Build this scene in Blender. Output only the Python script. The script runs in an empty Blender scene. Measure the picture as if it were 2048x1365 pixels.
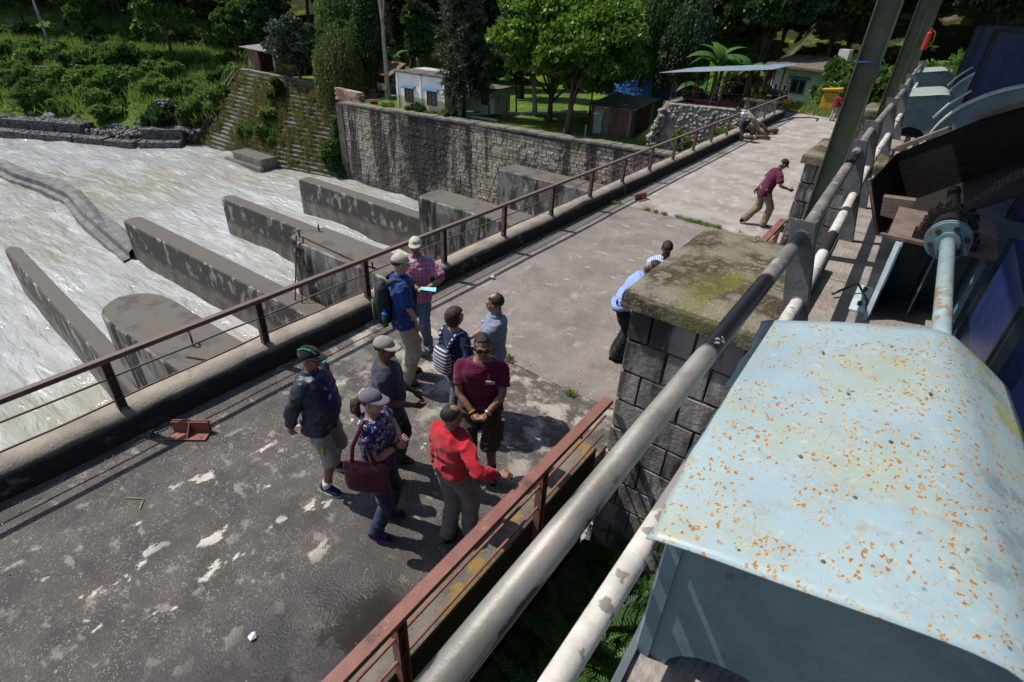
import bpy, math, random
import numpy as np
from mathutils import Vector, Matrix
from math import sin, cos, pi, radians, sqrt, atan2, floor
random.seed(7); RNG = np.random.default_rng(7)
SC = bpy.context.scene
COL = SC.collection

# ------------------------------------------------------------------ camera, sky, sun, exposure
CAM_H = 4.4
cam_d = bpy.data.cameras.new('camera'); cam = bpy.data.objects.new('camera', cam_d); COL.objects.link(cam)
_y, _p, _r = radians(-34.64), radians(32.03), radians(3.017)
_F = Vector((sin(_y)*cos(_p), cos(_y)*cos(_p), -sin(_p)))
_R = Vector((cos(_y), -sin(_y), 0)); _U = _R.cross(_F)
_R2 = _R*cos(_r) + _U*sin(_r); _U2 = -_R*sin(_r) + _U*cos(_r)
cam.matrix_world = Matrix(((_R2.x, _U2.x, -_F.x, 0), (_R2.y, _U2.y, -_F.y, 0), (_R2.z, _U2.z, -_F.z, CAM_H), (0, 0, 0, 1)))
cam_d.sensor_width = 36; cam_d.lens = 19.255; cam_d.clip_start = 0.05; cam_d.clip_end = 1500
cam_d.dof.use_dof = True; cam_d.dof.focus_distance = 5.2; cam_d.dof.aperture_fstop = 4.5
SC.camera = cam
SUN_EL = 57.6
w = bpy.data.worlds.new('World'); SC.world = w; w.use_nodes = True
nt = w.node_tree; bg = nt.nodes['Background']
sky = nt.nodes.new('ShaderNodeTexSky'); sky.sky_type = 'NISHITA'; sky.sun_disc = False
sky.sun_elevation = radians(SUN_EL); sky.sun_rotation = radians(257)
sky.air_density = 1.0; sky.dust_density = 1.0
nt.links.new(sky.outputs[0], bg.inputs[0]); bg.inputs[1].default_value = 0.125
sl = bpy.data.lights.new('sun', 'SUN'); sl.energy = 4.6; sl.angle = radians(0.6); sl.color = (1.0, 0.95, 0.87)
so = bpy.data.objects.new('sun', sl); COL.objects.link(so)
so.rotation_mode = 'QUATERNION'; so.rotation_quaternion = Vector((0.62, 0.19, -1)).to_track_quat('-Z', 'Y')
SC.view_settings.view_transform = 'Standard'; SC.view_settings.look = 'None'
SC.view_settings.exposure = 0.16; SC.view_settings.gamma = 1.0; SC.view_settings.use_curve_mapping = False
SC.cycles.use_denoising = True
SC.cycles.max_bounces = 6; SC.cycles.diffuse_bounces = 3; SC.cycles.glossy_bounces = 3
SC.cycles.transmission_bounces = 3; SC.cycles.transparent_max_bounces = 6
SC.cycles.caustics_reflective = False; SC.cycles.caustics_refractive = False
SC.cycles.sample_clamp_indirect = 4.0

# ------------------------------------------------------------------ helpers
def tag(o, label=None, cat=None, group=None, kind=None):
    if label: o['label'] = label
    if cat: o['category'] = cat
    if group: o['group'] = group
    if kind: o['kind'] = kind
    return o
PENDING = []       # linked to the scene in one go at the end, so that modifiers evaluate quickly
def link(name, me, parent=None):
    o = bpy.data.objects.new(name, me); PENDING.append(o)
    if parent is not None: o.parent = parent
    return o
def empty(name, loc=(0, 0, 0), rz=0.0):
    o = link(name, None); o.location = loc; o.rotation_euler = (0, 0, rz); o.empty_display_size = .2
    return o
def thing(name, label, cat, loc=(0, 0, 0), rz=0.0, group=None):
    return tag(empty(name, loc, rz), label, cat, group)
def npmesh(name, V, F, mats=(), mi=None, smooth=False):
    """V (n,3) array, F (m,k) array of equal-size polygons"""
    V = np.asarray(V, np.float32); F = np.asarray(F, np.int32); m, k = F.shape
    me = bpy.data.meshes.new(name)
    me.vertices.add(len(V)); me.vertices.foreach_set('co', V.ravel())
    me.loops.add(m*k); me.loops.foreach_set('vertex_index', F.ravel())
    me.polygons.add(m); me.polygons.foreach_set('loop_start', np.arange(0, m*k, k, dtype=np.int32))
    me.polygons.foreach_set('loop_total', np.full(m, k, np.int32))
    for t in mats: me.materials.append(t)
    if mi is not None: me.polygons.foreach_set('material_index', np.asarray(mi, np.int32))
    if smooth: me.polygons.foreach_set('use_smooth', np.ones(m, bool))
    me.update(calc_edges=True); me.validate()
    return me
BOXF = [(0, 3, 2, 1), (4, 5, 6, 7), (0, 1, 5, 4), (1, 2, 6, 5), (2, 3, 7, 6), (3, 0, 4, 7)]
class MB:
    def __init__(s): s.v = []; s.f = []; s.m = []
    def add(s, vs, fs, m=0):
        b = len(s.v); s.v += [tuple(map(float, p)) for p in vs]; s.f += [tuple(i+b for i in f) for f in fs]; s.m += [m]*len(fs); return s
    def box(s, x0, x1, y0, y1, z0, z1, m=0):
        return s.add([(x0, y0, z0), (x1, y0, z0), (x1, y1, z0), (x0, y1, z0), (x0, y0, z1), (x1, y0, z1), (x1, y1, z1), (x0, y1, z1)], BOXF, m)
    def hexa(s, p, m=0): return s.add(p, BOXF, m)
    def beam(s, a, b, wd, h, up=(0, 0, 1), m=0):
        a, b = Vector(a), Vector(b); d = (b-a).normalized(); x = d.cross(Vector(up)).normalized(); z = x.cross(d)
        x *= wd/2; z *= h/2
        return s.add([a-x-z, a+x-z, b+x-z, b-x-z, a-x+z, a+x+z, b+x+z, b-x+z], BOXF, m)
    def tube(s, path, r, n=8, m=0, caps=True, flat=1.0):
        P = [Vector(p) for p in path]; k = len(P)
        rs = r if isinstance(r, (list, tuple)) else [r]*k
        t = (P[1]-P[0]).normalized(); up = Vector((0, 0, 1)) if abs(t.z) < .9 else Vector((0, 1, 0))
        x = t.cross(up).normalized(); vs = []; fs = []
        for i in range(k):
            if i == 0: t = P[1]-P[0]
            elif i == k-1: t = P[-1]-P[-2]
            else: t = (P[i+1]-P[i]).normalized()+(P[i]-P[i-1]).normalized()
            t = t.normalized() if t.length > 1e-9 else Vector((0, 0, 1))
            x = (x-t*x.dot(t)).normalized(); y = t.cross(x)
            for j in range(n):
                a = 2*pi*j/n; vs.append(P[i]+(x*cos(a)+y*sin(a)*flat)*rs[i])
        for i in range(k-1):
            for j in range(n):
                j2 = (j+1) % n; fs.append((i*n+j, i*n+j2, (i+1)*n+j2, (i+1)*n+j))
        if caps: fs += [tuple(range(n-1, -1, -1)), tuple(range((k-1)*n, k*n))]
        return s.add(vs, fs, m)
    def loft(s, rings, n=16, m=0, e=2.4):
        """rings: (centre, half-width vector, half-depth vector)"""
        vs = []; fs = []; k = len(rings)
        for c, u, v in rings:
            c, u, v = Vector(c), Vector(u), Vector(v)
            for j in range(n):
                a = 2*pi*j/n; ca, sa = cos(a), sin(a)
                vs.append(c+u*(math.copysign(abs(ca)**(2/e), ca))+v*(math.copysign(abs(sa)**(2/e), sa)))
        for i in range(k-1):
            for j in range(n):
                j2 = (j+1) % n; fs.append((i*n+j, i*n+j2, (i+1)*n+j2, (i+1)*n+j))
        fs += [tuple(range(n-1, -1, -1)), tuple(range((k-1)*n, k*n))]
        return s.add(vs, fs, m)
    def ell(s, c, r, n=14, k=9, m=0, rot=None):
        c = Vector(c); vs = []; fs = []
        for i in range(1, k):
            th = pi*i/k
            for j in range(n):
                a = 2*pi*j/n; p = Vector((r[0]*sin(th)*cos(a), r[1]*sin(th)*sin(a), r[2]*cos(th)))
                vs.append(c+(rot @ p if rot else p))
        for q in (r[2], -r[2]):
            p = Vector((0, 0, q)); vs.append(c+(rot @ p if rot else p))
        t, b = len(vs)-2, len(vs)-1
        for i in range(k-2):
            for j in range(n):
                j2 = (j+1) % n; fs.append((i*n+j, (i+1)*n+j, (i+1)*n+j2, i*n+j2))
        for j in range(n):
            j2 = (j+1) % n; fs.append((t, j, j2)); fs.append((b, (k-2)*n+j2, (k-2)*n+j))
        return s.add(vs, fs, m)
    def prism(s, poly, z0, z1, m=0):
        n = len(poly); vs = [(x, y, z0) for x, y in poly]+[(x, y, z1) for x, y in poly]
        fs = [tuple(range(n-1, -1, -1)), tuple(range(n, 2*n))]+[(i, (i+1) % n, n+(i+1) % n, n+i) for i in range(n)]
        return s.add(vs, fs, m)
    def mesh(s, name, mats, smooth=False):
        me = bpy.data.meshes.new(name); me.from_pydata(s.v, [], s.f)
        for t in (mats if isinstance(mats, (list, tuple)) else [mats]): me.materials.append(t)
        me.polygons.foreach_set('material_index', s.m)
        if smooth: me.polygons.foreach_set('use_smooth', [True]*len(s.f))
        me.update(); return me
    def build(s, name, mats, parent=None, smooth=False, bevel=0.0, seg=2, autosmooth=None):
        o = link(name, s.mesh(name, mats, smooth), parent)
        if bevel:
            b = o.modifiers.new('bevel', 'BEVEL'); b.width = bevel; b.segments = seg; b.limit_method = 'ANGLE'; b.angle_limit = radians(40)
        return o
def apply_mods(o):
    dg = bpy.context.evaluated_depsgraph_get(); dg.update()
    me = bpy.data.meshes.new_from_object(o.evaluated_get(dg)); return me
def remesh(mb, voxel, it=4, mats=(), name='m', fac=.5):
    me = bpy.data.meshes.new(name); me.from_pydata(mb.v, [], mb.f)
    o = bpy.data.objects.new('tmp', me); COL.objects.link(o)
    r = o.modifiers.new('r', 'REMESH'); r.mode = 'VOXEL'; r.voxel_size = voxel; r.use_smooth_shade = True
    if it:
        q = o.modifiers.new('s', 'SMOOTH'); q.factor = fac; q.iterations = it
    out = apply_mods(o); out.name = name
    bpy.data.objects.remove(o); bpy.data.meshes.remove(me)
    out.materials.clear()
    for t in (mats if isinstance(mats, (list, tuple)) else [mats]): out.materials.append(t)
    return out
# numpy value noise
def _h(i, j, k):
    n = (i*374761393 + j*668265263 + k*1274126177) & 0x7fffffff
    n = ((n ^ (n >> 13))*1274126177) & 0x7fffffff
    return ((n ^ (n >> 16)) & 0xffff)/65535.0
def vnoise(P):
    P = np.asarray(P, np.float64); I = np.floor(P).astype(np.int64); f = P-I; f = f*f*(3-2*f)
    r = 0
    for a in (0, 1):
        for b in (0, 1):
            for c in (0, 1):
                wgt = (f[:, 0] if a else 1-f[:, 0])*(f[:, 1] if b else 1-f[:, 1])*(f[:, 2] if c else 1-f[:, 2])
                r = r+wgt*_h(I[:, 0]+a, I[:, 1]+b, I[:, 2]+c)
    return r
def fbm(P, o=4):
    P = np.asarray(P, float); r = 0; a = .5
    for i in range(o): r = r+a*vnoise(P*(2**i)+i*17.3); a *= .5
    return r
def displace(me, amp, scale, seed=0, octs=3):
    n = len(me.vertices); co = np.empty(n*3, np.float32); me.vertices.foreach_get('co', co); co = co.reshape(-1, 3)
    no = np.empty(n*3, np.float32); me.vertex_normals.foreach_get('vector', no); no = no.reshape(-1, 3)
    sc = np.asarray(scale)
    d = (fbm(co*sc+seed*7.7, octs)-.47)*2*amp
    me.vertices.foreach_set('co', (co+no*d[:, None]).ravel().astype(np.float32)); me.update()

def creases(me, amp, scale, seed=0):
    n = len(me.vertices); co = np.empty(n*3, np.float32); me.vertices.foreach_get('co', co); co = co.reshape(-1, 3)
    no = np.empty(n*3, np.float32); me.vertex_normals.foreach_get('vector', no); no = no.reshape(-1, 3)
    p = co*np.asarray(scale)+seed*3.1; p = p+(fbm(co*4+seed, 2)[:, None]-.5)*2.2
    r = 1-np.abs(vnoise(p)*2-1); d = (r**3-.25)*amp
    me.vertices.foreach_set('co', (co+no*d[:, None]).ravel().astype(np.float32)); me.update()

# ------------------------------------------------------------------ materials
MATS = {}
def mat(name, c1, c2=None, rough=.85, sc=3., det=5., st=(1, 1, 1), bump=.0, bsc=40., metal=0., spec=.3, layers=(), rnd=False, lo=.35, hi=.65, bvor=False, bst=(1, 1, 1), gen=False, sheen=0.):
    if name in MATS: return MATS[name]
    m = bpy.data.materials.new(name); m.use_nodes = True; MATS[name] = m
    t = m.node_tree; N, L = t.nodes, t.links; b = N['Principled BSDF']
    def nd(k, **a):
        q = N.new(k)
        for kk, vv in a.items(): setattr(q, kk, vv)
        return q
    if gen: co = nd('ShaderNodeNewGeometry').outputs['Position']
    else: co = nd('ShaderNodeTexCoord').outputs['Object']
    if rnd:
        oi = nd('ShaderNodeObjectInfo'); mu = nd('ShaderNodeMath', operation='MULTIPLY'); mu.inputs[1].default_value = 73.
        L.new(oi.outputs['Random'], mu.inputs[0]); va = nd('ShaderNodeVectorMath', operation='ADD')
        L.new(co, va.inputs[0]); L.new(mu.outputs[0], va.inputs[1]); co = va.outputs[0]
    def coord(stv):
        if tuple(stv) == (1, 1, 1): return co
        mp = nd('ShaderNodeMapping'); mp.inputs['Scale'].default_value = stv; L.new(co, mp.inputs[0]); return mp.outputs[0]
    def noise(scv, detv, stv, dist=0.):
        q = nd('ShaderNodeTexNoise'); q.inputs['Scale'].default_value = scv; q.inputs['Detail'].default_value = detv
        q.inputs['Roughness'].default_value = .62; q.inputs['Distortion'].default_value = dist
        L.new(coord(stv), q.inputs['Vector']); return q.outputs['Fac']
    def ramp(x, a, z):
        q = nd('ShaderNodeMapRange'); q.inputs[1].default_value = a; q.inputs[2].default_value = z; q.interpolation_type = 'SMOOTHSTEP'
        L.new(x, q.inputs[0]); return q.outputs[0]
    def mix(f, A, B, ty='RGBA'):
        q = nd('ShaderNodeMix', data_type=ty)
        ia, ib, io = (6, 7, 2) if ty == 'RGBA' else (2, 3, 0)
        if isinstance(f, float): q.inputs[0].default_value = f
        else: L.new(f, q.inputs[0])
        for i, x in ((ia, A), (ib, B)):
            if isinstance(x, (tuple, list)): q.inputs[i].default_value = (*x, 1)
            elif isinstance(x, (int, float)): q.inputs[i].default_value = x
            else: L.new(x, q.inputs[i])
        return q.outputs[io]
    c2 = c2 or tuple(x*.65 for x in c1)
    col = mix(ramp(noise(sc, det, st), lo, hi), c1, c2); rg = rough
    hgt = None
    for ly in layers:
        k = ly.get('k', 'noise')
        if k == 'noise': f = ramp(noise(ly.get('sc', 3.), ly.get('det', 6.), ly.get('st', (1, 1, 1)), ly.get('dist', 0.)), ly.get('lo', .5), ly.get('hi', .6))
        elif k == 'vor':
            q = nd('ShaderNodeTexVoronoi'); q.inputs['Scale'].default_value = ly.get('sc', 20.); q.inputs['Randomness'].default_value = 1
            nz = nd('ShaderNodeTexNoise'); nz.inputs['Scale'].default_value = ly.get('sc', 20.)*1.7
            L.new(coord(ly.get('st', (1, 1, 1))), nz.inputs['Vector'])
            va = nd('ShaderNodeMix', data_type='VECTOR'); va.inputs[0].default_value = ly.get('warp', .06)
            L.new(coord(ly.get('st', (1, 1, 1))), va.inputs[4]); L.new(nz.outputs['Color'], va.inputs[5]); L.new(va.outputs[1], q.inputs['Vector'])
            f = ramp(q.outputs['Distance'], ly.get('lo', .2), ly.get('hi', .1))
            if 'mlo' in ly:
                g = ramp(noise(ly.get('msc', 2.), 4., (1, 1, 1)), ly['mlo'], ly['mhi'])
                mm = nd('ShaderNodeMath', operation='MULTIPLY'); L.new(f, mm.inputs[0]); L.new(g, mm.inputs[1]); f = mm.outputs[0]
        elif k == 'ax':     # along an axis, fraying with noise
            sx = nd('ShaderNodeSeparateXYZ'); L.new(co, sx.inputs[0]); v = sx.outputs[ly['ax']]
            nz = noise(ly.get('sc', 3.), 6., ly.get('st', (1, 1, 1)))
            mm = nd('ShaderNodeMath', operation='MULTIPLY_ADD'); L.new(nz, mm.inputs[0]); mm.inputs[1].default_value = ly.get('amp', .3); L.new(v, mm.inputs[2])
            f = ramp(mm.outputs[0], ly['lo'], ly['hi'])
        elif k == 'band':   # periodic stripes along an axis
            sx = nd('ShaderNodeSeparateXYZ'); L.new(co, sx.inputs[0]); v = sx.outputs[ly['ax']]
            mm = nd('ShaderNodeMath', operation='PINGPONG'); mm.inputs[1].default_value = ly['per']/2; L.new(v, mm.inputs[0])
            f = ramp(mm.outputs[0], ly['lo'], ly['hi'])
        elif k == 'up':     # faces that look up
            ge = nd('ShaderNodeNewGeometry'); sx = nd('ShaderNodeSeparateXYZ'); L.new(ge.outputs['Normal'], sx.inputs[0])
            nz = noise(ly.get('sc', 3.), 6., (1, 1, 1))
            mm = nd('ShaderNodeMath', operation='MULTIPLY_ADD'); L.new(nz, mm.inputs[0]); mm.inputs[1].default_value = ly.get('amp', .6); L.new(sx.outputs[2], mm.inputs[2])
            f = ramp(mm.outputs[0], ly['lo'], ly['hi'])
        elif k == 'isl':
            ge = nd('ShaderNodeNewGeometry'); f = ramp(ge.outputs['Random Per Island'], ly.get('lo', 0.), ly.get('hi', 1.))
        elif k == 'obj':
            oi2 = nd('ShaderNodeObjectInfo'); f = ramp(oi2.outputs['Random'], ly.get('lo', 0.), ly.get('hi', 1.))
        if 'msk' in ly:    # restrict by an axis interval (list of (axis, lo, hi))
            for ax, a, z in ly['msk']:
                sx = nd('ShaderNodeSeparateXYZ'); L.new(co, sx.inputs[0]); g = ramp(sx.outputs[ax], a, z)
                mm = nd('ShaderNodeMath', operation='MULTIPLY'); L.new(f, mm.inputs[0]); L.new(g, mm.inputs[1]); f = mm.outputs[0]
        if 'a' in ly:
            mm = nd('ShaderNodeMath', operation='MULTIPLY'); L.new(f, mm.inputs[0]); mm.inputs[1].default_value = ly['a']; f = mm.outputs[0]
        if 'c' in ly: col = mix(f, col, ly['c'])
        if 'rough' in ly: rg = mix(f, rg, ly['rough'], 'FLOAT')
    L.new(col, b.inputs['Base Color'])
    if isinstance(rg, float): b.inputs['Roughness'].default_value = rg
    else: L.new(rg, b.inputs['Roughness'])
    b.inputs['Metallic'].default_value = metal; b.inputs['Specular IOR Level'].default_value = spec
    if sheen: b.inputs['Sheen Weight'].default_value = sheen
    if bump:
        bp = nd('ShaderNodeBump'); bp.inputs['Strength'].default_value = min(1., bump); bp.inputs['Distance'].default_value = .02*max(1., bump)
        if bvor:
            q = nd('ShaderNodeTexVoronoi'); q.inputs['Scale'].default_value = bsc; L.new(coord(bst), q.inputs['Vector']); L.new(q.outputs['Distance'], bp.inputs['Height'])
        else: L.new(noise(bsc, 5., bst), bp.inputs['Height'])
        L.new(bp.outputs[0], b.inputs['Normal'])
    return m
def leafmat(name, c1, c2, tr=.35, rough=.5, spec=.35):
    if name in MATS: return MATS[name]
    m = bpy.data.materials.new(name); m.use_nodes = True; MATS[name] = m
    t = m.node_tree; N, L = t.nodes, t.links; b = N['Principled BSDF']; out = N['Material Output']
    g = N.new('ShaderNodeNewGeometry'); mx = N.new('ShaderNodeMix'); mx.data_type = 'RGBA'
    L.new(g.outputs['Random Per Island'], mx.inputs[0]); mx.inputs[6].default_value = (*c1, 1); mx.inputs[7].default_value = (*c2, 1)
    oi = N.new('ShaderNodeObjectInfo'); hs = N.new('ShaderNodeHueSaturation'); mr = N.new('ShaderNodeMapRange')
    mr.inputs[3].default_value = .75; mr.inputs[4].default_value = 1.2; L.new(oi.outputs['Random'], mr.inputs[0]); L.new(mr.outputs[0], hs.inputs['Value'])
    L.new(mx.outputs[2], hs.inputs['Color'])
    L.new(hs.outputs[0], b.inputs['Base Color']); b.inputs['Roughness'].default_value = rough; b.inputs['Specular IOR Level'].default_value = spec
    tl = N.new('ShaderNodeBsdfTranslucent'); h2 = N.new('ShaderNodeHueSaturation'); h2.inputs['Value'].default_value = 1.5; h2.inputs['Hue'].default_value = .485
    L.new(hs.outputs[0], h2.inputs['Color']); L.new(h2.outputs[0], tl.inputs['Color'])
    ms = N.new('ShaderNodeMixShader'); ms.inputs[0].default_value = tr
    L.new(b.outputs[0], ms.inputs[1]); L.new(tl.outputs[0], ms.inputs[2]); L.new(ms.outputs[0], out.inputs['Surface'])
    return m
# ------------------------------------------------------------------ setting: ground, water
WATER_Z = -8.95
def sstep(x, a, b): t = np.clip((x-a)/(b-a), 0, 1); return t*t*(3-2*t)
BX = [-260, -140, -95, -74, -56, -48, -37, 60]; BY = [-95, -25, 3, 16.5, 27.5, 27.6, 29, 29]
def bank_d(x, y):
    yb = np.interp(x, BX, BY); sl = np.interp(x, [-260, -75, -60, -50, 60], [.6, .6, .55, .1, 0.])
    return (y-yb)*np.cos(np.arctan(sl))
def lawn_z(x): return -2.42+(np.asarray(x, float)+12)*.0292
def ground_z(x, y):
    x = np.asarray(x, float); y = np.asarray(y, float); d = bank_d(x, y)
    nz = fbm(np.stack([x*.12, y*.12, x*0], -1).reshape(-1, 3), 4).reshape(x.shape)-.47
    hill = np.maximum(0, d-26)*.34+np.maximum(0, d-50)*.25
    p1 = np.interp(d, [-6, -3, -.5, 4, 14, 20, 24, 60, 200], [-12, -10.5, -8.2, -6.6, -3.4, -3, -2.6, 13, 80])+nz*np.interp(d, [0, 3, 10], [0, 1.2, 1.6])
    p2 = lawn_z(x)+nz*np.interp(d, [0, 4, 20], [0, .1, 1.2])+hill
    rise = sstep(x, -13.4, -12.4)*sstep(y, 30.8, 31.2)
    p2 = p2*(1-rise)+rise*(np.minimum(hill*1.2, 40)-.04-1.25*sstep(y, 34.5, 44.)*sstep(x, 2., -3.)+nz*np.interp(y, [33, 40], [0, .5]))
    p3 = np.where(d < 5.4, -9.6+d*1.2, lawn_z(x))+hill+nz*np.interp(d, [5, 8, 20], [0, .3, 1.2])
    a = sstep(x, -62, -55); b = (x > -37.05).astype(float)
    return (p1*(1-a)+p3*a)*(1-b)+p2*b
gx = np.unique(np.concatenate([np.arange(-240, -90, 4.), np.arange(-90, -37, 1.), [-37.06, -37.04], np.arange(-37, -6, .8), np.arange(-6, 60, 2.5)]))
gy = np.unique(np.concatenate([np.arange(-90, -10, 4.), np.arange(-10, 28, 1.2), [29.35], np.arange(29.8, 34, .5), np.arange(34, 60, 1.), np.arange(60, 170, 4.)]))
GX, GY = np.meshgrid(gx, gy); GZ = ground_z(GX, GY); GD = bank_d(GX, GY)
idx = np.arange(GX.size).reshape(GX.shape)
F = np.stack([idx[:-1, :-1], idx[:-1, 1:], idx[1:, 1:], idx[1:, :-1]], -1).reshape(-1, 4)
fx = GX.ravel()[F]; fy = GY.ravel()[F]; fd = GD.ravel()[F]
keep = np.where(fx.max(1) > -37.05, fy.min(1) > 29.3, fd.max(1) > -5)
keep &= ~((fx.min(1) > -6.5) & (fy.min(1) < 31))
M_grass = mat('grass_ground', (.085, .145, .022), (.05, .09, .016), rough=.95, sc=1.1, bump=.8, bsc=14, gen=True, spec=.1,
    layers=[dict(k='ax', ax=2, c=(.028, .034, .012), lo=-.6, hi=.9, amp=.8, sc=.4), dict(c=(.13, .10, .07), sc=.35, lo=.55, hi=.66, det=7), dict(c=(.16, .24, .03), sc=.6, lo=.5, hi=.7, a=.7),
            dict(k='ax', ax=0, c=(.19, .17, .13), lo=-12.2, hi=-11.8, amp=.6, a=.75, msk=[(1, 36.5, 35.5)])])
g = link('ground', npmesh('ground', np.stack([GX, GY, GZ], -1).reshape(-1, 3), F[keep], [M_grass], smooth=True)); tag(g, kind='structure')

wx = np.concatenate([np.arange(-240, -90, 3.), np.arange(-90, 5.1, .45), np.arange(6, 90, 4.)]); wy = np.concatenate([np.arange(-120, -25, 3.), np.arange(-25, 29.7, .45)])
WX, WY = np.meshgrid(wx, wy)
P = np.stack([WX*.35, WY*.55, WX*0], -1).reshape(-1, 3)
P2 = np.stack([WX*1.1, WY*1.7, WX*0+3], -1).reshape(-1, 3)
turb = (fbm(P, 3)-.47)*.6+(fbm(P2, 3)-.47)*.3
nx, ny = len(wx), len(wy); idx = np.arange(nx*ny).reshape(ny, nx)
F = np.stack([idx[:-1, :-1], idx[:-1, 1:], idx[1:, 1:], idx[1:, :-1]], -1).reshape(-1, 4)
def water_mat():
    m = bpy.data.materials.new('river_water'); m.use_nodes = True; t = m.node_tree; N, L = t.nodes, t.links; b = N['Principled BSDF']
    ge = N.new('ShaderNodeNewGeometry')
    def nz(sc, det, st, ro=.6, dist=0):
        mp = N.new('ShaderNodeMapping'); mp.inputs['Scale'].default_value = st; L.new(ge.outputs['Position'], mp.inputs[0])
        q = N.new('ShaderNodeTexNoise'); q.inputs['Scale'].default_value = sc; q.inputs['Detail'].default_value = det; q.inputs['Roughness'].default_value = ro; q.inputs['Distortion'].default_value = dist
        L.new(mp.outputs[0], q.inputs['Vector']); return q.outputs['Fac']
    def rmp(x, a, z):
        q = N.new('ShaderNodeMapRange'); q.interpolation_type = 'SMOOTHSTEP'; q.inputs[1].default_value = a; q.inputs[2].default_value = z; L.new(x, q.inputs[0]); return q.outputs[0]
    def mul(a, c):
        q = N.new('ShaderNodeMath'); q.operation = 'MULTIPLY'; L.new(a, q.inputs[0]); L.new(c, q.inputs[1]); return q.outputs[0]
    big = rmp(nz(.06, 4, (1, 1.4, 1), .5), .42, .60)
    def mth(op, a, c=None, c2=None):
        q = N.new('ShaderNodeMath'); q.operation = op
        for i, v in enumerate((a, c, c2)):
            if v is None: continue
            if isinstance(v, (int, float)): q.inputs[i].default_value = v
            else: L.new(v, q.inputs[i])
        return q.outputs[0]
    sx = N.new('ShaderNodeSeparateXYZ'); L.new(ge.outputs['Position'], sx.inputs[0])
    dist = mth('ABSOLUTE', mth('SUBTRACT', mth('FLOORED_MODULO', mth('ADD', mth('SUBTRACT', sx.outputs[1], 5.85), 2.735), 5.47), 2.735))
    wake = mul(rmp(dist, 1.5, .5), mul(rmp(sx.outputs[0], -48., -34.), rmp(sx.outputs[1], 26., 24.)))      # foam that trails off the guide walls
    fo = rmp(mth('ADD', nz(.9, 9, (.30, 1.5, 1), .66, .7), mth('MULTIPLY', wake, .10)), .44, .76)
    m0 = N.new('ShaderNodeMix'); m0.data_type = 'RGBA'; L.new(big, m0.inputs[0]); m0.inputs[6].default_value = (.34, .35, .335, 1); m0.inputs[7].default_value = (.29, .28, .225, 1)  # pale silver base colour paints in the bright sky's reflection
    mx = N.new('ShaderNodeMix'); mx.data_type = 'RGBA'; L.new(fo, mx.inputs[0]); L.new(m0.outputs[2], mx.inputs[6]); mx.inputs[7].default_value = (.47, .48, .475, 1)
    L.new(mx.outputs[2], b.inputs['Base Color'])
    r = N.new('ShaderNodeMapRange'); r.inputs[3].default_value = .08; r.inputs[4].default_value = .3; L.new(fo, r.inputs[0]); L.new(r.outputs[0], b.inputs['Roughness'])
    b.inputs['IOR'].default_value = 1.33; b.inputs['Specular IOR Level'].default_value = .6
    bp = N.new('ShaderNodeBump'); bp.inputs['Strength'].default_value = .85; bp.inputs['Distance'].default_value = .30; L.new(nz(1.5, 5, (.42, 1.5, 1), .5, .5), bp.inputs['Height'])
    b2 = N.new('ShaderNodeBump'); b2.inputs['Strength'].default_value = .5; b2.inputs['Distance'].default_value = .05; L.new(nz(5, 3, (.6, 1.3, 1), .5), b2.inputs['Height']); L.new(bp.outputs[0], b2.inputs['Normal'])
    L.new(b2.outputs[0], b.inputs['Normal']); return m
o = link('water', npmesh('water', np.stack([WX, WY, WATER_Z+turb.reshape(WX.shape)], -1).reshape(-1, 3), F, [water_mat()], smooth=True)); tag(o, kind='structure')

# ------------------------------------------------------------------ bridge deck and kerbs
MOSS = (.055, .075, .012)
DK = dict(rough=.82, bump=.9, bsc=45, gen=True, spec=.5)
wet = lambda: dict(k='noise', sc=.9, lo=.30, hi=.46, det=7, c=(.035, .031, .030), rough=.13, msk=[(0, -3.4, -2.8), (1, 2.0, 1.4)])
pud = lambda: dict(k='noise', sc=1.1, lo=.46, hi=.52, det=5, c=(.022, .017, .010), rough=.03, msk=[(0, -2.75, -2.4), (1, 2.2, 1.7)])
M_deck_near = mat('deck_old_concrete', (.095, .081, .073), (.05, .043, .04), sc=2.3, det=10, layers=[
    dict(k='vor', sc=42, lo=.33, hi=.17, c=(.42, .38, .34), a=.85, mlo=.34, mhi=.62, msc=5), dict(k='vor', sc=75, lo=.30, hi=.16, c=(.30, .27, .245), a=.75),
    dict(k='vor', sc=70, lo=.36, hi=.2, c=(.045, .04, .037), a=.7, mlo=.35, mhi=.6, msc=9),
    dict(sc=2.5, st=(1.35, .85, 1), lo=.60, hi=.64, det=14, c=(.60, .55, .48), a=.92, msk=[(0, -5.6, -4.7), (0, -2.9, -3.4)]),
    dict(sc=4.4, st=(1., 1.3, 1), lo=.56, hi=.66, det=12, c=(.33, .29, .25), a=.6),
    dict(sc=2.6, lo=.47, hi=.60, det=12, c=(.42, .375, .32), a=.85, msk=[(1, 2.9, 4.2)]),
    dict(sc=.8, lo=.50, hi=.66, det=9, c=(.055, .049, .046), a=.7), wet(), pud()], **DK)
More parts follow.
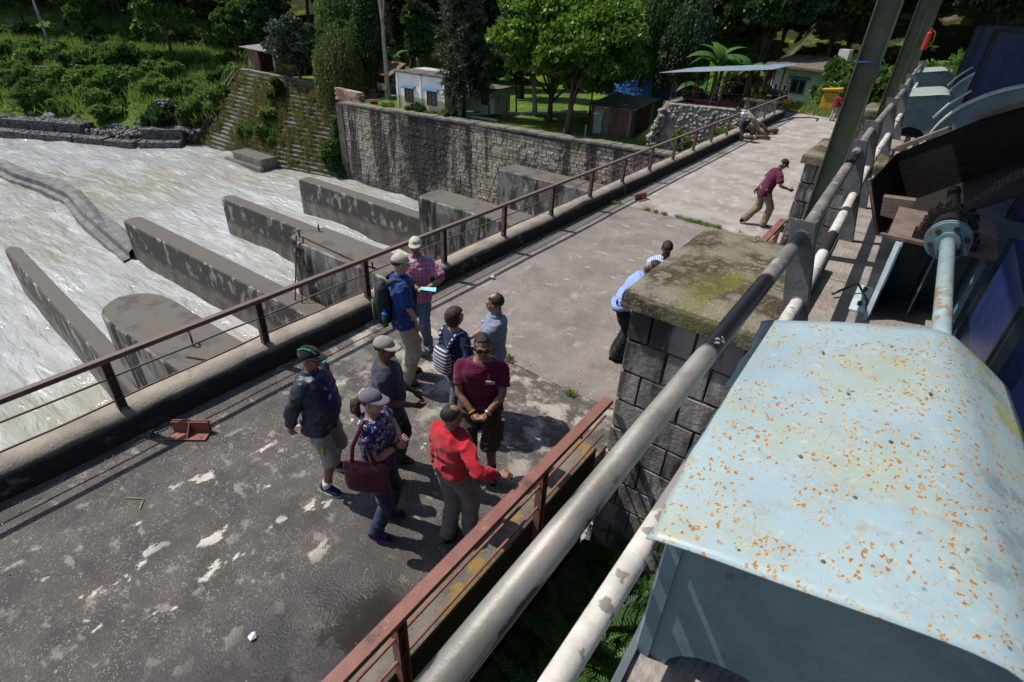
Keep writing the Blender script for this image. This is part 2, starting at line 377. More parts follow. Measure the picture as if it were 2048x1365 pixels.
M_deck_mid = mat('deck_brown_concrete', (.25, .212, .19), (.185, .158, .14), sc=1.6, det=10, layers=[
    dict(k='vor', sc=40, lo=.32, hi=.16, c=(.40, .365, .33), a=.6), dict(k='vor', sc=62, lo=.36, hi=.2, c=(.08, .07, .062), a=.6),
    dict(sc=2.2, st=(1.5, .8, 1), lo=.56, hi=.68, det=12, c=(.36, .32, .28), a=.6), dict(sc=3.4, st=(.8, 1.6, 1), lo=.62, hi=.66, det=12, c=(.45, .42, .37), a=.7),
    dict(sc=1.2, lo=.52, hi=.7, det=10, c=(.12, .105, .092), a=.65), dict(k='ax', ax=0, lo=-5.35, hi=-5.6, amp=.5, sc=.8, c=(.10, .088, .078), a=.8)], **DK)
M_deck_far = mat('deck_pale_concrete', (.37, .33, .30), (.25, .225, .205), sc=1.2, det=10, layers=[
    dict(sc=2.2, st=(1.6, .7, 1), lo=.53, hi=.66, det=12, c=(.46, .42, .38), a=.7), dict(sc=1.3, lo=.54, hi=.7, det=10, c=(.14, .125, .11), a=.7), dict(k='vor', sc=40, lo=.32, hi=.18, c=(.14, .125, .11), a=.45),
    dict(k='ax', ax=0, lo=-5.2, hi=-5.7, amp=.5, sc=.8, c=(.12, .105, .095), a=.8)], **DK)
deck = tag(empty('bridge_deck'), kind='structure')
SP = [-8, 5.3, 13.0, 20.6, 28.2, 33.4]
for i in range(5):
    m = MB(); a, b = SP[i]+.012, SP[i+1]-.012; n = int((b-a)*3)
    x0, x1 = -6.3, -1.78
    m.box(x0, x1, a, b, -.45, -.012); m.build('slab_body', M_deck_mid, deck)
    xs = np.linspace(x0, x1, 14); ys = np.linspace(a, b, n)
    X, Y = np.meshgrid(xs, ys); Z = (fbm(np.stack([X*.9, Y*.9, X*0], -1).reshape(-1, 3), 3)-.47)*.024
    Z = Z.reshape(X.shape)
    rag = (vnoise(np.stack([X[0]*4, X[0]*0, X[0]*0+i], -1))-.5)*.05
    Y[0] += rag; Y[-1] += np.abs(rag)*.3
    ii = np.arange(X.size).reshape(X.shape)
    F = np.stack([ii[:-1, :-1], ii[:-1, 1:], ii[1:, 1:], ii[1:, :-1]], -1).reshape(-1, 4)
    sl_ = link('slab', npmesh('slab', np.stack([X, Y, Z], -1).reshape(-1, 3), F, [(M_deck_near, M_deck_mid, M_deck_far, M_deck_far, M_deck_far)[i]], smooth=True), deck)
M_conc_dark = mat('girder_concrete', (.14, .125, .11), (.05, .045, .04), sc=1.5, st=(1, 1, .4), det=8, bump=.4, bsc=30, gen=True, layers=[dict(sc=2, lo=.55, hi=.65, c=MOSS, a=.6)])
for k, x in enumerate((-6.0, -4.0, -2.2)):
    MB().box(x-.3, x+.3, -8, 33, -1.5, -.46).build('girder', M_conc_dark, deck)
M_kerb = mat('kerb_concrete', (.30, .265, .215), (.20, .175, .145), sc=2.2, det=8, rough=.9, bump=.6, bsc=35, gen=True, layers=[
    dict(k='up', lo=.95, hi=.55, amp=.35, sc=2.5, c=(.022, .020, .018)),  # near-black side faces: algae stain with part of the shade painted in
    dict(sc=3, st=(1, .7, 1), lo=.60, hi=.67, det=8, c=(.13, .12, .11), a=.75),
    dict(sc=2.1, lo=.60, hi=.68, det=8, c=MOSS, a=.6, msk=[(2, .14, .06)])])
def kerb(name, label, x0, x1, h, ya, yb, z0=-.3, rnd=.1):
    n = max(3, int((yb-ya)*3)); prof = [(x1, z0), (x1+.0, 0), (x1-.015, h*.5), (x1-rnd*.35, h*.82), (x1-rnd, h), ((x0+x1)/2, h+.012), (x0+.03, h), (x0, h-.04), (x0, z0)]
    vs = []; k = len(prof); ys = np.linspace(ya, yb, n)
    for y in ys:
        for j, (px, pz) in enumerate(prof):
            q = (vnoise(np.array([[y*1.3, j*.37, 0.]]))[0]-.5)*.03 if 0 < j < k-1 else 0
            q2 = (vnoise(np.array([[y*4.1, j*.9, 5.]]))[0]-.5)*.016 if 0 < j < k-1 else 0
            vs.append((px+q+q2, y, pz+q*.8+q2))
    F = [(i*k+j, (i+1)*k+j, (i+1)*k+j+1, i*k+j+1) for i in range(n-1) for j in range(k-1)]
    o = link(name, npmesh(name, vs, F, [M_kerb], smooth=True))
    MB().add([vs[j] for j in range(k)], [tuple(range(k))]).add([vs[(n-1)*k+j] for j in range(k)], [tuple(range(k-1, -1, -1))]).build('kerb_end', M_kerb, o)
    return tag(o, label, 'kerb')
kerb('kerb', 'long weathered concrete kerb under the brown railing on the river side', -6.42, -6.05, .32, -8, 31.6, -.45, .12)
M_kerb2 = mat('kerb_lichen_concrete', (.20, .175, .14), (.10, .09, .075), sc=3, det=8, rough=.9, bump=.6, bsc=60, gen=True, layers=[
    dict(k='vor', sc=50, lo=.3, hi=.15, c=(.32, .3, .27), a=.6), dict(sc=3.2, lo=.54, hi=.62, det=8, c=(.28, .17, .03), a=.75),
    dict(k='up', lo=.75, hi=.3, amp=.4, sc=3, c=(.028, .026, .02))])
def kerb_r(label, ya, yb):
    m = MB(); m.box(-2.04, -1.77, ya, yb, -.3, .2); o = m.build('kerb', M_kerb2, None, bevel=.03, seg=2); tag(o, label, 'kerb')
    e = MB().box(-1.98, -1.79, ya, yb, -1.6, -.302).build('edge_beam', M_conc_dark, o)
kerb_r('lichen covered concrete kerb below the red railing nearest the camera', -8, 4.36)
kerb_r('lichen covered concrete kerb between the first and second masonry pier', 6.62, 11.9)
kerb_r('lichen covered concrete kerb beyond the second masonry pier', 13.8, 19.4)

rng = random.Random(55); m = MB()
for _ in range(900):
    k = rng.random()
    if k < .5: x, y = -6.0+abs(rng.gauss(0, .16)), rng.uniform(-1, 24)
    elif k < .75: x, y = rng.uniform(-6, -2.1), rng.choice((5.3, 13.0))+rng.gauss(0, .12)
    else: x, y = rng.uniform(-6, -2.1), rng.uniform(-.5, 12)
    q = rng.uniform(.004, .014); m.ell((x, y, q*.4), (q, q*.8, q*.6), 5, 4)
tag(m.build('deck_grit', mat('grit', (.22, .20, .18), (.10, .09, .08), sc=9, gen=True, layers=[dict(k='isl', lo=.6, hi=1., c=(.5, .47, .42), a=.8)])), 'loose grit on the bridge deck', 'grit', kind='stuff')
# ------------------------------------------------------------------ railings
M_rust = mat('railing_brown_paint', (.14, .088, .072), (.10, .065, .055), rough=.6, sc=6, det=6, bump=.25, bsc=60, gen=True, layers=[dict(sc=9, lo=.58, hi=.68, c=(.16, .09, .055), a=.8), dict(k='up', lo=.9, hi=1.3, amp=.5, sc=8, c=(.17, .125, .105), a=.6)])
M_redr = mat('railing_red_oxide', (.235, .105, .082), (.18, .08, .064), rough=.55, sc=5, det=6, bump=.2, bsc=60, gen=True, layers=[dict(sc=14, lo=.62, hi=.7, c=(.30, .2, .16), a=.6), dict(sc=5, lo=.6, hi=.68, c=(.09, .045, .035), a=.8)])
def railing(label, x, ya, yb, posts, ztop, bars, pz0, mtl, wtop=.09, rad=.013, bend=.02, tilt=None, out=0.):
    t = thing('bridge_railing', label, 'railing', (x, ya, 0))
    m = MB(); L_ = yb-ya
    m.box(-wtop/2, wtop/2, 0, L_, ztop-.012, ztop); m.box(wtop/2-.012, wtop/2, 0, L_, ztop-.055, ztop-.0121)
    m.build('top_rail', mtl, t, bevel=.003, seg=1)
    for z in bars:
        ys = np.linspace(0, L_, max(3, int(L_/.45)))
        pth = [(random.uniform(-1, 1)*bend*.6, y, z+sin(y*1.1+z*9)*bend*.6+random.uniform(-1, 1)*bend*.35) for y in ys]
        MB().tube(pth, rad, 7).build('bar', mtl, t, smooth=True)
    for y in posts:
        y -= ya; p = MB(); p.box(-.035+out, -.025+out, y-.045, y+.045, pz0, ztop-.0125); p.box(-.0249+out, .035+out, y-.045, y-.036, pz0, ztop-.0125); p.box(-.0249+out, .035+out, y+.036, y+.045, pz0, ztop-.0125)
        p.build('post', mtl, t)
    return t
railing('long rusty brown pipe railing on the river side of the bridge', -6.2, -6, 31.4, [1.40+1.77*k for k in range(-4, 17)], .99, (.73, .45), .29, M_rust, .075, .012)
railing('red oxide angle railing in front of the first masonry pier', -1.74, -6, 4.36, [-2.15, -.4, 1.35, 3.12], .9, (.66, .38), -.4, M_redr, .105, .014, .006)
railing('short red oxide railing between the first and second masonry pier', -1.74, 6.7, 11.85, [7.0, 8.6, 10.2, 11.6], .9, (.66, .38), -.4, M_redr, .12, .015, .02)

# ------------------------------------------------------------------ river piers and guide walls
M_pier = mat('river_pier_concrete', (.28, .26, .235), (.14, .13, .117), rough=.9, sc=1.1, st=(1, 1, .35), det=9, bump=.5, bsc=18, gen=True, layers=[
    dict(sc=1.6, st=(1, 1, .2), lo=.44, hi=.57, det=10, c=(.022, .02, .018)), dict(sc=2.4, st=(1, 1, .5), lo=.57, hi=.65, det=9, c=(.42, .40, .37), a=.8),
    dict(sc=1.3, st=(1, 1, .6), lo=.56, hi=.64, det=9, c=(.04, .048, .012), a=.8, msk=[(2, -6.6, -5.2)]),
    dict(k='up', lo=.9, hi=1.1, amp=.3, sc=3, c=(.125, .11, .096)), dict(sc=1.2, lo=.5, hi=.62, det=10, c=(.05, .045, .04), a=.55), dict(k='vor', sc=26, lo=.22, hi=.1, c=(.3, .27, .24), a=.35)])
M_gwall = mat('guide_wall_concrete', (.22, .20, .172), (.12, .108, .093), rough=.85, sc=1.2, det=9, st=(1, 1, .5), bump=.45, bsc=18, gen=True, layers=[
    dict(k='ax', ax=2, lo=-7.9, hi=-7.5, amp=.7, sc=1.6, st=(1, 1, .5), c=(.055, .05, .045), a=.85), dict(sc=1.8, lo=.53, hi=.60, det=10, st=(1, 1, .6), c=(.36, .34, .3), a=.75, msk=[(2, -8.0, -7.7)]),
    dict(sc=1.6, lo=.57, hi=.65, det=9, c=(.05, .055, .018), a=.7, msk=[(2, -7.8, -7.2)]),
    dict(k='up', lo=.9, hi=1.1, amp=.3, sc=3, c=(.115, .102, .09)), dict(sc=2., lo=.55, hi=.63, det=9, c=(.09, .08, .07), a=.55)])
def long_pier(name, label, cat, xa, xb, ya, yb, zt, mtl, rnose, z0=-11, skew=0., group=None, taper=0.):
    """pier along X, nose at xa (rounded), battered slightly"""
    w2 = (yb-ya)/2; yc = (ya+yb)/2; out = []
    for k in range(9):
        a = pi/2+pi*k/8; out.append((xa+rnose*(1+cos(a)) if rnose else xa, yc+w2*sin(a)))
    pts = [(xb, yc+w2+skew)]+out+[(xb, yc-w2+skew)]
    n = len(pts); m = MB(); vs = []
    zs = [z0, (z0+zt)/2, zt-.05, zt]; ins = [0, 0, 0, .05]
    for z, i_ in zip(zs, ins):
        for x, y in pts:
            vs.append((x+(i_ if x < xb else 0)+(zt-z)*taper*0, y-math.copysign(i_, y-yc), z))
    fs = [tuple(range((len(zs)-1)*n, len(zs)*n))[::-1]]
    for q in range(len(zs)-1):
        for i in range(n):
            j = (i+1) % n; fs.append((q*n+j, q*n+i, (q+1)*n+i, (q+1)*n+j))
    m.add(vs, fs); o = m.build(name, mtl); return tag(o, label, cat, group)
long_pier('river_pier', 'thick round nosed concrete pier nearest the group of people', 'pier', -19.2, -1, 4.5, 6.4, -4.3, M_pier, 1.3)
long_pier('river_pier', 'thick round nosed concrete pier with the loose bar on top, second from the left', 'pier', -19.9, -1, 11.9, 13.7, -4.3, M_pier, .5)
long_pier('river_pier', 'mossy thick concrete pier, third from the left', 'pier', -19.8, -1, 19.4, 21.2, -4.3, M_pier, .2)
long_pier('river_pier', 'thick concrete pier next to the high masonry wall', 'pier', -20.3, -1, 26.8, 28.6, -4.4, M_pier, .1)
long_pier('guide_wall', 'leftmost thin concrete guide wall running into the river', 'guide wall', -33.3, -10, 5.55, 6.15, -6.65, M_gwall, .5, skew=-1.9)
long_pier('guide_wall', 'wide concrete guide wall with the low weir joined to its nose', 'guide wall', -33.4, -4, 10.75, 11.75, -6.65, M_gwall, .35)
long_pier('guide_wall', 'thin concrete guide wall with moss running behind the second thick pier', 'guide wall', -33.4, -4, 16.25, 17.1, -6.65, M_gwall, .3)
long_pier('guide_wall', 'thin concrete guide wall closest to the stepped embankment', 'guide wall', -33.4, -4, 21.8, 22.75, -6.65, M_gwall, .05)
# low weir: irregular low concrete wall
m = MB(); pts = [(-33.2, 11.0), (-38, 11.5), (-42, 12.0), (-46, 12.7), (-50, 12.6), (-54, 12.0), (-58, 11.9), (-66, 9.5), (-80, 4)]
vs = []; fs = []
for i, (x, y) in enumerate(pts):
    j = random.uniform(-.08, .08)
    for dy, z in ((-.95, -9.6), (-.85, -8.72+j), (-.5, -8.66+j), (-.46, -8.3+j), (-.05, -8.22-j), (.42, -8.25+j), (.5, -9.6)): vs.append((x, y+dy+random.uniform(-.06, .06), z))
for i in range(len(pts)-1):
    for k in range(6): fs.append((i*7+k, i*7+k+1, i*7+8+k, i*7+7+k))
m.add(vs, fs); o = m.build('river_weir', mat('weir_concrete', (.17, .165, .16), (.08, .078, .076), rough=.6, sc=1.6, det=8, bump=.5, bsc=12, gen=True)); tag(o, 'low broken concrete weir trailing away from the wide guide wall', 'weir')
# steel bits on the piers
M_iron = mat('rusted_iron', (.075, .045, .035), (.04, .028, .024), rough=.8, sc=9, bump=.3, bsc=60, gen=True)
def ladder(label, a, b, wd, n, side):
    t = thing('iron_ladder', label, 'ladder', a); a, b = Vector(a), Vector(b); s = Vector(side)*wd/2; z = Vector((0, 0, 0))
    for q in (-1, 1): MB().beam(s*q, b-a+s*q, .05, .03).build('rail', M_iron, t)
    for i in range(n): p = (b-a)*(i+.7)/n; MB().tube([p-s, p+s], .012, 6).build('rung', M_iron, t)
ladder('thin iron ladder leaning against the second thick pier', (-18.6, 11.25, -6.65), (-18.9, 12.0, -4.1), .42, 8, (1, .05, 0))
ladder('thin iron ladder leaning between the high wall and its pier', (-21.6, 27.2, -8.2), (-20.45, 27.6, -4.2), .5, 9, (.2, 1, 0))
for lab, pth in (('bent iron lifting hook on the nearest thick pier', [(-14.6, 5.4, -4.3), (-14.6, 5.4, -4.0), (-14.75, 5.45, -3.88), (-14.9, 5.5, -3.9), (-14.95, 5.5, -4.02)]),
                 ('loose iron rod lying on the nearest thick pier', [(-14.2, 5.0, -4.27), (-13.4, 5.35, -4.26), (-12.9, 5.9, -4.27)]),
                 ('long iron bar lying along the second thick pier', [(-19.2, 12.3, -4.26), (-15.4, 12.1, -4.25), (-14.6, 12.2, -4.26)])):
    tag(MB().tube(pth, .028, 7).build('iron_rod', M_iron, smooth=True), lab, 'rod')
for k, (x, y) in enumerate(((-19.3, 12.25), (-19.3, 13.2), (-14.8, 12.15))):
    tag(MB().tube([(x, y, -4.3), (x, y, -4.02)], .035, 7).build('iron_stub', M_iron), 'short iron stub standing on the second thick pier', 'stub', 'iron stubs on the second thick pier')

# ------------------------------------------------------------------ high masonry wall
M_stone = mat('masonry_stone', (.44, .375, .295), (.30, .25, .195), rough=.9, sc=2.2, det=6, bump=.6, bsc=14, gen=True, layers=[
    dict(k='isl', lo=.55, hi=1.2, c=(.22, .19, .15), a=.9), dict(sc=.17, st=(1, 1, .5), lo=.485, hi=.57, det=10, c=(.05, .044, .04), a=.92),
    dict(sc=.8, st=(1, 1, .09), lo=.47, hi=.58, det=9, c=(.035, .032, .03), a=.9), dict(sc=1.3, st=(1, 1, .3), lo=.60, hi=.68, det=8, c=(.5, .44, .35), a=.5),
    dict(k='ax', ax=2, lo=-7.2, hi=-8.0, amp=1.2, sc=.9, c=(.10, .092, .08), a=.8)])
M_mortar = mat('masonry_mortar', (.11, .098, .085), (.055, .05, .045), sc=2, gen=True, bump=.4)
wall_top = lambda x: -2.2+(x+12)*.0292
hw = thing('masonry_wall', 'high stained masonry retaining wall below the lawn and the white house', 'wall', (0, 0, 0))
m = MB(); X0, X1 = -37.3, -6.6
m.hexa([(X0, 29.03, -11), (X1, 29.03, -11), (X1, 29.75, -11), (X0, 29.75, -11), (X0, 29.03, wall_top(X0)-.16), (X1, 29.03, wall_top(X1)-.16), (X1, 29.75, wall_top(X1)-.16), (X0, 29.75, wall_top(X0)-.16)])
m.build('wall_core', M_mortar, hw)
MB().hexa([(-37.7, 28.9, -11), (-37.0, 28.9, -11), (-37.0, 34.2, -11), (-37.7, 34.2, -11), (-37.7, 28.9, -3.12), (-37.0, 28.9, -3.1), (-37.0, 34.2, -3.1), (-37.7, 34.2, -3.12)]).build('wall_return', M_mortar, hw)
cp = MB(); n = 26; xs = np.linspace(X0-.1, X1, n)
for i in range(n-1):
    a, b = xs[i]+.01, xs[i+1]-.006; j = random.uniform(-.015, .015); za, zb = wall_top(a)+j, wall_top(b)+j
    q = MB().hexa([(a, 28.9, za-.16), (b, 28.9, zb-.16), (b, 29.82, zb-.16), (a, 29.82, za-.16), (a, 28.9, za), (b, 28.9, zb), (b, 29.82, zb), (a, 29.82, za)])
    q.build('coping_stone', mat('coping_concrete', (.20, .185, .16), (.10, .095, .08), sc=1.8, det=8, bump=.5, bsc=25, gen=True, layers=[dict(sc=2, lo=.55, hi=.66, c=MOSS, a=.7)]), hw, bevel=.03)
unit = []
for k in range(5):
    q = MB(); c = .09; r = lambda: random.uniform(-.05, .05)
    f0 = [(-.5+r()*.4, 0, -.5+r()*.6), (.5+r()*.4, 0, -.5+r()*.6), (.5+r()*.4, 0, .5+r()*.6), (-.5+r()*.4, 0, .5+r()*.6)]
    f1 = [(x*.9, -1+random.uniform(-.35, .35), z*.84) for x, y, z in f0]
    q.add(f0+f1, [(4, 5, 6, 7), (0, 1, 5, 4), (1, 2, 6, 5), (2, 3, 7, 6), (3, 0, 4, 7)]); unit.append(q)
stones = []; z = -9.4; row = 0
while z < -2.3:
    h = random.uniform(.17, .25); x = X0+random.uniform(0, .3)
    while x < X1:
        L_ = random.uniform(.26, .62)
        if z+h < wall_top(x)-.16: stones.append((x+L_/2, z+h/2, L_-.022, h-.02))
        x += L_
    z += h
stones.sort(key=lambda s: s[0]**2+29**2 if (s[1] > -4.2 and -28 < s[0] < -11) else 1e6+(s[0]**2))
um = [u.mesh('stone', M_stone) for u in unit]
rest = MB()
for i, (x, z, a, h) in enumerate(stones):
    k = random.randrange(5); d = random.uniform(.025, .065)
    if i < 290:
        o = link('stone', um[k], hw); o.location = (x, 29.035, z); o.scale = (a, d, h)
    else: rest.add([(x+p[0]*a, 29.035+p[1]*d, z+p[2]*h) for p in unit[k].v], unit[k].f)
tag(rest.build('stonework', M_stone, hw), kind='stuff')

# ------------------------------------------------------------------ stepped embankment
M_step = mat('embankment_stone', (.16, .14, .112), (.075, .066, .055), rough=.92, sc=2.4, det=8, bump=1., bsc=7, gen=True, layers=[
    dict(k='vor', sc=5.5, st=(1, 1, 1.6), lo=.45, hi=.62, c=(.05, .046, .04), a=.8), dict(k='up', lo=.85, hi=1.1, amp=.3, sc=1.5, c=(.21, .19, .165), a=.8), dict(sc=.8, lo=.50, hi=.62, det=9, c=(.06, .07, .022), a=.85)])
em = thing('stepped_embankment', 'stepped stone embankment rising from the river left of the high wall', 'embankment')
NS = 19; rise = (8.95-3.05)/NS
def em_y(x): return np.interp(x, [-57, -50, -45, -37.7], [27.2, 27.0, 27.3, 28.6])
for i in range(NS+1):
    zt = WATER_Z+rise*i+.12; xs = np.arange(-56.8+i*.04, -37.65, .75); m = MB(); d = i*.262
    vs = []
    for x in xs:
        y0 = em_y(x)+d; j = (vnoise(np.array([[x*1.7, i*3.1, 0.]]))[0]-.5)*.12; j2 = (vnoise(np.array([[x*2.3, i*5.7, 9.]]))[0]-.5)*.07
        vs += [(x, y0+j, zt-rise-.35), (x, y0+j*.8, zt-.03+j2), (x, y0+.04+j, zt+j2), (x, y0+.42, zt+.01)]
    k = len(xs); fs = [(a*4+b, (a+1)*4+b, (a+1)*4+b+1, a*4+b+1) for a in range(k-1) for b in range(3)]
    m.add(vs, fs).build('step', M_step, em)
# parapet along the top of the embankment
m = MB(); xs = np.arange(-56.4, -38.2, .9); vs = []
for x in xs:
    y0 = em_y(x)+5.15; j = random.uniform(-.04, .04); vs += [(x, y0+j, -3.3), (x, y0+j, -2.62+j), (x, y0+.45, -2.6+j), (x, y0+.45, -3.4)]
k = len(xs); m.add(vs, [(a*4+b, (a+1)*4+b, (a+1)*4+b+1, a*4+b+1) for a in range(k-1) for b in range(3)])
tag(m.build('parapet_wall', M_step), 'low stone parapet along the top of the stepped embankment', 'parapet')
# concrete block at the foot of the embankment
m = MB().box(-49.0, -44.6, 25.9, 27.4, -9.4, -8.1); m.box(-49.8, -44.3, 25.5, 25.89, -9.4, -8.7)
tag(m.build('concrete_block', M_gwall, bevel=.08), 'broken concrete block in the water at the foot of the stepped embankment', 'block')
# sloping stair strip at the left end of the embankment
st_ = thing('embankment_stair', 'narrow sloping stair at the left end of the stepped embankment', 'stair')
for q in (0, .9): MB().beam((-57.0-q, 26.6-q*.2, -8.7), (-57.0-q*.6, 32.6, -2.9), .16, .3).build('side_wall', M_step, st_)
for i in range(16): f = i/16; MB().box(-57.75, -57.05, 26.9+5.6*f, 27.3+5.6*f, -9+5.8*f, -8.6+5.8*f).build('step', M_step, st_)
# ------------------------------------------------------------------ foliage
LM = {
 'bright': leafmat('leaf_bright', (.060, .150, .018), (.14, .23, .03), .32, .45),
 'mid': leafmat('leaf_mid', (.040, .095, .018), (.085, .15, .028), .3, .5),
 'dark': leafmat('leaf_dark', (.024, .06, .018), (.055, .10, .027), .22, .45),
 'forest': leafmat('leaf_forest', (.020, .048, .013), (.045, .09, .02), .2, .55),
 'needle': leafmat('leaf_needle', (.034, .055, .026), (.065, .088, .042), .2, .6),
 'willow': leafmat('leaf_willow', (.050, .085, .022), (.10, .145, .035), .35, .5),
 'silver': leafmat('leaf_silver', (.03, .06, .025), (.10, .13, .085), .2, .4),
 'cypress': leafmat('leaf_cypress', (.014, .036, .010), (.03, .062, .014), .15, .6),
 'shrub': leafmat('leaf_shrub', (.065, .14, .025), (.14, .22, .045), .3, .55),
 'banana': leafmat('leaf_banana', (.055, .15, .03), (.10, .21, .045), .4, .35),
 'fern': leafmat('leaf_fern', (.026, .08, .014), (.052, .12, .023), .3, .5),
 'grass': leafmat('grass_blade', (.10, .17, .03), (.20, .26, .055), .3, .7),
 'dry': leafmat('dry_grass', (.08, .10, .025), (.17, .15, .05), .3, .7)}
M_bark = mat('bark', (.09, .07, .052), (.04, .032, .025), rough=.95, sc=5, st=(1, 1, .25), bump=.8, bsc=18, rnd=True, layers=[dict(sc=2.5, lo=.55, hi=.68, c=(.05, .06, .02), a=.6)])
M_barkp = mat('pale_bark', (.42, .37, .29), (.26, .22, .17), rough=.9, sc=4, st=(1, 1, .3), bump=.4, bsc=15, rnd=True, layers=[dict(sc=2.5, lo=.56, hi=.64, c=(.12, .10, .07), a=.7)])
def unit_rand(n, rng):
    v = rng.normal(size=(n, 3)); return v/np.linalg.norm(v, axis=1)[:, None]
def leaf_mesh(name, P, D, L, W, mats, rng, mi=None, fold=.25):
    n = len(P); D = D/np.linalg.norm(D, axis=1)[:, None]
    S = np.cross(D, unit_rand(n, rng)); S /= np.linalg.norm(S, axis=1)[:, None]+1e-9
    Nn = np.cross(S, D); L = np.broadcast_to(L, n)[:, None]; W = np.broadcast_to(W, n)[:, None]
    mid = P+D*L*.45
    V = np.stack([P, mid+S*W+Nn*W*fold, P+D*L, mid-S*W+Nn*W*fold], 1).reshape(-1, 3)
    F = np.arange(4*n).reshape(n, 4)
    return npmesh(name, V, F, mats, mi)
def crown_broad(name, seed, R, nb, per, ls, key, droop=.25, ros=5, inner=.55, asp=.38):
    rng = np.random.default_rng(seed); R = np.array(R)
    d = unit_rand(nb, rng); d[:, 2] = d[:, 2]*.9+.08; C = d*(rng.uniform(inner, .86, nb)[:, None])*R
    br = rng.uniform(.24, .40, nb)
    P = []; D = []
    for c, b in zip(C, br):
        u = unit_rand(per, rng); u[:, 2] = np.abs(u[:, 2])*.75+u[:, 2]*.25
        rad = (b*R.mean())*rng.uniform(.62, 1.06, per)[:, None]
        base = c+u*rad*np.array([1, 1, .8])
        for k in range(ros):
            q = unit_rand(per, rng); P.append(base); D.append(u*.6+q*.8-np.array([0, 0, droop]))
    P = np.concatenate(P); D = np.concatenate(D); n = len(P)
    return leaf_mesh(name, P, D, rng.uniform(.7, 1.3, n)*ls, rng.uniform(.8, 1.2, n)*ls*asp, [LM[key]], rng)
def crown_weep(name, seed, R, ns, ls, key, top=.9):
    rng = np.random.default_rng(seed); P = []; D = []
    for i in range(ns):
        a = rng.uniform(0, 2*pi); r = sqrt(rng.uniform(0.03, 1)); z0 = R[2]*(top-1.0*r*r*.7)*rng.uniform(.6, 1.05)
        x, y = R[0]*r*cos(a)*.9, R[1]*r*sin(a)*.9; ln = R[2]*rng.uniform(.5, 1.3); k = int(ln/(ls*.36))
        t = np.linspace(0, 1, k)[:, None]
        c = np.array([x, y, z0])+np.array([cos(a)*.35, sin(a)*.35, 0])*np.sqrt(t)*R[0]*.35+np.array([0, 0, -ln])*t**1.2
        c += rng.normal(size=c.shape)*.05
        P.append(c); D.append(np.tile([cos(a)*.3, sin(a)*.3, -1], (k, 1))+rng.normal(size=c.shape)*.35)
    P = np.concatenate(P); D = np.concatenate(D); n = len(P)
    return leaf_mesh(name, P, D, rng.uniform(.7, 1.3, n)*ls, rng.uniform(.8, 1.2, n)*ls*.16, [LM[key]], rng)
def crown_pine(name, seed, R, nbr, ls, key, cone=.6):
    rng = np.random.default_rng(seed); P = []; D = []
    for i in range(nbr):
        t = rng.uniform(0, 1); z = R[2]*(2*t-1); rr = R[0]*((1-t)**cone*.95+.12)*rng.uniform(.55, 1.1); a = rng.uniform(0, 2*pi)
        k = max(6, int(rr/.05)); s = np.linspace(.15, 1, k)
        c = np.stack([cos(a)*rr*s, sin(a)*rr*s, z+s*.5*rr*.35-s*s*rr*.35], -1)+rng.normal(size=(k, 3))*.13
        for q in range(3):
            P.append(c); D.append(np.tile([cos(a)*.5, sin(a)*.5, .1], (k, 1))+rng.normal(size=c.shape)*.8-np.array([0, 0, .25]))
    P = np.concatenate(P); D = np.concatenate(D); n = len(P)
    return leaf_mesh(name, P, D, rng.uniform(.7, 1.3, n)*ls, rng.uniform(.8, 1.2, n)*ls*.13, [LM[key]], rng)
def crown_col(name, seed, R, n, ls, key):
    rng = np.random.default_rng(seed); t = rng.uniform(0, 1, n); a = rng.uniform(0, 2*pi, n)
    prof = np.interp(t, [0, .12, .45, 1], [.45, .95, 1, .12]); lump = .75+.35*vnoise(np.stack([np.cos(a)*1.5+5, np.sin(a)*1.5+5, t*6], -1))
    r = prof*lump*rng.uniform(.6, 1.05, n)
    P = np.stack([np.cos(a)*r*R[0], np.sin(a)*r*R[1], (2*t-1)*R[2]], -1)
    D = np.stack([np.cos(a)*.5, np.sin(a)*.5, np.full(n, .5)], -1)+rng.normal(size=(n, 3))*.55
    return leaf_mesh(name, P, D, rng.uniform(.7, 1.3, n)*ls, rng.uniform(.8, 1.2, n)*ls*.3, [LM[key]], rng)
def trunk_mesh(name, seed, h, r, top, mtl, nl=6, lean=.0, spread=1.5, kink=.06, zb=-.3):
    """trunk to height h, limbs into a crown whose centre is at z=top"""
    rng = random.Random(seed); m = MB(); n = 7
    pts = [(0, 0, zb)]; x = y = 0
    for i in range(1, n+1):
        x += lean*h/n+rng.uniform(-1, 1)*kink; y += rng.uniform(-1, 1)*kink; pts.append((x, y, h*i/n))
    m.tube(pts, [r*(1.35 if i == 0 else 1-.55*i/n) for i in range(n+1)], 9)
    for k in range(nl):
        i = rng.randint(3, n); b = Vector(pts[i]); a = rng.uniform(0, 2*pi); s = spread*rng.uniform(.5, 1); e = Vector((b.x+cos(a)*s, b.y+sin(a)*s, top+rng.uniform(-.3, .6)*spread))
        q = (b+e)/2+Vector((rng.uniform(-.2, .2), rng.uniform(-.2, .2), .15)); rr = r*(1-.55*i/n)
        m.tube([b, q, e], [rr*.6, rr*.38, rr*.12], 6)
    return m.mesh(name, mtl, True)
def tree(name, label, loc, crown, trunk, cz, rz=0., sc=(1, 1, 1), group=None, cat='tree', csc=1.):
    t = thing(name, label, cat, loc, rz, group); t.scale = sc
    c = link('crown', crown, t); c.location = (cz if isinstance(cz, (tuple, list)) else (0, 0, cz)); c.scale = (csc,)*3
    if trunk: link('trunk', trunk, t)
    return t
def gz(x, y): return float(ground_z(np.array([x]), np.array([y]))[0])
def at(x, y, dz=0): return (x, y, gz(x, y)+dz)
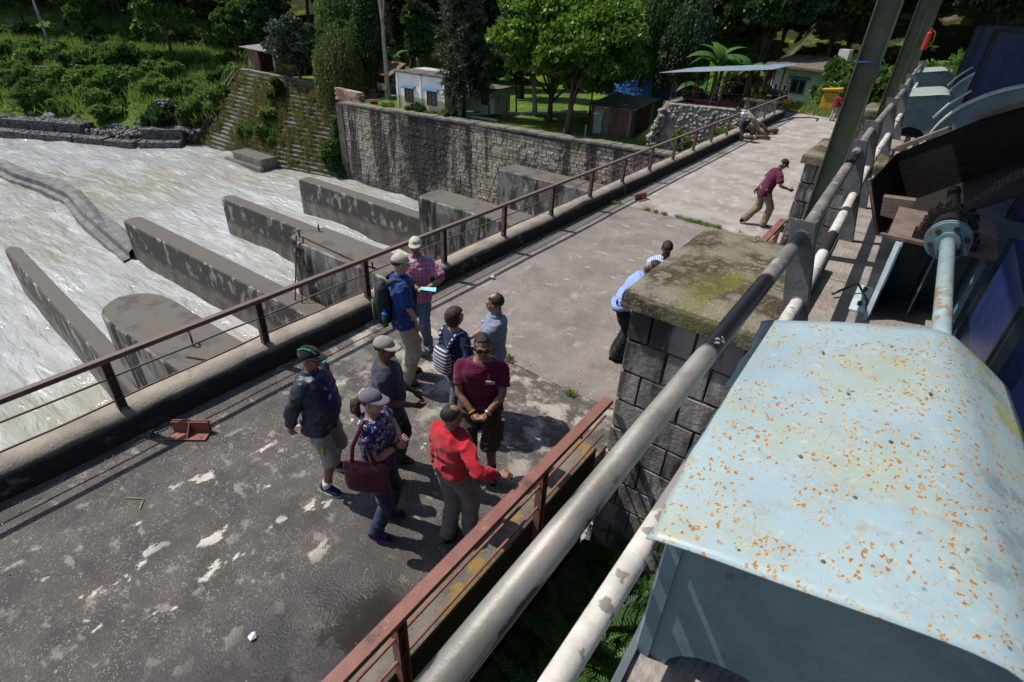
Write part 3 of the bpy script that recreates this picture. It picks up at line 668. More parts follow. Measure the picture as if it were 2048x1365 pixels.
# named trees on the lawn and by the houses
tree('broadleaf_tree', 'large bright green broadleaf tree standing on the lawn', at(-21.2, 33.8), crown_broad('crown_a', 11, (5.0, 4.6, 3.9), 46, 230, .30, 'bright'), trunk_mesh('trunk_a', 3, 2.9, .21, 4.6, M_bark, 9, .02, 3.2), (1.0, .2, 4.5))
tree('broadleaf_tree', 'bright green tree with a mossy trunk close to the wall coping', at(-17.9, 30.6), crown_broad('crown_b', 12, (3.2, 2.6, 2.7), 26, 200, .28, 'bright'), trunk_mesh('trunk_b', 5, 3.2, .22, 4.2, M_bark, 7, -.01, 1.8), (.6, .8, 4.3))
tree('young_tree', 'slender young tree with a thin mossy trunk behind the coping', at(-24.8, 31.6), crown_broad('crown_c', 13, (.95, .9, 1.25), 14, 80, .2, 'dark'), trunk_mesh('trunk_c', 6, 2.6, .075, 2.9, M_bark, 6, .0, .5), 3.1)
tree('pale_trunk_tree', 'tree with a leaning pale trunk on the lawn behind the bright tree', at(-24.1, 36.3), crown_broad('crown_d', 14, (2.3, 2.2, 1.9), 20, 130, .26, 'mid'), trunk_mesh('trunk_d', 8, 3.4, .2, 4.2, M_barkp, 6, -.08, 1.5), (-.3, 0, 4.4))
tree('young_tree', 'thin dark stemmed young tree beside the leaning pale trunk', at(-25.3, 35.6), crown_broad('crown_e', 15, (1.1, 1.1, 1.2), 14, 90, .22, 'mid'), trunk_mesh('trunk_e', 9, 2.2, .07, 2.7, M_bark, 5, 0, .6), 2.8)
tree('young_tree', 'thin dark stemmed young tree on the lawn left of the tin shed', at(-20.6, 38.3), crown_broad('crown_f', 16, (1.4, 1.3, 1.6), 14, 100, .24, 'mid'), trunk_mesh('trunk_f', 10, 2.2, .09, 2.9, M_bark, 5, 0, .7), 3.2)
tree('weeping_tree', 'tall dark weeping tree behind the tin shed', at(-18.2, 41), crown_weep('crown_g', 17, (2.3, 2.2, 4.6), 520, .26, 'willow'), trunk_mesh('trunk_g', 11, 7, .2, 8, M_bark, 4, 0, 1.), 6.0)
tree('weeping_tree', 'dark weeping tree left of the open shelter', at(-14.8, 40), crown_weep('crown_g2', 27, (1.8, 1.8, 3.8), 380, .24, 'cypress'), trunk_mesh('trunk_g2', 12, 6, .16, 7, M_bark, 4, 0, .8), 4.6)
tree('pine_tree', 'dark pine standing at the right corner of the white house', at(-26.9, 31.4), crown_pine('crown_h', 18, (2.0, 2.0, 4.6), 300, .34, 'needle'), trunk_mesh('trunk_h', 13, 9, .16, 9, M_bark, 0), 6.3)
pine2 = crown_pine('crown_i', 19, (2.6, 2.6, 6.), 360, .42, 'needle'); ptr = trunk_mesh('trunk_i', 14, 15, .32, 15, M_bark, 0)
tree('pine_tree', 'big dark pine with a thick black trunk behind the white house', at(-36.5, 46), pine2, ptr, 9.5)
tree('pine_tree', 'tall dark pine far behind the left end of the white house', at(-48, 46), pine2, ptr, 9., 1.3, (1, 1, .95))
tree('pine_tree', 'tall dark pine between the white house and the bright tree', at(-29.5, 42), pine2, ptr, 9.3, 2.4, (.85, .85, .95))
tree('ivy_tree', 'slim dark leaf tree rising behind the roof of the white house', at(-36.6, 37.2), crown_broad('crown_j', 20, (1.2, 1.2, 2.9), 26, 120, .24, 'dark'), trunk_mesh('trunk_j', 15, 4.5, .12, 5, M_bark, 4, 0, .5), 4.8)
tree('cypress_tree', 'narrow dark cypress left of the white house', at(-39.0, 34.0), crown_col('crown_k', 21, (1.15, 1.15, 5.2), 9000, .26, 'cypress'), trunk_mesh('trunk_k', 16, 4, .12, 5, M_bark, 0), 7.2)
tree('willow_tree', 'pale green weeping willow behind the stepped embankment', at(-41.4, 32.9), crown_weep('crown_l', 22, (2.6, 2.2, 3.4), 620, .24, 'willow'), trunk_mesh('trunk_l', 17, 4.2, .14, 5, M_bark, 5, 0, 1.2), 3.4)
tree('willow_tree', 'tall yellowish willow behind the silver leafed tree', at(-46, 37.5), crown_weep('crown_m', 23, (2.8, 2.5, 4.6), 620, .28, 'willow'), trunk_mesh('trunk_m', 18, 6.5, .18, 8, M_bark, 5, 0, 1.2), 6.2)
tree('silver_leaf_tree', 'silvery leafed tree above the top of the stepped embankment', at(-48.6, 33.6), crown_broad('crown_n', 24, (2.9, 2.4, 2.6), 30, 150, .24, 'silver'), trunk_mesh('trunk_n', 19, 2.4, .16, 3.4, M_bark, 6, 0, 1.4), 3.5)
tree('eucalyptus_tree', 'tall eucalyptus with a smooth pale leaning trunk by the laundry line', at(-36.9, 33.6), crown_broad('crown_o', 25, (2.2, 2., 2.4), 20, 120, .26, 'mid', .6), trunk_mesh('trunk_o', 20, 9, .21, 10, M_barkp, 5, -.05, 1.2), (-.5, 0, 10.4))
tree('eucalyptus_tree', 'thin pale eucalyptus trunk behind the roof of the white house', at(-41.6, 42), crown_broad('crown_p', 26, (2.2, 2., 2.4), 20, 110, .28, 'mid', .6), trunk_mesh('trunk_p', 21, 10, .17, 11, M_barkp, 5, -.03, 1.2), (-.3, 0, 11.2))
for k, (x, y, s) in enumerate(((-43.6, 35), (-44.8, 34.4), (-42.6, 36.2)) and [(-43.6, 35, 1), (-44.8, 34.4, .9), (-42.6, 36.4, 1.1)]):
    tree('thin_tree', ('thin dark stem tree under the willows, leftmost of three', 'thin dark stem tree under the willows, rightmost of three', 'thin dark stem tree under the willows, middle of three')[[1, 0, 2][k]], at(x, y), bpy.data.meshes['crown_f'], bpy.data.meshes['trunk_f'], 3.2, k*2., (s, s, s*1.2), 'thin stem trees')
# background wood
FC = [crown_broad('crown_w%d' % k, 40+k, r, nb, per, ls, key) for k, (r, nb, per, ls, key) in enumerate((((3.4, 3.4, 3.6), 34, 130, .40, 'forest'), ((2.8, 2.8, 4.4), 34, 130, .38, 'forest'), ((3.8, 3.8, 3.2), 36, 130, .42, 'dark'), ((3., 3., 3.4), 30, 130, .38, 'mid')))]
FT = [trunk_mesh('trunk_w%d' % k, 50+k, 4.2, .2, 6, M_bark, 5, 0, 1.6) for k in range(3)]
rng = random.Random(5); spots = []
def clear(x, y, r): return all((x-a)**2+(y-b)**2 > r*r for a, b in spots)
tries = 0
while len(spots) < 150 and tries < 9000:
    tries += 1; x = rng.uniform(-135, 26); y = rng.uniform(-10, 105); d = float(bank_d(x, y))
    if x < -56: ok = 25 < d < 66
    else: ok = 22+ (6 if x > -12 else 0) < d < 70
    if -13 < x < -3 and y < 56: ok = False
    ang = atan2(y, -x)
    if not ok or not clear(x, y, 4.3): continue
    px_ang = math.degrees(math.atan2(x, y))
    if px_ang > 8 or px_ang < -82: continue
    spots.append((x, y))
WL = ('dark rounded forest tree on the hillside behind the houses', 'tall dark forest tree on the hillside behind the houses', 'broad dark forest tree on the hillside behind the houses', 'mid green forest tree on the hillside behind the houses')
WL2 = tuple(s.replace('behind the houses', 'beyond the far river bank') for s in WL)
for k, (x, y) in enumerate(spots):
    v = rng.choice((0, 0, 1, 1, 2, 2, 3)); s = rng.uniform(.85, 1.45)
    lab = (WL2 if x < -56 else WL)[v]
    tree('forest_tree', lab, at(x, y), FC[v], FT[k % 3], 6.2-(v == 2)*.6, rng.uniform(0, 6), (s, s, s*rng.uniform(.95, 1.25)), lab.split(' on the ')[0]+('s across the river' if x < -56 else 's of the hillside'))
# trees on the left bank and right of the bridge end
LB = [(-72, 33.6, 3, 1.1, 'round topped tree with a dark leaning trunk above the far bank'), (-86, 30.5, 3, .8, 'bushy bright tree beside the road on the far bank'), (-75.5, 40.5, 3, .9, 'bushy tree on the terrace beyond the far bank, right of the leaning one'),
      (-77.5, 46, 0, 1., 'dark tree at the back of the terrace beyond the far bank'), (-66, 38, 3, .75, 'small bright tree behind the brick hut on the embankment'), (-96, 28, 2, .85, 'low spreading dark tree at the left edge of the far bank'), (-62, 40, 1, .85, 'upright dark tree behind the brick hut')]
for x, y, v, s, lab in LB: tree('bank_tree', lab, at(x, y), FC[v], FT[v % 3], 5.6, x, (s, s, s*1.05))
RB = [(-12.5, 50, 2, .9), (-8.5, 54, 0, 1.2), (-3.5, 56, 2, 1.2), (-13, 58, 1, 1.2), (1.5, 52, 0, 1.1), (5.5, 47, 2, 1.), (3.5, 60, 1, 1.3), (9, 56, 0, 1.2), (-16, 52, 1, 1.)]
for k, (x, y, v, s) in enumerate(RB):
    tree('forest_tree', ('dark glossy tree behind the open shelter', 'tall dark tree behind the pale house at the bridge end', 'broad dark tree right of the pale house', 'tall dark tree far behind the shelter', 'dark tree seen between the steel columns', 'dark tree seen beyond the hoist platform', 'tall tree on the slope behind the steel columns', 'dark tree at the far right beyond the hoists', 'upright dark tree left of the shelter')[k], at(x, y), FC[v], FT[k % 3], 6., k*1.7, (s, s, s*1.15))
# shrubs
SH = [crown_broad('shrub_%d' % k, 70+k, r, 13, 100, ls, key, .05, 5, .25) for k, (r, ls, key) in enumerate((((1.5, 1.1, .9), .22, 'shrub'), ((.9, 1.2, 1.5), .24, 'mid'), ((2.0, 1.3, .7), .2, 'shrub'), ((1.3, 1.5, 1.1), .24, 'dark')))]
def shrub(label, x, y, v, s, group=None, dz=.35, z=None, sz=1.):
    p = at(x, y, dz*s) if z is None else (x, y, z)
    o = link('shrub', SH[v]); o.location = p; o.rotation_euler = (0, 0, (x*7+y*3) % 6.28); f = .75+((x*3.7+y*1.9) % 1)*.6; o.scale = (s*f, s/f, s*sz*(.7+((x*5.1+y*2.3) % 1)*.7)); return tag(o, label, 'shrub', group)
rng = random.Random(9); spots2 = []; n = 0
while n < 95:
    x = rng.uniform(-112, -57.5); y = rng.uniform(-20, 48); d = float(bank_d(x, y))
    if not (1.2 < d < 25 and all((x-a)**2+(y-b)**2 > 2.6 for a, b in spots2)): continue
    if 14.5 < d < 19.5: continue
    if math.degrees(math.atan2(x, y)) < -83: continue
    spots2.append((x, y)); n += 1; v = rng.choice((0, 1, 2, 2, 3, 0))
    lab = ('pale green shrub on the far river bank', 'upright green shrub on the far river bank', 'low spreading shrub on the far river bank', 'dark green shrub on the far river bank')[v]
    shrub(lab, x, y, v, rng.uniform(.8, 1.7), lab.replace('shrub', 'shrubs'))
for x, y, v, s, z, lab in ((-48.5, 30.2, 0, 1.2, -5.6, 'tall leafy bush growing from the middle of the stepped embankment'), (-47.6, 29.2, 2, 1.1, -7.0, 'yellow green bush hanging low on the stepped embankment'), (-50.5, 29.0, 2, 1.0, -7.0, 'spreading grassy bush left of the middle of the embankment'),
        (-48.9, 31.6, 1, 1.1, -4.0, 'leafy bush at the top of the stepped embankment'), (-38.9, 29.3, 1, 1.05, -6.9, 'rounded leafy bush beside the corner of the high wall'), (-38.6, 28.9, 3, .8, -8.0, 'small dark bush at the foot of the wall corner'), (-57.9, 29.5, 0, 1.3, -6.3, 'bright bush at the left end of the stepped embankment'), (-58.6, 27.6, 1, 1.2, -7.3, 'dark bush at the lower left end of the embankment'), (-38.4, 29.8, 1, .8, -5.7, 'leafy top of the bush climbing the wall corner'),
        (-9.6, 29.4, 1, .5, -2.3, 'vine spilling over the high wall behind the railing'), (-8.4, 30.1, 0, .6, -1.2, 'small bush between the railing and the rubble wall'), (-10.6, 30.2, 0, .5, -1.7, 'low bush in front of the rubble wall')):
    shrub(lab, x, y, v, s, None, z=z, sz=1.15)
k = 0
for x, y, s in ((-30.6, 29.95, .4), (-29.6, 29.95, .38), (-28.6, 30.0, .42), (-27.4, 30.1, .5), (-26.8, 30.3, .45), (-33.2, 30.0, .4)):
    shrub('small garden shrub along the foot of the white house', x, y, k % 3, s, 'garden shrubs along the white house'); k += 1
RS = [(-4.6, 40, 0, 1.2), (-3.4, 37.5, 1, 1.3), (-2.2, 36, 3, 1.3), (-5.4, 44.5, 1, 1.4), (-1.2, 39, 0, 1.5), (-3.2, 42, 2, 1.6), (.4, 36.5, 1, 1.4), (1.5, 40, 3, 1.7), (-.4, 43, 0, 1.8), (3.2, 37, 0, 1.5), (3.5, 42, 1, 1.8), (-6.4, 46, 3, 1.2), (-11.6, 43, 1, 1.1), (-10.4, 39.4, 3, .8), (-9.2, 38.2, 0, .6)]
for x, y, v, s in RS: shrub(('leafy shrub on the slope right of the pale house', 'tall shrub on the slope right of the pale house', 'broad shrub on the slope right of the pale house', 'dark shrub on the slope right of the pale house')[v] if x > -7 else 'shrub behind the open shelter', x, y, v, s, 'shrubs right of the pale house' if x > -7 else 'shrubs behind the shelter', .7)
# grass and weeds (uncountable)
def blades(name, pts, h, wd, key, n, spread, seed=1):
    rng = np.random.default_rng(seed); pts = np.array(pts, float); i = rng.integers(0, len(pts), n)
    P = pts[i]+np.stack([rng.normal(size=n)*spread, rng.normal(size=n)*spread, np.zeros(n)], -1)
    D = np.stack([rng.normal(size=n)*.45, rng.normal(size=n)*.45, np.ones(n)], -1)
    return tag(link(name, leaf_mesh(name, P, D, rng.uniform(.6, 1.3, n)*h, np.full(n, wd), [LM[key]], rng)), kind='stuff')
rng = random.Random(3); pts = []
for _ in range(900):
    x = rng.uniform(-56.5, -38); f = rng.random(); i = int(f*NS); q = .5+.5*sin(x*.9+2)+(.6 if -53 < x < -44 else 0)
    if rng.random() < q*.8: pts.append((x, em_y(x)+i*.262+.2, WATER_Z+rise*i+.1))
tag(blades('embankment_grass', pts, .55, .03, 'dry', 16000, .14), 'dry grass growing on the stepped embankment', 'grass')
pts = [at(x, y) for x, y in ((rng.uniform(-105, -57), rng.uniform(-15, 40)) for _ in range(3500)) if float(bank_d(x, y)) > 1.5 and float(bank_d(x, y)) < 24]
tag(blades('bank_grass', pts, 1.0, .05, 'grass', 42000, .6, 2), 'rough grass over the far river bank', 'grass')
pts = [at(rng.uniform(-9, 2), rng.uniform(33.6, 37)) for _ in range(300)]
tag(blades('verge_grass', pts, .35, .02, 'grass', 9000, .3, 3), 'grass verge past the end of the bridge', 'grass')
pts = [at(rng.uniform(-30, -13), rng.uniform(29.9, 31)) for _ in range(160)]
tag(blades('lawn_edge_grass', pts, .16, .02, 'grass', 3500, .2, 4), 'uncut grass along the wall coping', 'grass')
pts = [(rng.uniform(-6.0, -2.2) if rng.random() < .25 else rng.uniform(-5.1, -3.2), 13.0+rng.uniform(-.03, .03), 0) for _ in range(60)]+[(-3.72, 5.34, 0)]*5+[(-2.62, 5.2, 0)]*4+[(-5.95, 12.9, 0)]*14
tag(blades('joint_grass', pts, .085, .008, 'grass', 1300, .03, 5), 'grass sprouting from the deck joints', 'grass')
pts = [(-6.02, rng.uniform(6, 26), 0) for _ in range(60)]
tag(blades('kerb_weeds', pts, .05, .012, 'shrub', 700, .04, 6), 'moss and weeds along the foot of the kerb', 'grass')
# banana plants
def banana_leaf(seed, L_):
    rng = random.Random(seed); n = 9; vs = []; fs = []
    for i in range(n):
        t = i/(n-1); x = L_*(t*.75); z = L_*(.75*t-.85*t*t); wv = .26*L_*.55*(sin(pi*min(1, t*1.02+.06))**.6) if t > .08 else .015
        vs += [(x, -wv, z-.35*wv), (x, 0, z), (x, wv, z-.35*wv)]
    for i in range(n-1):
        for j in (0, 1): fs.append((i*3+j, i*3+j+1, i*3+4+j, i*3+3+j))
    return MB().add(vs, fs).mesh('banana_leaf', LM['banana'], True)
BLs = [banana_leaf(k, l) for k, l in ((1, 1.9), (2, 2.3), (3, 1.6))]
def banana(label, x, y, s, n, seed):
    t = thing('banana_plant', label, 'banana plant', at(x, y), seed); t.scale = (s, s, s); rng = random.Random(seed)
    MB().tube([(0, 0, -.2), (.05, 0, .7), (0, .05, 1.5)], [.14, .11, .07], 8).build('stem', mat('banana_stem', (.16, .17, .06), (.09, .07, .03), sc=6, rnd=True), t, smooth=True)
    for k in range(n):
        o = link('leaf', BLs[k % 3], t); o.location = (0, 0, 1.45); o.rotation_euler = (rng.uniform(-.3, .3), rng.uniform(-.75, .1), k*2*pi/n*1.62)
banana('large banana plant behind the open shelter', -11.8, 37.6, 1.25, 11, 1)
banana('banana plant just right of the large one behind the shelter', -9.9, 38.6, 1.1, 9, 2)
banana('banana plant behind the left half of the shelter', -13.0, 38.8, 1.15, 9, 6)
banana('banana plant between the pines left of the white house', -43.5, 40.5, 1.3, 10, 3)
banana('banana plant under the willow by the embankment', -40.4, 32.4, .9, 8, 4)
banana('banana plant behind the pale house', -8.8, 51, 1.4, 10, 5)
# gabions and rubble on the far bank
M_rock = mat('river_rock', (.20, .19, .18), (.09, .085, .08), rough=.85, sc=4, bump=.5, bsc=20, gen=True, layers=[dict(k='isl', lo=.3, hi=1.2, c=(.33, .31, .29), a=.8)])
def rock(m, x, y, z, s, rng):
    R = Matrix.Rotation(rng.uniform(0, 6), 3, 'Z') @ Matrix.Rotation(rng.uniform(0, 6), 3, 'X')
    m.ell((x, y, z), (s, s*rng.uniform(.6, .9), s*rng.uniform(.5, .8)), 5, 4, 0, R)
M_gab = mat('gabion_mesh_stone', (.13, .125, .12), (.05, .048, .046), rough=.9, sc=4, det=6, bump=1., bsc=6, bvor=True, gen=True, layers=[dict(k='vor', sc=4, lo=.35, hi=.2, c=(.26, .25, .24), a=.7)])
gab = [(-57.5, 26.0), (-60, 23.4), (-65, 20.4), (-70, 17.8), (-75, 14.9), (-82, 10.4), (-90, 5.2), (-100, -1.4)]
rng = random.Random(21)
for tier, (dz0, dz1, off, wd) in enumerate(((-9.6, -8.45, -1.6, 1.9), (-8.6, -7.55, -.2, 1.7))):
    for i in range(len(gab)-1):
        a, b = gab[i], gab[i+1]; n = max(1, int(round(math.hypot(b[0]-a[0], b[1]-a[1])/2.6)))
        if tier == 1 and i == 1: continue
        for k in range(n):
            p = [a[0]+(b[0]-a[0])*(k+.01)/n, a[1]+(b[1]-a[1])*(k+.01)/n]; q = [a[0]+(b[0]-a[0])*(k+.97)/n, a[1]+(b[1]-a[1])*(k+.97)/n]
            j = rng.uniform(-.08, .08); u = (q[0]-p[0], q[1]-p[1]); l = math.hypot(*u); nn = (u[1]/l, -u[0]/l)
            if nn[1] < 0: nn = (-nn[0], -nn[1])
            P4 = [(p[0]+nn[0]*off, p[1]+nn[1]*off), (q[0]+nn[0]*off, q[1]+nn[1]*off), (q[0]+nn[0]*(off+wd), q[1]+nn[1]*(off+wd)), (p[0]+nn[0]*(off+wd), p[1]+nn[1]*(off+wd))]
            z1 = dz1+j
            m = MB().hexa([(*c, dz0) for c in (P4[1], P4[0], P4[3], P4[2])]+[(*c, z1) for c in (P4[1], P4[0], P4[3], P4[2])])
            for _ in range(26):
                f, g_ = rng.random(), rng.random(); x = P4[0][0]+(P4[1][0]-P4[0][0])*f+(P4[3][0]-P4[0][0])*g_; y = P4[0][1]+(P4[1][1]-P4[0][1])*f+(P4[3][1]-P4[0][1])*g_
                rock(m, x, y, z1, rng.uniform(.08, .17), rng)
            tag(m.build('gabion_basket', M_gab), ('dark stone filled gabion basket at the water line of the far bank', 'stone filled gabion basket in the upper row on the far bank')[tier], 'gabion', ('lower gabion row', 'upper gabion row')[tier])
m = MB()
for _ in range(420):
    f = rng.random(); x = -57.2-f*6+rng.uniform(-1, 1); y = 26.6-f*2.6+rng.uniform(0, 3.2); rock(m, x, y, max(gz(x, y), -8.0)+rng.uniform(-.05, .35), rng.uniform(.1, .28), rng)
for _ in range(260):
    x = rng.uniform(-64.5, -60.5); y = 22.2-(x+60.5)*-.55*0+rng.uniform(.2, 2.6)+(-60.5-x)*-.5; rock(m, x, y, max(gz(x, y), -8.3)+rng.uniform(-.1, .3), rng.uniform(.1, .26), rng)
tag(m.build('rubble', M_rock), 'loose grey rubble between the gabions on the far bank', 'rubble', kind='stuff')
m = MB()
for i in range(130): rock(m, -61.2+rng.uniform(-1.1, 1.1)*(1-i/170), 26.2+rng.uniform(-.6, .6)+i*.004, -7.6+i*.016, rng.uniform(.12, .26), rng)
tag(m.build('stone_heap', M_rock), 'tall heap of stacked dark stones on the far bank', 'stones', kind='stuff')
for k, (x, y, s) in enumerate(((-70.5, 19.8, .9), (-72.5, 19.0, .5), (-75.5, 18.5, .4))):
    m = MB(); m.ell((0, 0, 0), (s, s*.6, s*.5), 9, 6); me = m.mesh('boulder', M_rock); displace(me, s*.3, 2., k, 2)
    o = link('boulder', me); o.location = at(x, y, .1); tag(o, ('large pale boulder on the far bank above the gabions', 'middle sized boulder left of the large pale one', 'small boulder at the left on the far bank')[k], 'boulder')
# road, pole and wires beyond the far bank
rp = [(-66, 33.8), (-72, 29.6), (-80, 24.4), (-90, 18.6), (-104, 10.6)]; vs = []
for x, y in rp:
    for s in (-1, 1): vs.append((x+s*.8, y+s*1.5, max(gz(x-.8, y-1.5), gz(x+.8, y+1.5))+.12))
o = MB().add(vs, [(i*2, i*2+2, i*2+3, i*2+1) for i in range(len(rp)-1)]).build('road', mat('gravel_road', (.30, .285, .26), (.2, .19, .17), sc=2, gen=True, bump=.3)); tag(o, kind='structure')
t = thing('utility_pole', 'leaning grey utility pole by the road beyond the far bank', 'pole', at(-81.7, 25.3)); M_pole = mat('pole_grey', (.25, .26, .27), (.17, .17, .17), sc=3)
MB().tube([(0, 0, -.3), (-.6, .2, 9.5)], [.16, .10], 8).build('shaft', M_pole, t, smooth=True); MB().beam((-1.3, -.5, 9.0), (.3, .9, 9.0), .1, .1).build('crossarm', M_pole, t)
M_wire = mat('wire', (.32, .33, .33), (.25, .25, .25), sc=1)
for k, (a, b, sag, lab) in enumerate((((-82.4, 25.4, 6.0), (-46, 66, 9.5), 1.2, 'uppermost'), ((-82.3, 25.6, 5.4), (-46, 66, 8.3), 1.3, 'second'), ((-82.2, 25.5, 4.6), (-46, 66, 7.1), 1.4, 'third'), ((-82.1, 25.5, 3.9), (-46, 66, 6.0), 1.5, 'lowest'))):
    a, b = Vector(a), Vector(b); pth = [a.lerp(b, i/16)-Vector((0, 0, 4*sag*(i/16)*(1-i/16))) for i in range(17)]
    tag(MB().tube(pth, .022, 5).build('power_line', M_wire), lab+' power line crossing in front of the dark wood', 'cable')
# ------------------------------------------------------------------ masonry gate piers
M_block = mat('pier_block', (.31, .287, .265), (.17, .157, .145), rough=.92, sc=2.6, det=8, st=(1, 1, .45), bump=.6, bsc=22, gen=True, layers=[
    dict(k='obj', lo=.2, hi=1.3, c=(.16, .145, .135), a=.7), dict(sc=2.2, st=(1, 1, .18), lo=.46, hi=.60, det=10, c=(.028, .025, .024), a=.9), dict(sc=4, st=(1, 1, .3), lo=.54, hi=.66, det=9, c=(.50, .47, .45), a=.6), dict(sc=1.5, lo=.6, hi=.7, c=(.05, .03, .018), a=.6)])
M_cap = mat('pier_cap_moss', (.20, .175, .13), (.09, .078, .055), rough=.95, sc=3, det=9, bump=1., bsc=28, gen=True, layers=[
    dict(sc=3.0, lo=.43, hi=.58, det=12, c=(.045, .036, .02), a=.9), dict(sc=6., lo=.55, hi=.64, det=12, c=(.26, .23, .17), a=.6), dict(sc=2.2, st=(1, .6, 1), lo=.50, hi=.60, det=9, c=(.12, .13, .018), a=.85, msk=[(0, -1.6, -.9)]), dict(k='vor', sc=34, lo=.26, hi=.12, c=(.5, .46, .38), a=.8, mlo=.4, mhi=.6, msc=5)])
def bblock(seed):
    r = random.Random(seed); e = lambda: r.uniform(-.02, .02); q = MB()
    f0 = [(-.5+e(), 0, -.5+e()), (.5+e(), 0, -.5+e()), (.5+e(), 0, .5+e()), (-.5+e(), 0, .5+e())]
    f1 = [(x*.985, -.7+e()*4, z*.98) for x, y, z in f0]; f2 = [(x*.955, -1+e()*5, z*.945) for x, y, z in f0]
    q.add(f0+f1+f2, [(8, 9, 10, 11)]+[(a+b, a+(b+1) % 4, a+4+(b+1) % 4, a+4+b) for a in (0, 4) for b in range(4)])
    return q.mesh('block', M_block)
BB = [bblock(k) for k in range(4)]
def gate_pier(label, y0, y1, full):
    t = thing('masonry_pier', label, 'pier', (0, 0, 0)); rng = random.Random(int(y0*10))
    MB().box(-1.65, -.44, y0+.02, y1-.02, 1.74, 2.0).box(-1.65, 2.6, y0+.02, y1-.02, -10, 1.739).build('core', mat('pier_joint', (.11, .10, .093), (.05, .046, .043), sc=4, gen=True, bump=.3), t)
    cap = MB(); n = 12; xs = np.linspace(-1.755, -.42, n); ys = np.linspace(y0-.1, y1+.1, 14); X, Y = np.meshgrid(xs, ys)
    Z = 2.2+(fbm(np.stack([X*3, Y*3, X*0], -1).reshape(-1, 3), 3)-.47).reshape(X.shape)*.05
    edge = (X == xs[0]) | (X == xs[-1]) | (Y == ys[0]) | (Y == ys[-1]); Z[edge] = 2.165
    ii = np.arange(X.size).reshape(X.shape); V = np.stack([X, Y, Z], -1).reshape(-1, 3)
    fs = [tuple(f) for f in np.stack([ii[:-1, :-1], ii[:-1, 1:], ii[1:, 1:], ii[1:, :-1]], -1).reshape(-1, 4)]
    cap.add(V, fs); x0, x1, a, b = xs[0]-.012, xs[-1]+.01, ys[0]-.012, ys[-1]+.012
    r = [(x0, a, 2.13), (x1, a, 2.13), (x1, b, 2.13), (x0, b, 2.13), (x0, a, 2.0), (x1, a, 2.0), (x1, b, 2.0), (x0, b, 2.0), (xs[0], ys[0], 2.165), (xs[-1], ys[0], 2.165), (xs[-1], ys[-1], 2.165), (xs[0], ys[-1], 2.165)]
    cap.add(r, [(4, 5, 1, 0), (5, 6, 2, 1), (6, 7, 3, 2), (7, 4, 0, 3), (0, 1, 9, 8), (1, 2, 10, 9), (2, 3, 11, 10), (3, 0, 8, 11), (7, 6, 5, 4)])
    cap.build('cap_stone', M_cap, t, smooth=False)
    z = 2.0; row = 0
    while z > (-2.4 if full else .2):
        h = .365; zz = z-h/2; off = .0 if row % 2 else -.2
        def put(x0, x1, face):
            o = link('block', BB[rng.randrange(4)], t)
            if face == 'f': o.location = ((x0+x1)/2, y0+.02, zz); o.scale = (x1-x0-.016, .045, h-.018)
            elif face == 'l': o.location = (-1.65, (x0+x1)/2, zz); o.rotation_euler = (0, 0, -pi/2); o.scale = (x1-x0-.016, .045, h-.018)
        x = -1.695+off
        while x < (.3 if z < 1.8 else -.4):
            a_, b_ = max(x, -1.695), min(x+.43, .3 if z < 1.8 else -.44)
            if b_-a_ > .06: put(a_, b_, 'f')
            x += .43
        y = y0+off
        while y < y1:
            a_, b_ = max(y, y0-.0), min(y+.45, y1)
            if b_-a_ > .06: put(a_, b_, 'l')
            y += .45
        z -= h; row += 1
gate_pier('masonry gate pier with the broad mossy cap beside the two men in blue', 4.42, 6.48, True)
gate_pier('second masonry gate pier, in front of the walking man in maroon', 11.95, 13.75, False)
gate_pier('third masonry gate pier, seen between the steel columns', 19.5, 21.3, False)
gate_pier('fourth and farthest masonry gate pier at the end of the hoists', 27.1, 28.9, False)

# ------------------------------------------------------------------ hoist platform (its axis is turned slightly against the road)
HR = .034
M_check = mat('checker_plate', (.36, .32, .29), (.25, .22, .20), rough=.6, sc=3, det=8, bump=.35, bsc=34, bvor=True, bst=(1, .55, 1), metal=.2, layers=[dict(sc=4, lo=.55, hi=.66, c=(.26, .19, .13), a=.7), dict(sc=2, lo=.62, hi=.7, c=(.14, .12, .1), a=.7), dict(k='vor', sc=34, st=(1, .55, 1), lo=.25, hi=.12, c=(.16, .13, .11), a=.55)])
M_beam = mat('steel_blue_grey', (.115, .135, .15), (.075, .088, .10), rough=.55, sc=4, bump=.15, bsc=40, layers=[dict(sc=6, lo=.62, hi=.7, c=(.14, .07, .04), a=.7)])
M_colm = mat('column_green_rust', (.115, .13, .10), (.07, .088, .06), rough=.75, sc=2.2, det=8, bump=.3, bsc=40, layers=[dict(sc=1.6, st=(1, 1, .4), lo=.50, hi=.62, c=(.085, .11, .03), a=.8), dict(sc=3.2, st=(1.5, 1, .5), lo=.57, hi=.64, c=(.15, .065, .028), a=.85)])
wk = thing('hoist_walkway', 'checker plate walkway of the gate hoist platform', 'walkway', (0, 0, 0), HR)
y = -3.; k = 0
while y < 33:
    MB().box(-.2, .88, y+.006, y+1.87, 1.975, 2.0).build('floor_plate', M_check, wk); y += 1.88
MB().box(-.235, -.2005, -3, 33, 1.9, 2.03).build('edge_angle', M_beam, wk); MB().box(-.2, -.05, -3, 33, 1.7, 1.974).build('edge_beam', M_beam, wk); MB().box(.7, .88, -3, 33, 1.6, 1.974).build('inner_beam', M_beam, wk)
MB().box(.8801, 2.6, -3, 33, 1.7, 1.98).build('machine_floor', M_beam, wk)
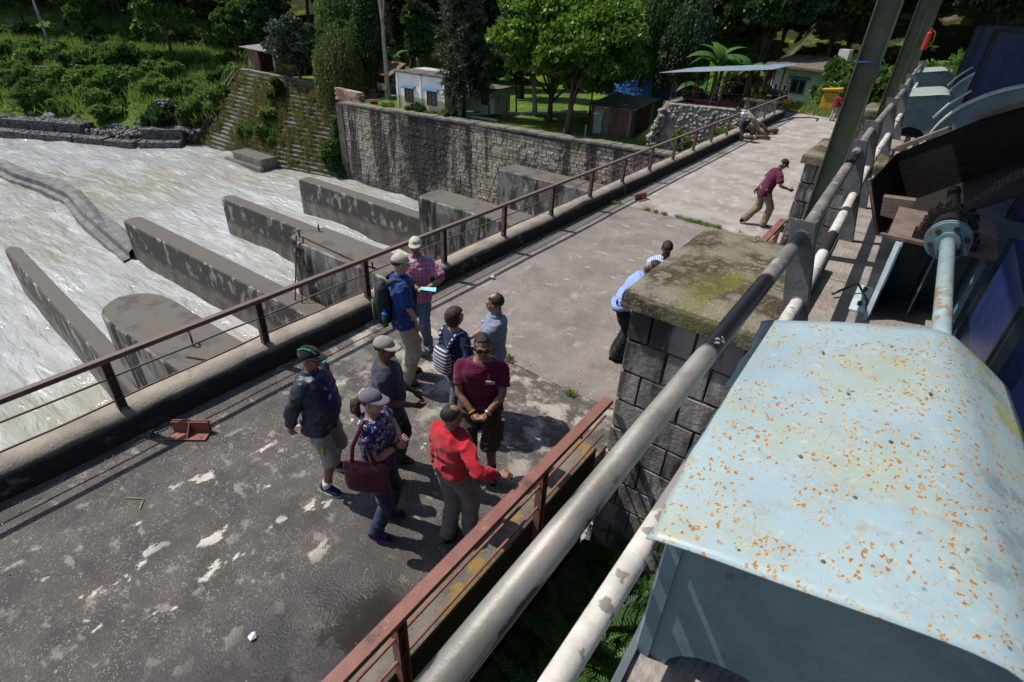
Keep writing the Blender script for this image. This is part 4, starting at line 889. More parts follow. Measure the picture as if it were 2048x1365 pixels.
for k in range(4):
    yy = 6.95+7.6*k; t = thing('steel_column', ('rusty green steel column behind the first masonry pier', 'second rusty steel column of the hoist house', 'third steel column of the hoist house', 'farthest steel column of the hoist house')[k], 'column', (-.475-HR*yy+(.06 if k else 0), yy, 0), HR)
    MB().box(-.095, .095, -.006, .006, -1, 5.35).build('web', M_colm, t)
    for s in (-1, 1): MB().box(s*.102-.0065, s*.102+.0065, -.06, .06, -1, 5.35).build('flange', M_colm, t)
    if k == 0: tag(MB().tube([(.125*cos(a), .085*sin(a), 4.02+.006*sin(3*a)) for a in np.linspace(0, 2*pi, 17)], .008, 5).build('tied_cord', mat('blue_cord', (.02, .05, .20), sc=5), t), 'blue cord tied round the column')
rf = thing('hoist_roof', 'dark steel roof over the hoist platform', 'roof', (0, 0, 0), HR)
M_roofd = mat('roof_dark', (.05, .05, .052), (.03, .03, .032), rough=.8, sc=3)
for ya, yb, xe in ((-3.5, 4.6, -.6), (4.61, 34, -.95)): MB().hexa([(xe, ya, 5.55), (4.5, ya, 6.2), (4.5, yb, 6.2), (xe, yb, 5.55), (xe, ya, 5.58), (4.5, ya, 6.23), (4.5, yb, 6.23), (xe, yb, 5.58)]).build('roof_sheet', M_roofd, rf)
MB().box(-.6, -.35, -3.5, 34, 5.36, 5.545).build('eave_beam', M_colm, rf)
for k in range(6): MB().beam((-.55, -.65+7.6*k, 5.42), (4.4, -.65+7.6*k, 6.02), .15, .2).build('rafter', M_colm, rf)
# pipe railing of the walkway
blk = (.018, .018, .022)
M_pipe = mat('bare_steel_pipe', (.29, .272, .25), (.17, .158, .145), rough=.5, sc=6, det=10, st=(1, .5, 1), metal=.25, spec=.4, bump=.12, bsc=50, gen=True, layers=[
    dict(k='ax', ax=1, lo=2.38, hi=2.44, amp=.14, sc=9, c=blk, rough=.3, msk=[(1, 3.44, 3.38)]), dict(k='ax', ax=1, lo=4.08, hi=4.14, amp=.1, sc=9, c=blk, rough=.3, msk=[(1, 4.6, 4.55)]),
    dict(k='ax', ax=1, lo=7.0, hi=7.05, amp=.1, sc=9, c=blk, msk=[(1, 7.6, 7.55)]), dict(k='ax', ax=2, lo=3.105, hi=3.095, amp=.18, sc=3.2, c=blk, rough=.4, msk=[(1, 1.25, 1.15)]), dict(sc=11, lo=.60, hi=.64, det=9, c=(.55, .53, .50), a=.8, msk=[(1, 2.3, 2.45)]), dict(sc=7, lo=.64, hi=.68, det=9, c=(.06, .055, .055), a=.7)])
M_pipew = mat('worn_white_pipe', (.58, .55, .51), (.42, .40, .37), rough=.65, sc=6, det=8, bump=.15, bsc=50, gen=True, layers=[dict(sc=8, lo=.565, hi=.61, det=9, c=(.10, .095, .09), a=.75), dict(k='ax', ax=1, lo=1.75, hi=1.8, amp=.08, sc=9, c=(.2, .19, .18), msk=[(1, 2.2, 2.1)]), dict(k='ax', ax=1, lo=5.6, hi=5.65, amp=.1, sc=9, c=blk, msk=[(1, 6.2, 6.15)])])
M_stan = mat('stanchion_grey', (.135, .145, .155), (.095, .10, .108), rough=.6, sc=5, det=7, bump=.25, bsc=40, gen=True, layers=[dict(sc=5, lo=.60, hi=.68, c=(.16, .09, .06), a=.6), dict(sc=12, lo=.66, hi=.7, c=(.4, .4, .38), a=.7)])
wr = thing('walkway_railing', 'leaning pipe handrail along the hoist walkway in the foreground', 'railing', (0, 0, 0))
UP = [(-.49, -2.5, 3.0), (-.49, 4.375, 3.0), (-.60, 7.8, 3.05), (-.66, 9.5, 3.05), (-.72, 12.9, 3.03), (-.78, 16.1, 3.02), (-.90, 19.4, 3.02), (-1.05, 26.4, 3.02)]
LO = [(x+.125, y, z-.5) for x, y, z in UP]
MB().tube(UP, .05, 20).build('top_pipe', M_pipe, wr, smooth=True); MB().tube(LO, .05, 20).build('lower_pipe', M_pipew, wr, smooth=True)
for x, y, z in UP[1:]:
    tx, bx = x, x+.215; sg = MB()
    pts = lambda o, w0, w1, y0, y1: [(bx-w0, y0, 2.0), (bx+w1, y0, 2.0), (bx+w1, y1, 2.0), (bx-w0, y1, 2.0), (tx-w0-.025, y0, z+.13), (tx+w1-.025, y0, z+.13), (tx+w1-.025, y1, z+.13), (tx-w0-.025, y1, z+.13)]
    o = MB().hexa(pts(0, .09, .09, y-.006, y+.006)).hexa(pts(0, -.078, .09, y+.0061, y+.1)).build('stanchion', M_stan, wr, bevel=.003, seg=1)
    for c in ((x, y, z), (x+.125, y, z-.5)): MB().tube([(c[0], y-.022, c[2]), (c[0], y-.007, c[2])], .058, 18).build('weld_ring', M_stan, o, smooth=False)
# near rusty hood and its copies
M_hood = mat('hood_pale_blue', (.315, .42, .47), (.265, .365, .42), rough=.42, sc=1.6, det=8, spec=.45, bump=.10, bsc=7, layers=[
    dict(sc=2.3, lo=.47, hi=.68, det=9, c=(.33, .37, .27), a=.6), dict(sc=9, lo=.52, hi=.66, det=10, c=(.25, .32, .34), a=.5), dict(sc=24, lo=.58, hi=.66, det=6, c=(.45, .50, .47), a=.5),
    dict(k='ax', ax=0, lo=-.16, hi=-.34, amp=.30, sc=6, c=(.26, .26, .09), a=.75),
    dict(sc=5.5, lo=.60, hi=.72, det=10, c=(.33, .25, .10), a=.6),
    dict(k='vor', sc=33, st=(1.25, .9, 1), lo=.46, hi=.30, c=(.50, .40, .21), a=.75, mlo=.42, mhi=.52, msc=4.5, warp=.05), dict(k='vor', sc=33, st=(1.25, .9, 1), lo=.33, hi=.22, c=(.25, .11, .045), a=.9, mlo=.42, mhi=.52, msc=4.5, warp=.05),
    dict(k='vor', sc=75, lo=.34, hi=.2, c=(.36, .20, .09), a=.8, mlo=.5, mhi=.6, msc=6, warp=.03), dict(k='vor', sc=13, lo=.13, hi=.05, c=(.07, .08, .08), a=.85, mlo=.48, mhi=.55, msc=3),
    dict(sc=4.2, lo=.52, hi=.64, det=9, c=(.16, .22, .25), a=.7, msk=[(0, .5, .72)]), dict(sc=3.2, lo=.55, hi=.63, c=(.30, .33, .08), a=.7, msk=[(0, .62, .75)])])
M_panel = mat('hood_side_blue', (.13, .20, .235), (.095, .15, .18), rough=.5, sc=3, bump=.15, bsc=25, layers=[dict(sc=6, lo=.6, hi=.68, c=(.13, .075, .05), a=.75), dict(sc=3, lo=.58, hi=.68, c=(.2, .25, .28), a=.5)])
M_edge = mat('hood_rim_pale', (.50, .58, .62), (.38, .45, .5), rough=.5, sc=6, layers=[dict(sc=9, lo=.6, hi=.68, c=(.25, .15, .09), a=.7)])
def hood_z(x): return np.interp(x, [-.35, .1, .48, .56, .64, 1.0], [2.845, 2.925, 2.985, 2.988, 2.965, 2.745])
def make_hood(label, off):
    t = thing('gearbox_hood', label, 'hood', (-HR*off, off, 0), HR)
    nx, ny = 36, 40; V = []
    for j in range(ny):
        f = j/(ny-1)
        for i in range(nx):
            g = i/(nx-1); xl = -.262+(-.30+.262)*f; xr = 1.02+(.92-1.02)*f; x = xl+(xr-xl)*g
            y = 1.335+.06*g+(3.20+.24*min(1., g*1.35)-1.335-.06*g)*f
            y += .012*sin(g*9)*(f > .97)
            x += (.008*sin(f*17)+.006*sin(f*41))*(g == 0)
            z = float(hood_z(x-.13+.17*f))+.006*sin(f*5+g*4)+.004*sin(g*13+f*3)-(.012 if g == 0 else 0)
            V.append((x, y, z))
    F = [(j*nx+i, j*nx+i+1, (j+1)*nx+i+1, (j+1)*nx+i) for j in range(ny-1) for i in range(nx-1)]
    o = link('roof_sheet', npmesh('roof_sheet', V, F, [M_hood], smooth=True), t)
    s = o.modifiers.new('s', 'SOLIDIFY'); s.thickness = .006; s.offset = -1
    rng = random.Random(4)
    for k in range(13):
        x = (-.17, .02, .25, .42, -.1, .3, .1, .38, -.2, .2, .5, .05, .33)[k]; y = (1.45, 1.42, 1.5, 1.6, 1.62, 1.85, 2.0, 2.25, 2.3, 2.55, 2.7, 2.9, 3.1)[k]
        MB().ell((x, y, float(hood_z(x-.13+.17*(y-1.33)/1.9))+.003), (.0085, .0085, .004), 8, 5).build('rivet', M_colm if k % 3 else M_panel, o)
    # front panel with an arched opening, side panels and legs
    ar = [(.02+.30*cos(a), 2.0+.22*sin(a)) for a in np.linspace(pi, 0, 12)]
    prof = [(-.19, 2.0)]+[(x, float(hood_z(x-.13))-.022) for x in (-.19, .1, .3, .48, .56, .64, .8, .95)]+[(.95, 2.0), (.62, 2.0)]+[(x+.2, z) for x, z in ar[::-1]]+[(-.12, 2.0)]
    m = MB(); n = len(prof); m.add([(x, 1.47, z) for x, z in prof]+[(x, 1.476, z) for x, z in prof], [tuple(range(n)), tuple(range(2*n-1, n-1, -1))]+[((i+1) % n, i, n+i, n+(i+1) % n) for i in range(n)])
    m.build('front_panel', M_panel, t)
    MB().hexa([(-.195, 1.4765, 2.0), (-.185, 1.4765, 2.0), (-.24, 3.1, 2.0), (-.25, 3.1, 2.0), (-.195, 1.4765, 2.81), (-.185, 1.4765, 2.81), (-.24, 3.1, 2.81), (-.25, 3.1, 2.81)]).build('side_panel', M_panel, t)
    MB().hexa([(-.25, 3.1005, 2.0), (.9, 3.3, 2.0), (.9, 3.306, 2.0), (-.25, 3.1065, 2.0), (-.25, 3.1005, 2.8), (.9, 3.3, 2.8), (.9, 3.306, 2.8), (-.25, 3.1065, 2.8)]).build('back_panel', M_panel, t)
    MB().box(-.205, -.15, 1.455, 1.469, 2.0, 2.82).build('leg', M_panel, t); MB().box(-.215, -.196, 1.4695, 1.52, 2.0, 2.82).build('leg', M_edge, t)
    return t
make_hood('large rust spotted pale blue hood in the right foreground', 0)
make_hood('pale blue hood with an arched front, farther along the platform', 15.3)
make_hood('small far pale blue hood beyond the arched one', 23.6)
# line shaft, flange, pedestal and sprocket
M_bluep = mat('machine_blue_paint', (.15, .235, .27), (.11, .18, .21), rough=.45, sc=4, bump=.15, bsc=30, layers=[dict(sc=8, lo=.6, hi=.66, c=(.17, .09, .05), a=.8)])
M_shaft = mat('shaft_pale_blue', (.30, .40, .43), (.22, .31, .34), rough=.45, sc=6, gen=True, bump=.1, layers=[dict(sc=9, st=(1, .6, 1), lo=.50, hi=.58, c=(.26, .15, .07), a=.85, msk=[(1, 4.9, 4.5)]), dict(sc=30, lo=.6, hi=.66, c=(.5, .52, .5), a=.5)])
M_grease = mat('black_grease', (.012, .011, .011), (.022, .019, .018), rough=.25, sc=12, spec=.6, bump=.4, bsc=60)
M_brown = mat('rusted_plate_shaded', (.018, .0135, .012), (.010, .008, .0075), rough=.7, sc=3, det=8, bump=.25, bsc=25, layers=[dict(sc=3, lo=.58, hi=.66, c=(.02, .018, .016), a=.8)])  # rust brown darkened to near black, standing in for the roof's shade
M_brownl = mat('rusted_rim', (.20, .15, .125), (.13, .095, .078), rough=.75, sc=6, det=8, bump=.3, bsc=40)
ls = thing('line_shaft', 'pale blue drive shaft with a bolted flange coupling on the hoist platform', 'shaft', (.44-HR*0, 0, 2.85))
MB().tube([(.06, 2.6, -.06), (.0, 5.58, 0)], .052, 18).build('tube', M_shaft, ls, smooth=True)
fl = MB(); fl.tube([(0, 5.59, 0), (0, 5.63, 0)], .085, 20); fl.tube([(0, 5.631, 0), (0, 5.665, 0)], .16, 28); fl.tube([(0, 5.672, 0), (0, 5.71, 0)], .165, 28); flo = fl.build('flange', M_bluep, ls)
for k in range(6):
    a = k*pi/3+.4; MB().tube([(.12*cos(a), 5.605, .12*sin(a)), (.12*cos(a), 5.632, .12*sin(a))], .022, 6).build('bolt', M_iron, flo)
MB().tube([(0, 5.711, 0), (0, 7.6, 0)], .06, 12).build('inner_shaft', M_grease, ls, smooth=True)
pd = thing('hoist_pedestal', 'blue steel pedestal carrying the greasy sprocket and bearings', 'pedestal', (0, 0, 0))
MB().box(.02, .84, 5.88, 6.98, 2.70, 2.73).build('bearing_plate', M_brownl, pd)
for nm, b in (('side_plate', (.14, .155, 5.72, 6.9, 2.001, 2.699)), ('side_plate', (.74, .755, 5.72, 6.9, 2.001, 2.699)), ('back_plate', (.1551, .7399, 6.5, 6.515, 2.001, 2.699)), ('stiffener', (.42, .435, 5.95, 6.499, 2.001, 2.699))):
    MB().box(*b).build(nm, M_bluep, pd)
MB().hexa([(.10, 5.60, 2.001), (.1395, 5.60, 2.001), (.1395, 5.66, 2.001), (.10, 5.66, 2.001), (.10, 5.86, 2.69), (.1395, 5.86, 2.69), (.1395, 5.92, 2.69), (.10, 5.92, 2.69)]).build('pale_edge', M_edge, pd)
MB().box(-.04, .10, 5.7, 6.4, 2.001, 2.02).build('foot_plate', M_edge, pd)
for y in (5.85, 6.25): MB().tube([(.03, y, 2.02), (.03, y, 2.06)], .02, 6).build('anchor_bolt', M_iron, pd)
bs = MB(); bs.box(.20, .68, 5.95, 6.1, 2.731, 2.80); bs.tube([(.44, 5.93, 2.85), (.44, 6.12, 2.85)], .13, 16); bs.build('bearing_block', M_grease, pd)
for x in (.24, .64):
    MB().tube([(x, 6.02, 2.80), (x, 6.02, 2.87)], .022, 6).build('bearing_bolt', M_iron, pd)
spk = MB(); n = 16; pr = []
for k in range(n*4):
    a = 2*pi*k/(n*4); r = .205 if k % 4 < 2 else .165; pr.append((.44+r*cos(a), 2.85+r*sin(a)))
spk.add([(x, 6.18, z) for x, z in pr]+[(x, 6.34, z) for x, z in pr], [tuple(range(n*4)), tuple(range(n*8-1, n*4-1, -1))]+[((i+1) % (n*4), i, n*4+i, n*4+(i+1) % (n*4)) for i in range(n*4)])
spk.tube([(.44, 6.13, 2.85), (.44, 6.42, 2.85)], .095, 16); spk.build('sprocket', M_grease, pd)
ch = thing('hoist_chain', 'black greasy roller chain climbing from the sprocket', 'chain', (0, 0, 0))
pth = [(.49, 6.2, 2.98), (.56, 6.2, 3.10), (.64, 6.2, 3.24), (.76, 6.2, 3.38), (.92, 6.2, 3.48), (1.15, 6.2, 3.54), (1.4, 6.2, 3.55)]
def along(pth, n):
    P = [Vector(p) for p in pth]; d = [0]
    for i in range(1, len(P)): d.append(d[-1]+(P[i]-P[i-1]).length)
    out = []
    for k in range(n):
        s = d[-1]*k/(n-1); i = max(j for j in range(len(d)) if d[j] <= s+1e-9); i = min(i, len(P)-2); out.append(P[i].lerp(P[i+1], (s-d[i])/(d[i+1]-d[i])))
    return out
cpts = along(pth, 22)
for i in range(21):
    a, b = cpts[i], cpts[i+1]
    for s in ((0, .13) if i % 2 else (.02, .11)): MB().beam(a+Vector((0, s, 0)), b+Vector((0, s, 0)), .022, .11, (0, 1, .01)).build('link_plate', M_grease, ch)
    MB().tube([a+Vector((0, -.035, 0)), a+Vector((0, .165, 0))], .022, 7).build('pin', M_grease, ch)
# brown hoist trough, arc guards, cabinets
tr = thing('hoist_trough', 'dark rusty brown steel trough between the pedestal and the arc guard', 'trough', (0, 0, 0))
fp = [(-.35, 2.82), (-.08, 2.27), (.09, 2.27), (.95, 2.92), (1.5, 3.3), (1.5, 3.55), (.83, 3.27)]; bp_ = [(-.27, 2.80), (-.03, 2.27), (.2, 2.27), (1.05, 2.92), (1.7, 3.3), (1.7, 3.98), (.81, 3.62)]
m = MB(); n = len(fp); m.add([(x, 7.5, z) for x, z in fp]+[(x, 9.5, z) for x, z in bp_], [tuple(range(2*n-1, n-1, -1))]+[((i+1) % n, i, n+i, n+(i+1) % n) for i in range(n-2)]); tb = m.build('body', M_brown, tr); sm = tb.modifiers.new('s', 'SOLIDIFY'); sm.thickness = .02
MB().beam((-.36, 7.48, 2.84), (-.08, 7.48, 2.26), .03, .09, (0, 1, 0)).build('front_rim', M_brownl, tr); MB().beam((-.09, 7.478, 2.27), (.12, 7.478, 2.27), .03, .09, (0, 1, 0)).build('front_rim', M_brownl, tr)
MB().beam((-.30, 9.53, 2.86), (.22, 9.53, 3.22), .05, .14, (0, 1, 0)).build('rear_rim', M_brownl, tr); MB().beam((.40, 9.53, 3.36), (1.7, 9.53, 4.07), .05, .14, (0, 1, 0)).build('rear_rim', M_brownl, tr)
MB().hexa([(-.12, 7.3, 2.52), (.12, 7.3, 2.50), (.12, 7.44, 2.50), (-.12, 7.44, 2.52), (-.16, 7.3, 2.72), (.14, 7.3, 2.74), (.14, 7.44, 2.74), (-.16, 7.44, 2.72)]).build('lug', M_brownl, tr)
MB().box(.12, .17, 7.52, 7.6, 2.0, 2.36).box(.12, .17, 9.2, 9.3, 2.0, 2.3).build('support', M_bluep, tr)
def arc_guard(label, off):
    t = thing('chain_guard', label, 'guard', (-HR*off*0, off, 0)); k = 20
    arc = [(1.9-1.9*cos(a), 2.25+1.35*sin(a)) for a in np.linspace(0, pi*.5, k)]
    inn = [(1.9-1.42*cos(a), 2.25+.0+.9*sin(a)) for a in np.linspace(pi*.5, 0, k)]
    pr = arc+inn; n = len(pr)
    MB().add([(x, 0, z) for x, z in pr]+[(x, .02, z) for x, z in pr], [(i, i+1, n-2-i, n-1-i) for i in range(k-1)]+[(n+i+1, n+i, 2*n-1-i, 2*n-2-i) for i in range(k-1)]).build('side_plate', M_panel, t)
    m = MB(); m.add([(x, -.03, z) for x, z in arc]+[(x, .26, z) for x, z in arc]+[(x+.002, -.03, z-.05) for x, z in arc], [(i, i+1, k+i+1, k+i) for i in range(k-1)]+[(2*k+i, 2*k+i+1, i+1, i) for i in range(k-1)]); m.build('rim_sheet', M_edge, t, smooth=False)
    MB().box(.02, .30, .03, .22, 2.0, 2.4).build('foot', M_bluep, t)
    pts = [(-.03, -.02, 2.75), (.12, -.04, 3.02), (.38, -.05, 3.3)]; MB().tube(pts, .022, 8).build('hand_bar', M_edge, t, smooth=True)
arc_guard('blue arc shaped chain guard with a pale rim beyond the brown trough', 14.4)
arc_guard('small far arc shaped chain guard', 22.4)
M_cab = mat('cabinet_blue', (.017, .03, .115), (.012, .022, .085), rough=.35, sc=3, spec=.5, bump=.06, bsc=30, layers=[dict(sc=7, lo=.66, hi=.7, c=(.08, .05, .05), a=.6)])
M_frame = mat('cabinet_frame', (.022, .032, .04), (.015, .02, .026), rough=.5, sc=4)
def cabinet(label, x0, x1, y0, y1, z1, z0=1.985):
    t = thing('control_cabinet', label, 'cabinet', (x0, y0, z0)); a, b, c = x1-x0, y1-y0, z1-z0
    MB().box(.012, a, .012, b, 0, c).build('body', M_cab, t)
    for q, (u0, u1, v0, v1) in enumerate(((0, .05, 0, c), (a-.05, a, 0, c), (.0501, a-.0501, c-.05, c), (.0501, a-.0501, 0, .05))): MB().box(u0, u1, -.02, .0119, v0, v1).build('front_frame', M_frame, t)
    for (u0, u1, v0, v1) in ((0, .05, 0, c), (b-.05, b, 0, c)): MB().box(-.02, .0119, u0+.0121, u1, v0, v1).build('side_frame', M_frame, t)
    MB().box(a*.8, a*.83, -.035, -.0201, c*.45, c*.52).build('handle', M_edge, t)
cabinet('deep blue control cabinet beside the line shaft', .74, 2.2, 3.75, 5.15, 3.1)
cabinet('tall deep blue cabinet behind the arc shaped guard', .42, 1.9, 16.9, 18.2, 4.3)
cabinet('tall deep blue cabinet standing next along the platform', .25, 1.7, 24.3, 25.4, 4.35)
cabinet('farthest deep blue cabinet on the platform', .1, 1.5, 30.4, 31.4, 4.3)
cabinet('dark blue cabinet at the right edge past the brown trough', 1.35, 2.5, 10.6, 11.9, 4.5)
MB_ = MB().beam((.74, 5.25, 2.0), (.90, 5.35, 3.5), .07, .05); o = MB_.build('steel_strut', M_frame); tag(o, 'dark steel strut leaning beside the deep blue cabinet', 'strut')
tag(MB().box(-.01, .08, -.03, .05, 0, .1).build('strut_lug', M_frame, o), None)
o = MB().tube([(-.22, 5.9, 2.04), (-.05, 6.15, 2.12), (.08, 6.0, 2.03), (.12, 5.66, 2.02)], .014, 7).build('black_cable', M_grease, smooth=True); tag(o, 'black cable arching over the walkway edge to the pedestal', 'cable')
o = MB().tube([(-.22, 5.2, 2.02), (-.05, 5.0, 2.015), (.2, 4.6, 2.015), (.35, 4.3, 2.015)], .014, 7).build('black_cable', M_grease, smooth=True); tag(o, 'black cable lying across the walkway behind the rusty hood', 'cable')
o = MB().tube([(0, 0, 0), (0, 0, .38), (0, 0, .42), (0, 0, .5)], [.07, .07, .03, .03], 10).build('fire_extinguisher', mat('extinguisher_red', (.42, .03, .02), sc=3, rough=.4)); o.location = (-.88, 20.0, 3.72); tag(o, 'red fire extinguisher hanging at the third steel column', 'extinguisher')
MB().tube([(.02, 0, .46), (.12, .02, .4), (.14, .02, .2), (.09, .02, .1)], .015, 6).build('hose', mat('hose_yellow', (.4, .3, .04), sc=3), o)
# ledge with ferns between the road and the platform
tag(MB().box(-1.76, -.2, -3, 4.39, -3.2, -1.35).build('gate_lintel', M_conc_dark, bevel=.04), 'damp concrete gate lintel below the railing, overgrown with ferns', 'lintel')
tag(MB().box(-.05, .6, -3, 33, -10, 1.69).build('breast_wall', M_conc_dark), 'dark concrete breast wall under the hoist walkway', 'wall')
def frond(seed, L_):
    r = random.Random(seed); vs = []; fs = []; n = 22
    for i in range(n):
        t = (i+.6)/n; x = L_*t*.86; z = L_*(.62*t-.72*t*t)+r.uniform(-.01, .01); wv = L_*.19*(1-t)**.7*(.55+.45*min(1, t*4))*r.uniform(.75, 1.15); d = L_*.014
        for s in (-1, 1):
            b = len(vs); vs += [(x-d, 0, z), (x+d, 0, z), (x+d*2.2+wv*.3, s*wv*.9, z-.10*wv), (x+wv*.45, s*wv*1.1, z-.18*wv), (x+d*.4+wv*.2, s*wv*.75, z-.06*wv)]; fs.append((b, b+1, b+2, b+3, b+4) if s > 0 else (b+4, b+3, b+2, b+1, b))
    b = len(vs); q = [(L_*t*.86, L_*(.62*t-.72*t*t)) for t in (0., .25, .5, .75, 1.)]
    for x, z in q: vs += [(x, -.006, z+.004), (x, .006, z+.004)]
    fs += [(b+2*i, b+2*i+2, b+2*i+3, b+2*i+1) for i in range(4)]
    return MB().add(vs, fs).mesh('frond', LM['fern'])
FRD = [frond(k, l) for k, l in ((1, .75), (2, .95), (3, .6))]
rng = random.Random(77); FN = [(-1.3, 3.9), (-1.45, 3.3), (-1.0, 3.5), (-1.35, 2.7), (-1.1, 2.9), (-.8, 3.1), (-1.4, 2.1), (-1.0, 2.3), (-.7, 2.6), (-1.2, 1.7), (-.85, 1.9), (-.55, 3.8), (-.75, 4.1), (-1.55, 4.15), (-.5, 2.1), (-1.15, 3.15), (-.95, 2.7), (-1.25, 2.35), (-.65, 3.4), (-1.5, 2.9), (-.9, 1.55)]
FL = ('fern at the foot of the first masonry pier', 'fern against the bridge edge beam', 'fern in the middle of the damp lintel', 'fern nearer the camera below the red railing')
for k, (x, y) in enumerate(FN):
    t = thing('fern_plant', FL[0] if y > 3.6 else FL[1] if x < -1.25 else FL[2] if y > 2.2 else FL[3], 'fern', (x, y, -1.35), rng.uniform(0, 6), 'ferns on the lintel: '+(FL[0] if y > 3.6 else FL[1] if x < -1.25 else FL[2] if y > 2.2 else FL[3]).split(' ', 1)[1]); s = rng.uniform(.55, 1.0); t.scale = (s,)*3
    for q in range(11):
        o = link('frond', FRD[q % 3], t); o.rotation_euler = (rng.uniform(-.2, .2), rng.uniform(-.7, .1), q*2*pi/11*1.37)
# wall-growing tufts on the pier foot
for k, (x, z) in enumerate(((-.9, -.6), (-.6, -.2), (-1.25, -1.0), (-.45, -.9))):
    t = thing('fern_plant', ('small fern rooted in the masonry joint low on the pier', 'small fern rooted in a joint right on the pier face', 'small fern rooted near the lintel on the pier face', 'small fern low down at the right of the pier face')[k], 'fern', (x, 4.38, z), 0); t.scale = (.4,)*3
    for q in range(7): o = link('frond', FRD[q % 3], t); o.rotation_euler = (0, rng.uniform(-.5, .3), -pi/2+rng.uniform(-1.2, 1.2))
# things lying on the deck
def bracket(label, loc, rz):
    t = thing('steel_bracket', label, 'bracket', loc, rz); t.scale = (.85, .85, .85); M_br = mat('bracket_red', (.26, .095, .07), (.19, .07, .055), rough=.6, sc=8)
    MB().box(-.24, .24, -.14, .02, .012, .026).build('base_plate', M_br, t); MB().box(-.24, .24, .0205, .035, .012, .19).build('upright', M_br, t); MB().box(-.24, .24, .06, .075, .012, .19).build('upright', M_br, t); MB().box(-.24, .24, .0351, .0599, .012, .02).build('web', M_br, t)
    MB().add([(-.007, .02, .0265), (-.007, -.13, .0265), (-.007, .02, .18), (.007, .02, .0265), (.007, -.13, .0265), (.007, .02, .18)], [(0, 2, 1), (3, 4, 5), (0, 1, 4, 3), (1, 2, 5, 4), (0, 3, 5, 2)]).build('gusset', M_br, t)
    for x in (-.17, .17): MB().tube([(x, -.09, .0262), (x, -.09, .0275)], .02, 10).build('hole', M_grease, t)
bracket('red steel bracket lying by the river side kerb near the camera', (-5.62, 1.78, 0), radians(38))
bracket('red steel bracket lying near the second deck joint', (-5.55, 13.75, 0), radians(75))
o = MB().tube([(-5.92, 1.52, -.02), (-5.92, 1.52, .006)], .055, 14).build('drain_hole', M_grease); tag(o, 'round black drain hole beside the near red bracket', 'drain')
m = MB(); m.ell((0, 0, .03), (.05, .04, .035), 7, 5); o = m.build('stone', mat('pale_stone', (.55, .52, .46), sc=5)); o.location = (-5.55, 7.3, 0); tag(o, 'small pale stone on the deck near the kerb', 'stone')
o = MB().add([(-.03, -.02, .012), (.03, -.03, .03), (.035, .02, .015), (0, .035, .04), (-.03, .02, .02)], [(0, 1, 3), (1, 2, 3), (0, 3, 4)]).build('litter', mat('wrapper', (.55, .65, .8), (.7, .5, .6), sc=40, rough=.3)); o.location = (-2.95, .86, 0); tag(o, 'scrap of pale blue wrapper on the near deck', 'litter')
o = MB().tube([(-5.2, .9, .006), (-5.05, 1.0, .012), (-4.95, .92, .006)], .006, 5).build('straw', mat('straw', (.4, .35, .2), sc=5)); tag(o, 'bent straw lying beside the kerb shadow', 'straw')
M_wood = mat('drift_wood', (.22, .155, .105), (.12, .08, .055), rough=.9, sc=6, st=(1, 1, .3), bump=.6, bsc=30, rnd=True); M_woodp = mat('pale_wood', (.38, .32, .25), (.25, .2, .15), rough=.9, sc=6, bump=.4, bsc=30, rnd=True)
LG = [((-6.15, 24.6, .95), (-5.55, 25.1, .15), .10), ((-6.0, 24.9, .7), (-5.3, 25.4, .12), .09), ((-6.05, 24.5, .6), (-5.7, 24.7, .1), .11), ((-5.9, 24.9, .45), (-5.25, 25.0, .08), .08), ((-5.75, 24.6, .07), (-5.1, 24.9, .07), .06), ((-5.7, 25.8, .09), (-5.25, 26.6, .1), .09)]
for k, (a, b, r) in enumerate(LG):
    a, b = Vector(a), Vector(b); md = (a+b)/2+Vector((.06, -.05, .05)); tag(MB().tube([a, md, b], [r*.8, r, r*1.15], 9).build('drift_log', M_wood if k % 3 else M_woodp, smooth=True), ('tall leaning log of the driftwood pile at the kerb', 'second leaning log of the driftwood pile', 'short thick stump in the driftwood pile', 'low branch in the driftwood pile', 'thin pale branch lying in front of the driftwood pile', 'log lying on the deck behind the driftwood pile')[k], 'log')
for k, (x, y, s) in enumerate(((-5.85, 24.35, .17), (-5.62, 24.5, .13))):
    m = MB(); m.ell((0, 0, s*.6), (s, s*.8, s*.7), 8, 6); o = m.build('wood_block', M_woodp); o.location = (x, y, 0); tag(o, ('large pale chunk of wood at the foot of the driftwood pile', 'small pale chunk of wood at the foot of the driftwood pile')[k], 'wood')
o = MB().tube([(-5.95, 26, .02), (-5.9, 29, .02), (-5.6, 31.5, .03), (-5.0, 32.3, .03), (-4.6, 32.2, .03), (-4.6, 31.6, .03)], .025, 6).build('hose', M_grease, smooth=True); tag(o, 'dark hose lying along the kerb at the bridge end', 'hose')

# ------------------------------------------------------------------ buildings
M_white = mat('white_wash', (.88, .85, .80), (.78, .755, .71), rough=.9, sc=1.5, det=7, bump=.2, bsc=20, gen=True, layers=[dict(sc=1.2, st=(1, 1, .25), lo=.60, hi=.72, c=(.42, .40, .36), a=.6)])
M_cream = mat('cream_wash', (.56, .51, .34), (.47, .43, .29), rough=.9, sc=1.5, gen=True, layers=[dict(sc=1.6, lo=.6, hi=.7, c=(.3, .28, .2), a=.6)])
M_wood_d = mat('dark_window_wood', (.085, .035, .03), (.05, .022, .02), rough=.6, sc=8)
M_pane = mat('window_pane', (.015, .014, .014), (.03, .028, .026), rough=.12, sc=2, spec=.6)
M_awn = mat('awning_blue', (.04, .12, .24), (.03, .09, .18), rough=.5, sc=4)
M_roofc = mat('roof_concrete_old', (.16, .14, .12), (.06, .055, .05), rough=.95, sc=2, det=8, gen=True, bump=.5)
